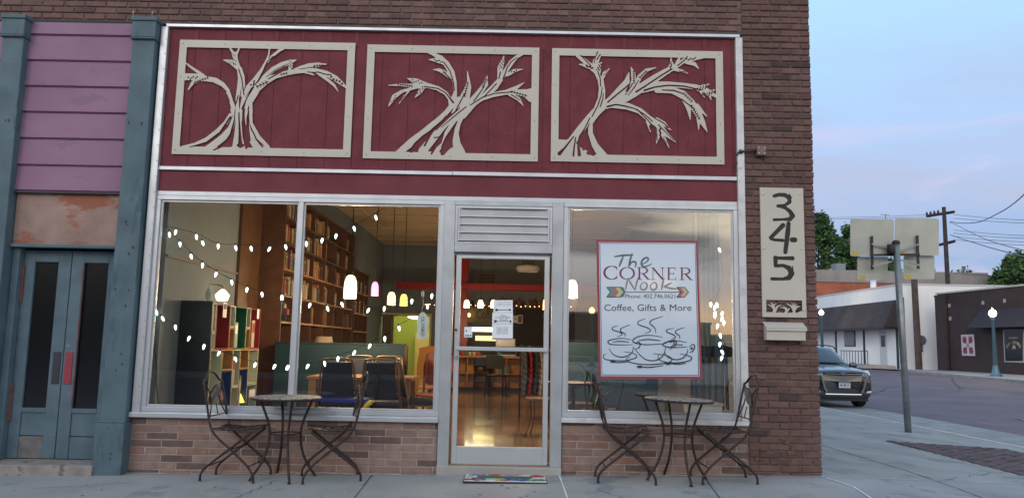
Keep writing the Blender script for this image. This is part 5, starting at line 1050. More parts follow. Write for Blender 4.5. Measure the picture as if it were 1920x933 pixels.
# back wall shelf with bottles, olive board, lights
oy=IY1-.02
bx0,bx1=at(862,600,oy-.02).x,at(1035,600,oy-.02).x+.6
tag(MB().box(at(866,600,oy).x,at(926,600,oy).x,oy-.02,oy+.018,at(900,605,oy).z,at(900,578,oy).z).build('menu_board',mat('olive_board',(.22,.20,.12),.7)),'olive green wall board with coffee lettering over the counter','wall board')
tt=text_mesh('Coffee','coffee_lettering',m_ink,at(893,600,oy-.03).x,at(900,597,oy-.03).z,at(932,600,oy-.03).x,at(900,580,oy-.03).z,oy-.03); tag(tt,'dark script word Coffee on the olive board','lettering')
tag(MB().box(at(926,600,oy).x+.01,bx1,oy-.015,oy+.018,1.2,at(900,576,oy).z).build('chalk_board',mat('charcoal_board',(.04,.035,.035),.7)),'wide charcoal board right of the olive one behind the counter','wall board')
szl=at(950,575,oy-.2).z
t=thing('wall_shelf','long dark shelf of flavoured syrup bottles high on the back wall','shelf',(0,oy,0)); MB().box(bx0-.3,bx1,-.26,.018,szl-.03,szl).build('board',m_walnut,t)
for k in range(5): x=bx0+(bx1-bx0)*k/4.2; MB().box(x,x+.03,-.2,.018,szl-.15,szl-.031).build('bracket',m_black,t)
bcol2=[(.25,.03,.03),(.30,.15,.05),(.05,.04,.04),(.32,.26,.20),(.12,.05,.03)]; bmts=[mat('bottle_glass',c_,.15) for c_ in bcol2]; bcap=m_black; proto=[]
for k,px in enumerate([869,877,886,903,920,926,941,947,953,958,966,973,980,990,998,1003,1012]):
    h=rnd.uniform(.17,.26); x=at(px,570,oy-.12).x
    t=thing('syrup_bottle','flavoured syrup bottle standing in the long row on the high back shelf','bottle',(x,oy-.12,szl),0,'syrup bottles on the high shelf')
    MB().lathe([(.035,0),(.037,h*.6),(.030,h*.72),(.013,h*.80),(.012,h)],(0,0,0),10).build('glass_body',bmts[k%5],t,smooth=True); MB().lathe([(.015,h),(.015,h+.025)],(0,0,0),8).build('cap',m_alu if k%3 else bcap,t)
# fairy lights along the shelf
t=thing('fairy_lights','tiny amber fairy lights strung along the bottle shelf','string lights',(0,oy-.28,szl+.02))
pts=[(bx0-.9+k*.06,0,.012*math.sin(k*1.3)) for k in range(int((bx1-bx0+.9)/.06))]; MB().tube(pts,.003,4).build('wire',m_cord,t)
ml=mat('lit_amber_bead',(1,.6,.2),.4,emit=12,ecol=(1,.55,.2))
for k in range(0,len(pts),2): MB().lathe([(.001,-.010),(.010,0),(.001,.010)],pts[k],6).build('bead',ml,t)
# lit display case and white light panel
za,zb=at(900,632,oy-.3).z,at(900,613,oy-.3).z
t=thing('display_case','glowing glass pastry case behind the counter','display case',(0,oy-.3,0)); xx0,xx1=at(872,620,oy-.3).x,at(931,620,oy-.3).x
mlit=mat('lit_case_panel',(1,1,.7),.5,emit=3.2,ecol=(1,.95,.62))
mb=MB(); mb.box(xx0,xx1,0,.05,zb-.11,zb); mb.box(xx0,xx0+.16,0,.05,za+.1,zb-.111); mb.build('light_panel',mlit,t)
mb=MB(); mb.box(xx0+.28,xx1,0,.05,za-.08,za+.04); mb.build('lower_light_panel',mat('lit_yellow_panel',(1,.9,.3),.5,emit=2.2,ecol=(1,.85,.25)),t)
mb=MB(); mb.box(xx0-.03,xx1+.03,.051,.25,cz-.05,zb+.03); mb.box(xx0-.03,xx0-.001,-.02,.05,cz-.05,zb+.03); mb.build('case_body',m_black,t)
mb=MB(); mb.box(xx0-.03,xx1+.03,0,.25,.1,cz-.051); mb.build('case_base',m_walnut,t)
# cups, jars
t=None
for k,(px,h,c_) in enumerate([(993,.24,m_paper),(1001,.18,m_paper)]):
    t=thing('cup_stack',['taller stack of paper cups on the counter at the right of the door view','shorter stack of paper cups on the counter beside the taller stack'][k],'cup stack',(at(px,632,cy+.3).x,cy+.3,cz)); m_cup=MATS.get('kraft_cup') or mat('kraft_cup',(.65,.45,.25),.7); mb=MB()
    for j in range(6): mb.lathe([(.032,j*h/7),(.042,j*h/7+.09)],(0,0,0),12,caps=False)
    mb.build('cups',m_cup,t,smooth=True)
for k,px in enumerate([962,967,972,978,984,1012,1020]):
    t=thing('coffee_canister','small steel canister in the cluster on the counter behind the door notice','canister',(at(px,632,cy+.35).x,cy+.35,cz),0,'steel canisters on the counter'); h=rnd.uniform(.14,.32)
    MB().lathe([(.025,0),(.028,h*.7),(.012,h*.8),(.01,h)],(0,0,0),10).build('canister_body',m_alu if k%2 else bmts[k%5],t,smooth=True); MB().lathe([(.016,h),(.012,h+.02)],(0,0,0),8).build('lid',m_black,t)
t=thing('espresso_machine','boxy steel espresso machine on the counter left of the paper cups','coffee machine',(at(948,640,cy+.2).x,cy+.25,cz))
MB().box(-.24,.24,-.18,.18,.22,.42).build('machine_head',m_alu,t,bevel=.015); MB().box(-.24,.24,.04,.18,.0,.219).build('machine_body',m_black,t,bevel=.01); MB().box(-.25,.25,-.2,.18,-.0,.035).build('drip_tray',m_alud,t,bevel=.005)
for s in (-1,1): MB().tube([(s*.12,-.1,.21),(s*.12,-.24,.19)],.018,8).build('portafilter',m_black,t)
mg=[(.5,.1,.05),(.1,.25,.3),(.6,.5,.2),(.55,.55,.5)]
for k,px in enumerate([868,874,881,889,896,936,1008,1016,1026]):
    t=thing('mug','glazed mug in the loose row along the counter seen through the door','mug',(at(px,660,cy+.1).x,cy+.1,cz),0,'mugs along the counter')
    m_=MATS.get('mug_glaze%s'%'abcd'[k%4]) or mat('mug_glaze%s'%'abcd'[k%4],mg[k%4],.25); MB().lathe([(.035,0),(.042,.02),(.042,.095),(.036,.095),(.034,.01)],(0,0,0),14,caps=False).build('mug_body',m_,t,smooth=True); MB().tube(bez([(.04,0,.075),(.07,0,.065),(.07,0,.035),(.04,0,.022)],4),.007,6).build('handle',m_,t,smooth=True)
for k,(x_,c_) in enumerate([(at(885,700,cy).x,(.45,.22,.05)),(at(915,700,cy).x,(.3,.05,.04)),(at(945,700,cy).x,(.1,.2,.25))]):
    t=thing('storage_box',['orange','red','teal'][k]+' storage box on the open shelf under the counter','box',(x_,cy+.14,.52)); m_=mat('box_card',c_,.7); MB().box(-.13,.13,-.1,.12,0,.16).build('box_body',m_,t,bevel=.006); MB().box(-.136,.136,-.106,.126,.161,.19).build('lid',m_,t,bevel=.004)
# red duct and hanging fittings
zd=at(930,538,cy+.6).z
tag(MB().box(-2.85,IX1-.03,cy+.45,cy+.72,zd-.09,zd+.08).build('red_beam',mat('glossy_red_beam',(.34,.015,.02),.25),bevel=.02),'glossy red horizontal beam running across the back of the shop','beam')
tag(MB().box(at(872,500,cy+.8).x-.14,at(872,500,cy+.8).x+.10,cy+.74,cy+.98,.1,IZ).build('red_column',MATS['glossy_red_beam'],bevel=.01),'red column rising behind the red beam at the left of the door','column')
t=thing('ceiling_projector','white ceiling projector hanging inside above the door view','projector',at(990,502,5.0)); mb=MB(); mb.lathe([(.02,-.075),(.14,-.065),(.17,-.02),(.15,.03),(.05,.05)],(0,0,0),20,1.15,.9); mb.build('housing',mat('putty_plastic',(.45,.43,.40),.5),t,smooth=True); MB().box(-.1,.1,-.1,.1,.05,.12).build('mount_plate',m_black,t); MB().tube([(0,0,.12),(0,0,IZ-t.location.z)],.02,8).build('pole',m_black,t)
t=thing('air_grille','dark louvred vent high on the back wall','vent',at(911,522,oy)); mb=MB(); mb.box(-.28,.28,-.03,.019,-.13,.13); mb.build('frame',mat('tan_frame',(.33,.27,.20),.6),t); mb=MB()
for k in range(6): mb.box(-.25,.25,-.036,-.0305,-.11+k*.04,-.09+k*.04)
mb.build('slats',m_black,t)
t=thing('wall_clock','small pale clock on the dark board behind the counter','clock',at(966,598,oy-.02)); mb=MB(); mb.lathe([(.10,-.01),(.10,.01)],(0,0,0),20); o=mb.build('clock_face',m_paper,t); o.rotation_euler=(R(90),0,0); mb=MB(); mb.box(-.006,.006,-.014,-.0105,0,.07); mb.box(0,.05,-.014,-.0105,-.005,.005); mb.build('hands',m_ink,t)
t=thing('framed_picture','small framed picture right of the clock on the dark board','picture',at(975,598,oy-.02)); MB().box(-.07,.07,-.02,0,-.11,.11).build('frame',m_paper,t); MB().box(-.05,.05,-.024,-.0205,-.09,.09).build('print',m_rustpad,t)
t=thing('wall_sconce','little amber lit sconce at the left end of the olive board','lamp',at(878,590,oy-.06)); MB().lathe([(.02,-.05),(.045,-.04),(.05,.03),(.02,.05)],(0,0,0),12).build('lamp_shade',ml,t); MB().box(-.05,.05,.02,.06,-.07,.07).build('backplate',m_black,t)
# clothes rail near the door
p=atZ(1003,745,.1); RY=5.2; rx0,rx1=at(975,700,RY).x,at(1032,700,RY).x; rz_=at(1000,650,RY).z
t=thing('clothes_rail','black clothes rail full of hanging shirts right of the shop aisle','clothes rail',(0,RY,.1))
mb=MB(); mb.tube([(rx0,0,0),(rx0,0,rz_-.1),(rx1+.3,0,rz_-.1),(rx1+.3,0,0)],.014,8); mb.tube([(rx0,-.25,0.02),(rx0,.25,.02)],.014,8); mb.tube([(rx1+.3,-.25,0.02),(rx1+.3,.25,.02)],.014,8); mb.build('rail_frame',m_black,t,smooth=True)
gc=[(.10,.12,.14),(.30,.02,.03),(.05,.05,.06),(.35,.33,.30),(.03,.04,.07),(.12,.16,.20),(.04,.04,.05),(.09,.10,.12)]
for k in range(8):
    x=rx0+.05+(rx1+.2-rx0)*k/8; g=thing('hanging_garment',['dark grey shirt','bright red shirt','black shirt','pale patterned shirt','navy shirt','steel blue shirt','black jacket','charcoal jacket'][k]+' hanging on the clothes rail right of the aisle','garment',(x,RY,rz_-.01)); mb=MB(); n=10
    L_=rnd.uniform(.62,.82)
    def gp_(u,v): return Vector((.03*math.sin(u*9+v*3)+.02*(1 if u>.5 else -1)*0,(-.22+.44*u)*(.55+.5*min(1,v*4)),-.03-.05*abs(u-.5)*2*(1 if v<.1 else 1)-L_*v))
    for a in range(n):
        for b in range(8): mb.poly([gp_(a/n,b/8),gp_((a+1)/n,b/8),gp_((a+1)/n,(b+1)/8),gp_(a/n,(b+1)/8)])
    o=mb.build('cloth',mat('garment_cloth',gc[k],.9),g,smooth=True); s_=o.modifiers.new('th','SOLIDIFY'); s_.thickness=.035
    MB().tube([(0,-.18,-.07),(0,0,-.02),(0,.18,-.07)],.006,6).tube([(0,0,-.02),(0,0,.01)],.003,5).build('hanger',m_alu,g)
# iron parlour chairs
def parlour(loc,rz,label,first=[None]):
    if first[0]: return dup(first[0],loc,rz,label)
    t=thing('parlour_chair',label,'chair',loc,rz,'twisted iron parlour chairs inside')
    MB().lathe([(.19,.44),(.195,.45),(.19,.47)],(0,0,0),24).build('seat',m_walnut,t)
    for a in (45,135,225,315): c_,s_=math.cos(R(a)),math.sin(R(a)); MB().tube(bez([(.14*c_,.14*s_,.44),(.13*c_,.13*s_,.25),(.2*c_,.2*s_,.02),(.225*c_,.225*s_,.02)],5),.007,6).build('leg',m_black,t,smooth=True)
    MB().tube([(.14*math.cos(2*math.pi*k/16),.14*math.sin(2*math.pi*k/16),.22) for k in range(16)],.005,6,closed=True).build('ring',m_black,t)
    MB().tube(bez([(-.15,-.12,.45),(-.19,-.18,.62),(-.20,-.22,.78),(-.12,-.24,.90),(0,-.25,.93),(.12,-.24,.90),(.20,-.22,.78),(.19,-.18,.62),(.15,-.12,.45)],6),.008,6).build('back_frame',m_black,t,smooth=True)
    MB().tube(bez([(-.03,-.16,.46),(.03,-.19,.58),(-.10,-.21,.68),(-.13,-.22,.78),(-.06,-.23,.84),(0,-.22,.74),(.06,-.23,.84),(.13,-.22,.78),(.10,-.21,.68),(-.03,-.19,.58),(.03,-.16,.46)],6),.006,6).build('heart_scroll',m_black,t,smooth=True)
    first[0]=t; return t
parlour((at(1128,700,1.0).x-.02,1.0,.1),R(6),'iron parlour chair with heart-shaped back just inside the poster window')
parlour((at(1082,700,1.75).x,1.75,.1),R(-20),'iron parlour chair farther in, beside the small table of the poster window')
pc=parlour((at(1012,760,2.5).x,2.45,.1),R(75),'iron parlour chair seen through the right of the door glass')
t=thing('round_table','dark round cafe table between the parlour chairs','table',(at(1085,700,1.3).x-.06,1.3,.1)); MB().lathe([(.3,.70),(.31,.715),(.3,.73)],(0,0,0),28).build('tabletop',m_walnut,t); MB().tube([(0,0,.02),(0,0,.7)],.02,8).build('column',m_black,t)
for a in (0,120,240): MB().tube(bez([(0,0,.12),(.12*math.cos(R(a)),.12*math.sin(R(a)),.10),(.26*math.cos(R(a)),.26*math.sin(R(a)),.01)],4),.012,6).build('foot',m_black,t)
# partition right, chair, bin, curtain
tag(MB().box(.62,2.0,3.1,3.2,.1,at(1090,641,3.1).z).build('partition',m_teal),'teal half wall behind the parlour chairs in the poster window','partition')
t=slat_chair((at(1336,740,.6).x,.62,.1),R(172),'black spindle-back rocking chair behind the right edge of the poster',m_black,1.12,'spindle',nm='rocking_chair')
for s in(-1,1): MB().tube(bez([(s*.2,-.42,.10),(s*.2,-.2,.02),(s*.2,.1,.0),(s*.2,.36,.06)],5),.014,6).build('rocker',m_black,t)
MB().box(-.2,.2,-.19,.21,.466,.50).build('cushion',mat('pale_cushion',(.72,.74,.66),.9),t,bevel=.015)
t=thing('waste_bin','pale translucent square bin inside the poster window beneath the rocking chair','bin',(at(1318,770,.55).x,.55,.1)); mb=MB(); mb.hexa([(-.13,-.1,0),(.13,-.1,0),(.13,.1,0),(-.13,.1,0),(-.17,-.13,.56),(.17,-.13,.56),(.17,.13,.56),(-.17,.13,.56)]); mb.build('body',mat('pale_plastic',(.75,.82,.82),.4),t,bevel=.01); mb=MB(); mb.box(-.18,.18,-.14,.14,.561,.585); mb.build('rim',mat('pale_rim',(.6,.66,.66),.4),t,bevel=.005)
t=thing('curtain','pale teal curtain hanging by the right side of the poster window','curtain',(0,1.3,0))
mb=MB(); n=40; xa,xb=at(1300,600,1.3).x,at(1350,600,1.3).x
for k in range(n):
    u0,u1=k/n,(k+1)/n; f=lambda u:.04*math.sin(u*math.pi*11); mb.poly([(xa+(xb-xa)*u0,f(u0),.6),(xa+(xb-xa)*u1,f(u1),.6),(xa+(xb-xa)*u1,f(u1),3.3),(xa+(xb-xa)*u0,f(u0),3.3)])
mb.build('drape',mat('teal_curtain',(.62,.78,.76),.85),t,smooth=True); MB().tube([(xa-.2,0,3.32),(IX1-.05,0,3.32)],.012,8).build('rail',m_black,t)
# ---------------------------------------------------------------- strings of cool white bulbs in the windows
def bulbs(label,wire,bl,Y=.14,tail=None,r=.0118):
    t=thing('string_lights',label,'string lights',(0,0,0),0,'cool white bulb strings in the windows')
    MB().tube(bez([at(x,y,Y) for x,y in wire],6),.0026,5).build('wire',m_wire,t,smooth=True)
    for x,y in bl:
        p=at(x,y,Y); d=Matrix.Rotation(rnd.uniform(-.5,.5),4,'Y')
        b=MB().lathe([(r*.35,.018),(r*.8,.008),(r,-.003),(r*.75,-.020),(r*.3,-.032),(.001,-.036)],(0,0,0),10,caps=False).build('bulb',m_bulb,t,smooth=True); b.matrix_local=Matrix.Translation(p)@d
        MB().lathe([(r*.45,.016),(r*.5,.036),(r*.2,.042)],(0,0,0),8).build('socket',m_wire,b)
    return t
f=lambda L_:[(260+x/2.22,370+y/2.22) for x,y in L_]; g_=lambda L_:[(500+x/2.221,370+y/2.221) for x,y in L_]
bulbs('upper string of cool white bulbs sagging across the left window to its top right corner',f([(118,118),(240,150),(330,190),(470,198),(545,200),(612,192)])+g_([(165,180),(290,145),(365,115),(500,38)]),f([(128,152),(154,141),(240,161),(266,187),(331,200),(404,207),(468,210),(545,212),(612,203)])+g_([(165,190),(231,176),(289,158),(364,127),(454,81)]))
bulbs('second string of cool white bulbs sloping down across the left window',f([(118,120),(172,182),(266,268),(387,340),(513,392),(596,404)])+g_([(180,430),(254,450),(312,432),(424,455),(490,450),(605,420),(648,400),(688,398)]),f([(172,191),(218,243),(266,279),(322,317),(387,350),(451,381),(513,400),(596,413)])+g_([(63,412),(180,445),(253,460),(313,442),(424,467),(490,460),(605,429),(688,407)]))
low_=bulbs('lowest string of cool white bulbs crossing the left window above the bistro table',f([(70,475),(153,528),(272,608),(336,635),(402,658),(485,683),(566,692),(620,695)])+g_([(170,690),(241,678),(297,658),(366,632),(430,605),(492,575),(551,530),(640,480),(670,440),(690,400)]),f([(74,476),(99,501),(153,536),(210,583),(272,617),(335,645),(402,669),(485,693),(566,700),(620,703)])+g_([(34,700),(89,704),(172,699),(241,688),(297,668),(366,643),(430,615),(492,585),(551,541),(670,450)]))
h_=lambda L_:[(1270+x/2.59,430+y/2.59) for x,y in L_]
bulbs('tangled cluster of cool white bulbs hanging at the right of the poster window',h_([(204,60),(212,150),(220,240),(185,340),(180,400),(215,400),(225,445),(195,465),(208,510),(232,555),(217,590),(215,620)]),h_([(204,96),(162,360),(183,376),(192,362),(183,404),(182,415),(218,405),(218,430),(226,449),(196,465),(208,512),(207,553),(217,592),(216,620)]),Y=.2,r=.013)
MB().tube(bez([at(x,y,.15) for x,y in f([(68,480),(68,540),(64,620),(76,700),(74,780),(88,880)])],6),.004,5).build('power_cord',m_black,low_)
# ---------------------------------------------------------------- across the side street
def quadbox(name,p0,p1,depth,z0,z1,m,parent=None,bev=0):
    """wall running p0->p1 (xy), thickened by depth to its left-hand side normal"""
    a,b=Vector((p0[0],p0[1],0)),Vector((p1[0],p1[1],0)); d=(b-a).normalized(); n=Vector((-d.y,d.x,0))*depth
    q=[a,b,b+n,a+n]; mb=MB(); mb.hexa([(v.x,v.y,z0) for v in q]+[(v.x,v.y,z1) for v in q]); return mb.build(name,m,parent,bevel=bev)
zs=-.33
def D(px,Y): return at(px,600,Y).x
# far pavement + kerb
kp=[(26.3,20),(28.0,35),(29.6,46),(30.9,53.5),(31.3,55.0),(32.6,55.8),(40,56.2)]
mb=MB()
for a,b in zip(kp[:-1],kp[1:]):
    mb.hexa([(a[0],a[1],-.7),(b[0],b[1],-.7),(b[0]+.15,b[1]-.02,-.7),(a[0]+.15,a[1]-.02,-.7),(a[0],a[1],zs+.115),(b[0],b[1],zs+.115),(b[0]+.15,b[1]-.02,zs+.115),(a[0]+.15,a[1]-.02,zs+.115)])
struct(mb.build('far_kerb',mat('far_kerb_concrete',(.30,.29,.28),.9,var=.2,vs=2)))
struct(MB().poly([(26.4,20,zs+.11),(60,20,zs+.11),(60,56,zs+.11),(40,56.1,zs+.11),(32.6,55.7,zs+.11),(31.4,54.9,zs+.11),(31.0,53.5,zs+.11),(29.7,46,zs+.11),(28.1,35,zs+.11)]).build('far_pavement',m_conc))
struct(MB().poly([(32,57,zs+.05),(60,57,zs+.05),(60,110,zs+.05),(31,110,zs+.05),(31,62,zs+.05)]).build('far_pavement',m_conc))
mb=MB()
for k in range(5): y=24+k*7.5; mb.poly([(28.5+(y-35)*.15,y,zs+.113),(37,y,zs+.113),(37,y+.03,zs+.113),(28.5+(y-35)*.15,y+.03,zs+.113)])
struct(mb.build('pavement_joint',m_crack))
# dark brick law office
m_dkb=rbrick('dark_brown_brick',(.052,.032,.033),(.035,.023,.026),3.4,.85)
yL,yR=55.2,24.0
xL=at(1764,694,yL).x; xR=xL+1.6+ (yL-yR)*.02
lo_=thing('law_office','long low dark brown brick law office across the side street','building',(0,0,0))
zt=at(1758,549,yL).z
import mathutils
def LP(f): return (xL+(xR-xL)*f,yL+(yR-yL)*f)
quadbox('brick_wall',LP(1),LP(0),-8,-.6,zt-.18,m_dkb,lo_) if False else None
mb=MB(); a,b=LP(0),LP(1); mb.hexa([(a[0],a[1],-.6),(b[0],b[1],-.6),(b[0]+9,b[1],-.6),(a[0]+9,a[1],-.6),(a[0],a[1],zt-.12),(b[0],b[1],zt-.12),(b[0]+9,b[1],zt-.12),(a[0]+9,a[1],zt-.12)]); mb.build('brick_wall',m_dkb,lo_)
mb=MB(); mb.hexa([(a[0]-.10,a[1]+.1,zt-.119),(b[0]-.10,b[1],zt-.119),(b[0]+9,b[1],zt-.119),(a[0]+9,a[1]+.1,zt-.119),(a[0]-.10,a[1]+.1,zt),(b[0]-.10,b[1],zt),(b[0]+9,b[1],zt),(a[0]+9,a[1]+.1,zt)]); mb.build('parapet_coping',mat('pale_coping',(.42,.42,.42),.6),lo_)
mb=MB(); mb.box(a[0]-.22,a[0]-.001,a[1]-1.3,a[1]+.02,-.6,zt-.35); mb.box(a[0]-.25,a[0]-.001,a[1]-1.35,a[1]+.05,zt-.349,zt-.2); mb.build('corner_pilaster',m_dkb,lo_)
def onwall(px,py,off=.03):   # hit the office front
    d=ray(px,py); P0=Vector((a[0],a[1],0)); n=Vector((-(b[1]-a[1]),b[0]-a[0],0)).normalized()
    if n.x>0: n=-n
    tt=(P0+n*off-EYE).dot(n)/d.dot(n); return EYE+d*tt
def wallquad(pts,off,th,m,nm,parent):
    P=[onwall(x,y,off) for x,y in pts]; zc=[p.z for p in P]; n=Vector((1,0,0))*th
    mb=MB(); mb.hexa([P[3],P[2],P[2]+n,P[3]+n,P[0],P[1],P[1]+n,P[0]+n]); return mb.build(nm,m,parent)
s3=3.733
for k,(x,y) in enumerate([(147,346),(153,436),(383,326),(390,423),(533,312)]): wallquad([(1740+(x-8)/s3,480+(y-13)/s3),(1740+(x+8)/s3,480+(y-14)/s3),(1740+(x+8)/s3,480+(y+12)/s3),(1740+(x-8)/s3,480+(y+13)/s3)],.04,.05,mat('pale_block',(.35,.31,.29),.8),'wall_block',lo_)
t=thing('quilt_sign','square barn quilt board with four maroon leaves on the dark office wall','sign',(0,0,0))
Q=[(1740+230/s3,480+549/s3),(1740+318/s3,480+546/s3),(1740+327/s3,480+697/s3),(1740+238/s3,480+695/s3)]
wallquad(Q,.10,.05,mat('quilt_white',(.50,.47,.50),.6),'board',t)
def QP(u,v,o=.105):
    x=(Q[0][0]*(1-u)+Q[1][0]*u)*(1-v)+(Q[3][0]*(1-u)+Q[2][0]*u)*v; y=(Q[0][1]*(1-u)+Q[1][1]*u)*(1-v)+(Q[3][1]*(1-u)+Q[2][1]*u)*v; return onwall(x,y,o)
mb=MB(); mb2=MB()
for sx_ in (0,1):
    for sy_ in (0,1):
        g2=lambda u,v: QP(u if not sx_ else 1-u,v if not sy_ else 1-v)
        leaf_=[(.42,.42),(.18,.40),(.08,.30),(.14,.29),(.05,.18),(.14,.20),(.10,.06),(.20,.14),(.22,.04),(.30,.14),(.40,.06),(.42,.20)]
        mb.prism(leaf_,g2,(.02,0,0))
mb.build('leaf_motif',mat('quilt_maroon',(.22,.035,.06),.6),t)
mb2.prism([(.42,.42),(.58,.42),(.58,.58),(.42,.58)],QP,(.02,0,0)); mb2.build('centre_square',mat('quilt_grey',(.15,.22,.24),.6),t)
# shop window with gilt letters
wf=wallquad([(1740+524/s3,480+512/s3),(1930,617),(1930,680),(1740+535/s3,480+740/s3)],.06,.1,mat('office_frame',(.33,.35,.37),.6),'office_window',lo_)
wallquad([(1740+531/s3,480+518/s3),(1917,618.5),(1917,676),(1740+541/s3,480+732/s3)],.09,.03,mat('black_window_glass',(.008,.008,.01),.1),'pane',wf)
gold=mat('gilt_letters',(.45,.36,.26),.5)
def arcw(s,cx_,cy_,rx,ry,h,a0,a1,parent):
    n=len(s)
    for i,ch in enumerate(s):
        if ch==' ': continue
        an=R(a0+(a1-a0)*i/(n-1)); X_=cx_+rx*math.sin(an); Y_=cy_-ry*math.cos(an)
        w_=h*.62
        text_mesh(ch,'lettering',gold,0,0,0,0,0,parent,fn=lambda u,q_,X_=X_,Y_=Y_:onwall(X_+(u-.5)*w_,Y_+(.5-q_)*h,.10))
arcw('LAW OFFICE',1740+600/s3,480+640/s3,12.5,10,5.2,-75,75,wf)
text_mesh('THRONEBERRY','lettering',gold,0,0,0,0,0,wf,fn=lambda u,q_:onwall(1740+(563+65*u)/s3,480+(578-14*q_)/s3,.10))
mb=MB(); mb.prism([(590,648),(596,622),(606,622),(614,648),(607,648),(601,634),(596,648)],lambda u,v:onwall(1740+u/s3,480+v/s3,.1),(.02,0,0)); mb.build('emblem',gold,wf)
# dark awning
aw=MB(); 
P=[onwall(1740+470/s3,480+368/s3,.03),onwall(1935,570,.03)]; Q2=[onwall(1740+355/s3,480+505/s3,.03),onwall(1935,614,.03)]
zt_,zb_=P[0].z,Q2[0].z
A0=onwall(1740+380/s3,600,.02); 
aw.hexa([(A0.x-1.2,A0.y,zb_),(b[0]-1.2,b[1],zb_),(b[0]-.02,b[1],zb_),(A0.x-.02,A0.y,zb_),(A0.x-.1,A0.y,zt_),(b[0]-.1,b[1],zt_),(b[0]-.02,b[1],zt_),(A0.x-.02,A0.y,zt_)]); aw.build('awning',mat('navy_awning',(.028,.022,.035),.8),lo_)
# white building with shingle canopy
wb=thing('white_building','white painted building with a dark shingled canopy across the street','building',(0,0,0))
m_wp=mat('white_masonry_paint',(.84,.86,.88),.8,var=.05,vs=.6,bump=.1)
Yw=58.5; x0=at(1693,600,Yw).x; ztw=at(1700,531,Yw).z; 
Yf=86; 
mb=MB(); mb.box(x0,x0+26,Yw,Yf,-.6,ztw-.1); mb.build('wall',m_wp,wb)
mb=MB(); mb.box(x0-.08,x0+26,Yw-.08,Yf,ztw-.099,ztw); mb.build('coping',mat('white_coping',(.6,.62,.65),.5),wb)
# canopy along its street front (x0 side)
cz0=atX(1690,611,x0-.9).z; cz1=atX(1680,563,x0-.1).z
mb=MB(); mb.hexa([(x0-1.5,Yw+.3,cz0),(x0-.01,Yw+.3,cz0),(x0-.01,Yf,cz0),(x0-1.5,Yf,cz0),(x0-.5,Yw+.3,cz1),(x0-.01,Yw+.3,cz1),(x0-.01,Yf,cz1),(x0-.5,Yf,cz1)]); 
m_sh=rbrick('charcoal_shingle',(.045,.04,.045),(.065,.055,.06),1.6,.9); mb.build('shingle_canopy',m_sh,wb)
MB().box(x0-1.52,x0-.01,Yw+.28,Yf,cz0-.18,cz0-.001).build('canopy_fascia',m_black,wb)
for y in (Yw+.9,Yw+7.2,Yw+13.5,Yw+20): MB().box(x0-.05,x0-.001,y,y+.35,-.3,cz0-.181).build('black_post',m_black,wb)
MB().box(x0-.12,x0+.12,Yw-.10,Yw-.001,-.3,ztw-1.2).build('corner_board',m_black,wb)
def sidewin(ya,yb_,za_,zb2,nm,m,par=wb): 
    f_=MB().box(x0-.06,x0-.001,ya,yb_,za_,zb2).build(nm+'_frame',m_black,par); MB().box(x0-.075,x0-.061,ya+.1,yb_-.1,za_+.1,zb2-.1).build('pane',m,f_)
sidewin(Yw+9.2,Yw+11.6,1.6,3.4,'mirror_window',mat('mottled_glass',(.22,.19,.19),.3,var=.4,vs=2)); sidewin(Yw+21,Yw+25,.6,3.2,'far_window',mat('dark_glass',(.02,.025,.035),.1))
d=MB().box(x0-.07,x0-.001,Yw+2.9,Yw+4.2,-.2,2.9).build('side_door',mat('white_door',(.55,.57,.6),.6),wb); MB().box(x0-.085,x0-.071,Yw+3.15,Yw+3.9,1.6,2.6).build('door_glass',MATS['dark_glass'],d)
t=thing('handrail','black iron handrail by the white building steps','railing',(x0-2.2,Yw+2.0,-.2)); 
mb=MB(); mb.box(-.03,.03,0,5.5,1.35,1.41); mb.box(-.03,.03,0,5.5,.15,.2); mb.build('rail',m_black,t)
for k in range(10): MB().box(-.02,.02,k*.6,k*.6+.05,.201,1.349).build('baluster',m_black,t)
tag(MB().box(x0-2.8,x0-.1,Yw+1.5,Yw+8,-.3,-.02).build('entry_step',m_conc2),'low concrete step in front of the white building door','step')
t=thing('roof_vent','white turbine vent pipe on the white building roof','roof vent',(at(1637,525,70).x,70,ztw)); mb=MB(); mb.tube([(0,0,0),(0,0,1.3)],.28,10); mb.lathe([(.7,1.3),(.75,1.5),(.3,1.7)],(0,0,0),12); mb.build('vent_pipe',m_wp,t)
t=thing('roof_dish','low white domed vent on the white roof behind the sign post','roof vent',(at(1734,530,66).x,66,ztw)); MB().lathe([(1.1,.0),(1.0,.25),(.3,.45)],(0,0,0),16).build('dome',m_wp,t,smooth=True)
t=thing('electric_meter','dark round electric meter on the side of the white building','meter',(at(1727,637,Yw-.1).x,Yw-.001,at(1727,637,Yw-.1).z)); mb=MB(); mb.lathe([(.42,0),(.42,.15),(.3,.25)],(0,0,0),16); o=mb.build('meter_body',mat('meter_grey',(.10,.13,.18),.5),t); o.rotation_euler=(R(90),0,0); MB().box(-.12,.12,-.12,0,-1.0,-.3).build('meter_box',mat('meter_grey',(.10,.13,.18),.5),t)
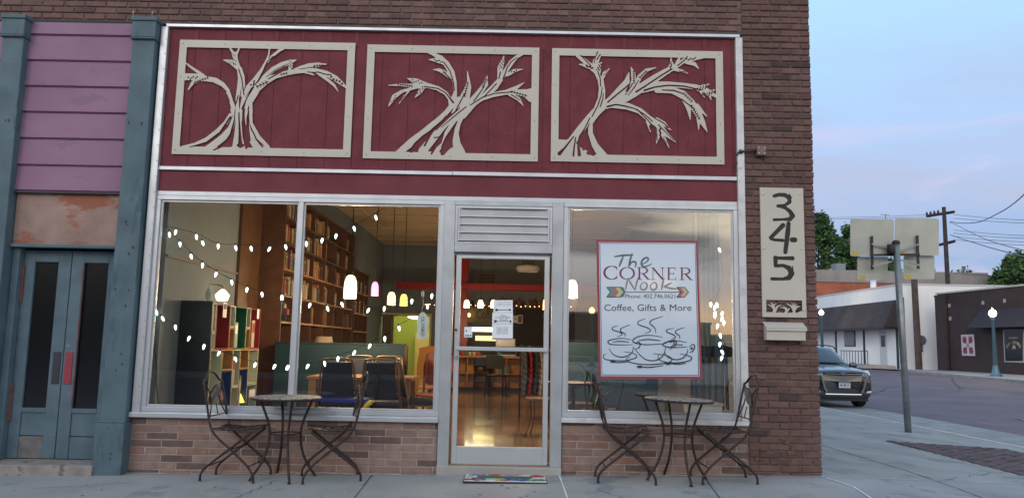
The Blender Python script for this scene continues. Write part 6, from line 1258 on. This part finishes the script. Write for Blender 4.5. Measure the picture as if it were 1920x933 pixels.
# red brick building with concrete parapet behind
rbd=thing('red_brick_building','red brick building with a pale concrete parapet rising behind the white one','building',(0,0,0))
Yb=96; xa,xb=at(1480,530,Yb).x,at(1851,530,Yb).x; z1_,z2_=at(1700,531,Yb).z,at(1700,508.5,Yb).z
MB().box(xa,xb,Yb,Yb+20,-.6,z1_).build('brick_wall',rbrick('red_orange_brick',(.42,.13,.075),(.34,.11,.065),1.5,.9),rbd); MB().box(xa-.1,xb+.1,Yb-.15,Yb+20,z1_+.002,z2_).build('parapet',mat('parapet_render',(.27,.25,.24),.85,var=.15,vs=.8),rbd)
MB().box(at(1570,500,Yb).x,at(1588,500,Yb).x,Yb+.4,Yb+2,z2_,at(1580,493,Yb).z).build('chimney',mat('grey_chimney',(.22,.24,.28),.8),rbd)
MB().box(at(1752,500,Yb).x,at(1757,500,Yb).x,Yb+.4,Yb+1,z2_,at(1755,503,Yb).z).build('chimney',MATS['grey_chimney'],rbd)
t=thing('tv_antenna','thin television aerial above the roof behind the signs','antenna',(at(1661,420,Yb+4).x,Yb+4,z2_)); zt2=at(1661,402,Yb+4).z-z2_; mb=MB(); mb.tube([(0,0,0),(0,0,zt2)],.04,6); mb.tube([(-.7,0,zt2),(.55,0,zt2-.05)],.035,6); mb.build('aerial',m_black,t)
# ---------------------------------------------------------------- trees
m_leafs=[mat('leaf_green',(.045,.105,.030),.75,var=.45,vs=.8),mat('leaf_dark',(.028,.07,.022),.75,var=.4,vs=.8),mat('leaf_light',(.075,.15,.045),.75,var=.4,vs=.8)]; m_bark=mat('bark',(.09,.07,.055),.95,bump=.5,bs=10)
def tree(label,px,pytop,Y,wpx,zb=-.5,seed=1,trunk=.4,ncl=60,dens=150,low=.25):
    r=random.Random(seed); p=at(px,500,Y); top=at(px,pytop,Y).z; rad=wpx/FPX*(Y+7.4)/2
    t=thing('broadleaf_tree',label,'tree',(p.x,Y,zb)); H=top-zb
    mb=MB(); mb.tube(bez([(0,0,0),(.02*H,0,H*.2),(-.02*H,.03,H*.5),(.01,.0,H*.8)],5),[trunk*(1-.75*k/15) for k in range(16)],9)
    cl=[]
    for k in range(ncl):
        an=r.uniform(0,2*math.pi); u=r.random()**.5; h=low+(1-low)*r.random(); prof=math.sin(math.pi*min(.97,(h-low)/(1-low)*.82+.16))**.7
        x,y,z=rad*u*prof*math.cos(an),rad*u*prof*math.sin(an),H*(h*.94)
        cl.append((x,y,z,rad*r.uniform(.24,.42)))
        if k%3==0: mb.tube(bez([(0,0,H*max(.15,h*.55)),(x*.4,y*.4,z*.8),(x,y,z)],3),[trunk*.35*(1-.8*j/6) for j in range(7)],5)
    mb.build('trunk',m_bark,t,smooth=True)
    cb=MB()
    for x,y,z,cr_ in cl:
        for j in range(dens):
            d=Vector((r.gauss(0,1),r.gauss(0,1),r.gauss(0,.75))).normalized()*cr_*r.random()**.4*(1.35 if r.random()<.12 else 1); c0=Vector((x,y,z))+d
            if c0.z<H*low*.6: continue
            s=r.uniform(.22,.42); e1=Vector((r.gauss(0,1),r.gauss(0,1),r.gauss(0,.6))).normalized()*s; e2=e1.cross(Vector((r.gauss(0,1),r.gauss(0,1),r.gauss(0,1))).normalized()).normalized()*s*.6
            cb.mi=r.choice((0,0,1,2)); cb.poly([c0-e1,c0+e2*.8,c0+e1,c0-e2*.8])
    cb.build('crown',m_leafs,t)
tree('tall leafy tree at the far left of the side street, behind the brick pier',1538,392,112,78,seed=4,ncl=70,dens=190)
tree('tall leafy tree beside the street signs, second from the brick pier',1592,412,118,60,seed=5,ncl=60,dens=170)
tree('low dark tree hidden behind the lower street signs',1668,480,120,70,seed=9,ncl=50,dens=150)
tree('small round tree poking above the parapet right of the utility pole',1804,499,125,66,seed=6,ncl=40,dens=150)
tree('large dark tree at the right edge above the law office',1915,475,92,110,seed=7,ncl=80,dens=190)
tree('dark spreading tree behind the right end of the law office roof',1868,512,96,56,seed=8,ncl=45,dens=150)
# ---------------------------------------------------------------- utility poles and cables
m_pole=mat('creosote_pole',(.045,.032,.03),.9,var=.3,vs=3)
Yp=78; pb=at(1779,560,Yp); zt_=at(1773,388,Yp).z; t=thing('utility_pole','tall dark wooden utility pole with two crossarms behind the roofs','utility pole',(pb.x,Yp,-.5))
hz=zt_+.5; MB().tube([(0,0,0),(-.05,0,hz)],[.30,.20],10).build('pole',m_pole,t)
def arm(x0p,y0p,x1p,y1p,dy): A=at(x0p,y0p,Yp+dy)-t.location; B=at(x1p,y1p,Yp-dy*.3)-t.location; MB().tube([A,B],.17,4).build('crossarm',m_pole,t); return A+t.location,B+t.location
aA,aB=arm(1738,405,1789,397,3.5); bA,bB=arm(1756,460,1790,452,2.5)
for k in range(4): q=aA+(aB-aA)*(k/7); MB().lathe([(.10,.12),(.14,.25),(.06,.5)],tuple(q-t.location),8).build('insulator',m_pole,t)
def cable(label,pts,r=.03,n=8):
    tag(MB().tube(bez(pts,n),r,4).build('power_cable',m_black),label,'cable')
def pxY(L_): return [at(x,y,Y) for x,y,Y in L_]
for k,(y0,y1) in enumerate([(402,412),(409,417),(431,441),(437,446),(443,453),(449,459)]): cable('power line %s running right from the utility pole'%['highest','second highest','third highest','fourth highest','fifth highest','lowest'][k],pxY([(1788,y0,Yp),(1860,(y0+y1)/2+2,Yp-14),(1990,y1+4,Yp-30)]),.022)
for k,(y0,y1) in enumerate([(402,408),(407,411)]): cable('%s power line running left from the top crossarm'%['upper','lower'][k],pxY([(1745,y0,Yp),(1650,y1-2,Yp+14),(1500,y1+1,Yp+30)]),.022)
cable('heavy cable swooping up to the right from the utility pole',pxY([(1781,415,Yp),(1800,418,Yp-8),(1835,416,Yp-20),(1875,398,Yp-34),(1905,378,Yp-45),(1940,345,Yp-55)]),.04)
cable('drooping service cable falling right from the upper pole',pxY([(1781,417,Yp),(1792,421,Yp-4),(1850,449,Yp-20),(1930,472,Yp-38)]),.032)
cable('thick drooping service cable falling right from mid pole',pxY([(1782,440,Yp),(1808,449,Yp-8),(1860,465,Yp-22),(1930,483,Yp-38)]),.04)
cable('low wire passing behind the round tree toward the right',pxY([(1790,512,88),(1850,516,88),(1930,519,86)]),.03)
t=thing('wooden_pole','bare wooden pole standing against the white building wall','utility pole',(at(1721,640,56.6).x,56.6,-.33)); hp=at(1719,440,56.6).z+.33
MB().tube([(0,0,0),(-.12,0,hp)],[.27,.23],10).build('pole',mat('weathered_pole',(.085,.06,.055),.9,var=.3,vs=2),t)
MB().box(-.35,.35,-.35,-.2,hp-1.0,hp-.5).build('pole_bracket',m_pole,t)
# ---------------------------------------------------------------- street lamps
m_lpost=mat('blue_grey_lamp_post',(.12,.22,.28),.5,metal=.2,var=.1); m_globe=mat('lit_globe',(1,.9,.7),.4,emit=5.5,ecol=(1,.74,.36))
LX={}
def lamp(loc,label,h=4.0,light=0,first=[None]):
    if first[0]: t=dup(first[0],loc,0,label)
    else:
        t=thing('street_lamp',label,'street lamp',loc,0,'globe street lamps along the streets'); first[0]=t
        MB().lathe([(.36,0),(.36,.10),(.30,.12),(.22,.28),(.16,.62),(.17,.66),(.15,.70)],(0,0,0),8).build('base',m_lpost,t)
        MB().lathe([(.14,.70),(.085,3.5),(.12,3.52),(.12,3.58),(.08,3.6)],(0,0,0),12).build('post',m_lpost,t,smooth=True)
        MB().lathe([(.10,3.6),(.13,3.66),(.12,3.72)],(0,0,0),12).build('collar',m_lpost,t)
        MB().lathe([(.10,3.72),(.19,3.80),(.235,3.93),(.20,4.06),(.09,4.17),(.02,4.24)],(0,0,0),20).build('globe',m_globe,t,smooth=True)
        MB().lathe([(.06,4.19),(.03,4.25),(.005,4.33)],(0,0,0),8).build('finial',m_lpost,t)
    if light:
        l=bpy.data.lights.new('lamp_light','POINT'); l.energy=light; l.color=(1,.76,.45); l.shadow_soft_size=.25; lo=bpy.data.objects.new('lamp_light',l); C.objects.link(lo); lo.location=Vector(loc)+Vector((0,0,4.55))
    return t
gl=at(1868,710,41.5); lamp((gl.x,41.5,zs+.11),'blue-grey globe street lamp in front of the dark law office',light=420)
g2_=at(1540,586,66); lamp((g2_.x,66,g2_.z-3.93),'distant lit globe street lamp just past the brick pier',light=120)
# lamps on the far side of the main street (seen mirrored in the glass)
for k,(px,py) in enumerate([(1223,525),(1255,527),(1110,580),(1070,597)]):
    d=ray(px,py); s=2.55/d.z; P=EYE+d*s; lamp((P.x,-P.y,-.25+0.0),['globe street lamp behind the viewer across the main street, mirrored over the poster','second globe street lamp across the main street, mirrored right beside the first','globe street lamp down the main street mirrored left of the poster','farthest globe street lamp down the main street mirrored near the door'][k])
# ---------------------------------------------------------------- sign post with four blank backs
t=thing('sign_post','leaning galvanised post carrying four blank street sign backs','sign post',(0,0,0))
pb=atZ(1703,808,gz(6.7,5.9)); YS=pb.y; m_galv=mat('galvanised_pipe',(.30,.33,.33),.45,metal=.6,var=.2,vs=6); m_rustg=mat('rusty_bar',(.05,.04,.042),.7,var=.3,vs=20)
P1=at(1680,457,YS-.15); MB().tube([pb-Vector((0,0,.05)),P1],.056,14).build('post',m_galv,t,smooth=True)
MB().lathe([(.07,0),(.06,.05),(.02,.07)],tuple(P1),12).build('post_cap',m_rustg,t,smooth=True)
m_sback=mat('sign_back_metal',(.46,.48,.42),.5,metal=.25,var=.08,vs=3); m_stick=mat('yellow_sticker',(.68,.46,.04),.6)
SZ=5.818
def SP(u,v,Y): return at(1590+u/SZ,380+v/SZ,Y)
def rr(x0,y0,x1,y1,r=22):
    o=[]
    for cx_,cy_,a0 in ((x1-r,y0+r,-90),(x1-r,y1-r,0),(x0+r,y1-r,90),(x0+r,y0+r,180)):
        for k in range(5): an=R(a0+k*22.5); o.append((cx_+r*math.cos(an),cy_+r*math.sin(an)))
    return o
for (x0_,y0_,x1_,y1_,dy,st) in ((25,178,500,582,.0,(45,535,108,570)),(510,170,992,575,.02,(565,532,620,556)),(102,588,434,838,.10,(130,797,192,830)),(606,575,944,832,.12,(630,790,690,820))):
    Yq=YS-.02+dy; mb=MB(); mb.prism(rr(x0_,y0_,x1_,y1_),lambda u,v:SP(u,v,Yq),(0,.004,0)); sgn=mb.build('sign_panel',m_sback,t)
    MB().prism([(st[0],st[1]),(st[2],st[1]),(st[2],st[3]),(st[0],st[3])],lambda u,v:SP(u,v,Yq-.002),(0,.001,0)).build('sticker',m_stick,sgn)
def bar(pts,w_,Y,m,nm): mb=MB(); mb.ribbon(pts,lambda u,v:SP(u,v,Y),w_,(0,.02,0)); mb.build(nm,m,t)
bar([(262,362),(268,728)],13,YS-.05,m_rustg,'upright_bar'); bar([(758,355),(770,720)],13,YS-.05,m_rustg,'upright_bar')
bar([(250,570),(785,562)],12,YS-.075,m_rustg,'cross_bar')
for p in ([(262,448),(400,478),(560,520)],[(560,520),(660,490),(775,452)],[(268,690),(400,655),(545,625)],[(565,618),(660,645),(785,682)]): bar(p,9,YS-.10,m_galv,'brace_strap')
mb=MB(); c=SP(500,510,YS-.06); mb.lathe([(.07,-.07),(.075,0),(.07,.09)],tuple(SP(475,510,YS-.12)),12); mb.build('clamp',m_rustg,t,smooth=True)
# ---------------------------------------------------------------- parked car
car=thing('parked_car','dark grey compact SUV parked facing us beyond the brick corner','car',(9.10,13.85,RZ+.006))
m_car=mat('dark_silver_paint',(.085,.10,.12),.3,metal=.75,coat=1); m_carb=mat('bumper_paint',(.20,.205,.20),.32,metal=.7,coat=1); m_cglass=mat('tinted_windscreen',(.03,.05,.075),.03,spec=1); m_chrome=mat('chrome',(.65,.65,.66),.12,metal=1); m_grille=mat('black_grille',(.012,.012,.014),.5); m_tyre=mat('tyre_rubber',(.02,.02,.02),.9,bump=.3,bs=30); m_hl=mat('headlight_lens',(.75,.80,.85),.08,spec=1)
# lofted body: y runs back from the nose, half profiles (x,z) from sill up to centreline
st=[ # y, [(x,z)...]
(.00,[(.50,.30),(.60,.34),(.66,.48),(.66,.62),(.64,.78),(.60,.90),(.52,.97),(.34,1.0),(0,1.015)]),
(.10,[(.70,.26),(.78,.32),(.82,.48),(.82,.62),(.80,.80),(.76,.93),(.64,1.0),(.38,1.03),(0,1.045)]),
(.28,[(.80,.24),(.88,.32),(.91,.50),(.91,.64),(.89,.82),(.86,.97),(.72,1.04),(.42,1.07),(0,1.085)]),
(.70,[(.84,.24),(.90,.34),(.925,.52),(.925,.68),(.915,.86),(.885,1.00),(.76,1.07),(.44,1.12),(0,1.135)]),
(1.20,[(.84,.24),(.90,.34),(.92,.52),(.925,.70),(.92,.90),(.88,1.03),(.76,1.11),(.44,1.165),(0,1.18)]),
(1.45,[(.84,.24),(.90,.34),(.92,.52),(.925,.70),(.92,.92),(.875,1.05),(.74,1.14),(.44,1.19),(0,1.2)]),
(3.60,[(.84,.26),(.90,.36),(.92,.54),(.925,.72),(.92,.95),(.87,1.08),(.72,1.12),(.44,1.15),(0,1.15)]),
(4.35,[(.80,.30),(.88,.38),(.91,.56),(.91,.74),(.90,.97),(.85,1.08),(.7,1.12),(.44,1.13),(0,1.13)]),
(4.50,[(.72,.36),(.80,.42),(.84,.58),(.84,.74),(.82,.95),(.76,1.04),(.6,1.08),(.4,1.1),(0,1.1)])]
def loft(st,name,m,parent,caps=True):
    mb=MB(); rows=[]
    for y,pr in st:
        full=[(x,y,z) for x,z in pr]+[(-x,y,z) for x,z in reversed(pr[:-1])]; i=len(mb.v); mb.v+=full; rows.append((i,len(full)))
    for (a_,n_),(b_,_) in zip(rows[:-1],rows[1:]):
        for k in range(n_): k2=(k+1)%n_; mb.f.append((a_+k,a_+k2,b_+k2,b_+k)); mb.m.append(0)
    if caps: mb.f.append(tuple(reversed(range(rows[0][0],rows[0][0]+rows[0][1])))); mb.f.append(tuple(range(rows[-1][0],rows[-1][0]+rows[-1][1]))); mb.m+=[0,0]
    o=mb.build(name,m,parent,smooth=True); s_=o.modifiers.new('s','SUBSURF'); s_.levels=2; s_.render_levels=2; return o
loft(st,'body',m_car,car)
gh=[(1.30,[(.80,1.08),(.76,1.12),(.60,1.16),(0,1.18)]),(1.42,[(.81,1.08),(.775,1.16),(.64,1.23),(0,1.26)]),(2.05,[(.83,1.08),(.73,1.38),(.62,1.58),(0,1.63)]),(2.35,[(.83,1.08),(.73,1.42),(.62,1.62),(0,1.67)]),(3.6,[(.83,1.08),(.73,1.42),(.62,1.61),(0,1.66)]),(4.2,[(.80,1.08),(.70,1.38),(.60,1.55),(0,1.60)]),(4.4,[(.74,1.08),(.66,1.2),(.5,1.3),(0,1.33)])]
loft(gh,'cabin',m_car,car)
# windscreen laid just proud of the cabin
mb=MB(); nU,nV=10,8
def ws(u,v):
    y=1.34+.70*v; hw=.745-.17*v; z=1.165+.455*v+.02*math.sin(math.pi*v)
    x=hw*(2*u-1); return (x,y-.035+.09*(2*u-1)**2*(1)*.9+.0,z-.055*abs(2*u-1)**2.5+.022)
for j in range(nV+1):
    for i in range(nU+1): mb.v.append(ws(i/nU,j/nV))
for i in range(nU):
    for j in range(nV): q_=j*(nU+1)+i; mb.f.append((q_,q_+1,q_+nU+2,q_+nU+1)); mb.m.append(0)
o=mb.build('windscreen',m_cglass,car,smooth=True); s_=o.modifiers.new('t','SOLIDIFY'); s_.thickness=.02; s_.offset=1
for s in (-1,1):
    mb=MB(); mb.prism([(1.75,1.13),(3.9,1.14),(3.85,1.36),(3.5,1.50),(2.35,1.52),(2.2,1.46)],lambda u,v:Vector((s*(.842-(v-1.08)*.30),u,v)),(-s*.02,0,0)); mb.build('side_window',m_cglass,car)
    MB().tube(bez([(s*.62,1.95,1.60),(s*.63,2.15,1.68),(s*.63,2.9,1.715),(s*.62,3.7,1.69),(s*.61,3.95,1.63)],5),.018,8).build('roof_rail',m_black,car,smooth=True)
    mb=MB(); mb.lathe([(.02,-.08),(.10,-.06),(.125,0),(.10,.07),(.02,.09)],(s*1.0,1.62,1.14),14,1.0,.55); mb.tube([(s*.86,1.66,1.10),(s*.96,1.62,1.12)],.03,8); mb.build('wing_mirror',m_car,car,smooth=True)
    # headlight
    mb=MB(); hl=[(.54,.905),(.70,.86),(.81,.85),(.87,.93),(.83,1.03),(.72,1.03),(.60,.98)]
    mb.prism(hl,lambda u,v:Vector((s*u,-.045+max(0,(u-.50))*.78+(v-.86)*.55,v)),(0,.06,0)); h_l=mb.build('headlight',m_hl,car)
    MB().lathe([(.045,0),(.04,.01)],(0,0,0),14).build('headlight_bulb',m_chrome,h_l).matrix_local=Matrix.Translation((s*.70,.105,.93))@Matrix.Rotation(R(90),4,'X')
    # dark outer intake + fog lamp + silver cheek
    mb=MB(); mb.prism([(.60,.50),(.72,.44),(.80,.50),(.80,.60),(.74,.70),(.60,.72)],lambda u,v:Vector((s*u,-.045+max(0,u-.55)*.55,v)),(0,.05,0)); mb.build('side_intake',m_grille,car)
    mb=MB(); mb.prism([(.62,.43),(.78,.43),(.82,.48),(.72,.485),(.64,.47)],lambda u,v:Vector((s*u,-.055+max(0,u-.55)*.55,v)),(0,.05,0)); mb.build('fog_lamp',m_hl,car)
    mb=MB(); mb.ribbon([(.62,.88,.018),(.575,.72,.022),(.535,.55,.024),(.47,.44,.03)],lambda u,v:Vector((s*u,-.075,v)),.02,(0,.05,0)); mb.build('bumper_strut',m_carb,car)
    for yy in (.93,3.62):
        wz=MB(); 
        wo=MB().lathe([(.22,-.11),(.33,-.11),(.35,-.08),(.352,.08),(.33,.11),(.22,.11)],(0,0,0),28); w_=wo.build('wheel',m_tyre,car,smooth=False); w_.matrix_local=Matrix.Translation((s*.81,yy,.35))@Matrix.Rotation(R(90),4,'Y')
        rm=MB(); rm.lathe([(.03,s*.09),(.21,s*.085),(.225,s*.105)],(0,0,0),20,caps=False)
        for k in range(5): a_=2*math.pi*k/5; rm.tube([(0,0,s*.1),(.2*math.cos(a_),.2*math.sin(a_),s*.1)],.028,6)
        rm.build('rim',m_chrome,w_)
# front details
def front(poly,y,th,m,nm,bow=.26): mb=MB(); mb.prism(poly,lambda u,v:Vector((u,y+bow*u*u,v)),(0,th,0)); return mb.build(nm,m,car)
front([(-.52,.90),(0,.885),(.52,.90),(.55,.965),(0,.975),(-.55,.965)],-.06,.06,m_grille,'upper_grille')
front([(-.50,.925),(0,.915),(.50,.925),(.50,.942),(0,.935),(-.50,.942)],-.075,.02,m_chrome,'grille_bar')
front([(-.56,.74),(0,.73),(.56,.74),(.60,.885),(0,.875),(-.60,.885)],-.075,.08,m_carb,'bumper_beam')
front([(-.50,.47),(.50,.47),(.565,.735),(0,.725),(-.565,.735)],-.05,.05,m_grille,'lower_grille')
for k in range(3): front([(-.5,.53+k*.06),(.5,.53+k*.06),(.5,.545+k*.06),(-.5,.545+k*.06)],-.062,.01,m_black,'grille_slat')
front([(-.60,.40),(.60,.40),(.56,.455),(-.56,.455)],-.06,.06,m_carb,'bumper_lip'); front([(-.48,.375),(.48,.375),(.50,.398),(-.50,.398)],-.07,.03,m_chrome,'silver_strip')
front([(-.72,.20),(.72,.20),(.70,.372),(-.70,.372)],-.03,.08,mat('black_lower_bumper',(.02,.02,.022),.6),'lower_bumper')
mb=MB(); mb.lathe([(.085,0),(.08,.012)],(0,0,0),24,1,.42); o=mb.build('badge',m_chrome,car); o.matrix_local=Matrix.Translation((0,-.075,.932))@Matrix.Rotation(R(90),4,'X')
mb=MB(); mb.lathe([(.074,.0125),(.073,.014)],(0,0,0),24,1,.42); mb.build('badge_field',mat('badge_blue',(.03,.07,.25),.3),o)
text_mesh('Ford','badge_script',m_chrome,-.05,.918,.05,.946,-.0905,car)
pt=MB().box(-.155,.155,-.085,-.078,.56,.715).build('number_plate',mat('plate_white',(.68,.74,.80),.5),car); MB().box(-.15,.15,-.0865,-.0855,.69,.71).build('plate_header',mat('plate_blue',(.05,.08,.2),.5),pt)
text_mesh('45-8515','plate_number',mat('plate_ink',(.02,.03,.10),.5),-.125,.585,.125,.68,-.0866,pt,bold=.02)
for s in (-1,1): mb=MB().tube(bez([(s*.36,.35,1.105),(s*.34,.8,1.155),(s*.40,1.25,1.195)],4),.012,6).build('bonnet_crease',m_car,car,smooth=True)
MB().tube([(-.62,1.36,1.195),(0,1.24,1.215),(.62,1.36,1.195)],.012,6).build('wiper',m_black,car)
# ---------------------------------------------------------------- other side of the main street (mirrored in the windows)
ob=thing('opposite_building','two-storey dark brick commercial block across the main street behind the viewer','building',(0,0,0))
MB().box(-46,1.9,-40,-27,-.5,8.6).build('wall',rbrick('opposite_brick',(.07,.045,.04),(.055,.04,.035),3,.9),ob); MB().box(-46.2,2.1,-40,-26.8,8.6,9.0).build('cornice',m_conc2,ob)
for k in range(0):
    x=-44+k*4.1; f_=MB().box(x,x+1.6,-27,-26.93,4.6,7.0).build('window',m_wp,ob); MB().box(x+.1,x+1.5,-26.93,-26.90,4.7,6.9).build('pane',MATS['dark_glass'],f_)
    f_=MB().box(x-.6,x+2.4,-27,-26.93,.4,3.2).build('shop_window',m_alud,ob); MB().box(x-.5,x+2.3,-26.93,-26.9,.5,3.1).build('pane',MATS['dark_glass'],f_)
for k,(xa_,xb_,h_,c_,lab) in enumerate([(3,8.5,4.6,(.20,.10,.07),'tallest red brick shop down the main street behind the viewer'),(8.8,13,3.3,(.34,.31,.27),'low cream shop down the main street behind the viewer'),(13.3,19,3.9,(.16,.10,.08),'brown brick shop down the main street behind the viewer'),(19.4,27,2.7,(.24,.25,.27),'long low grey garage down the main street behind the viewer'),(29,37,3.4,(.22,.12,.09),'rightmost brick shop down the main street behind the viewer')]):
    q_=thing('opposite_shop',lab,'building',(xa_,-66,-.5)); w_=xb_-xa_
    MB().box(0,w_,-10,0,0,h_).build('wall',rbrick('shop_brick',c_,tuple(v*.8 for v in c_),3,.9),q_); MB().box(-.1,w_+.1,-10,.12,h_+.001,h_+.22).build('parapet',m_conc2,q_)
    f_=MB().box(.6,w_-.6,.001,.06,.7,2.2).build('shop_window',m_alud,q_); MB().box(.7,w_-.7,.061,.08,.8,2.1).build('pane',MATS['dark_glass'],f_)
struct(MB().box(-60,60,-66,-23.5,-.34,-.22).build('opposite_pavement',m_conc))
for k,(x,y,h) in enumerate([(20,-85,7),(27,-88,6.5),(34,-86,8),(42,-90,7),(12,-95,7)]):
    tree(['roundish tree on the skyline behind the viewer','low tree on the skyline behind the viewer','tallest tree on the skyline behind the viewer','rightmost tree on the skyline behind the viewer','tree over the distant shops behind the viewer'][k],960,500,0,10,seed=20+k) if False else None
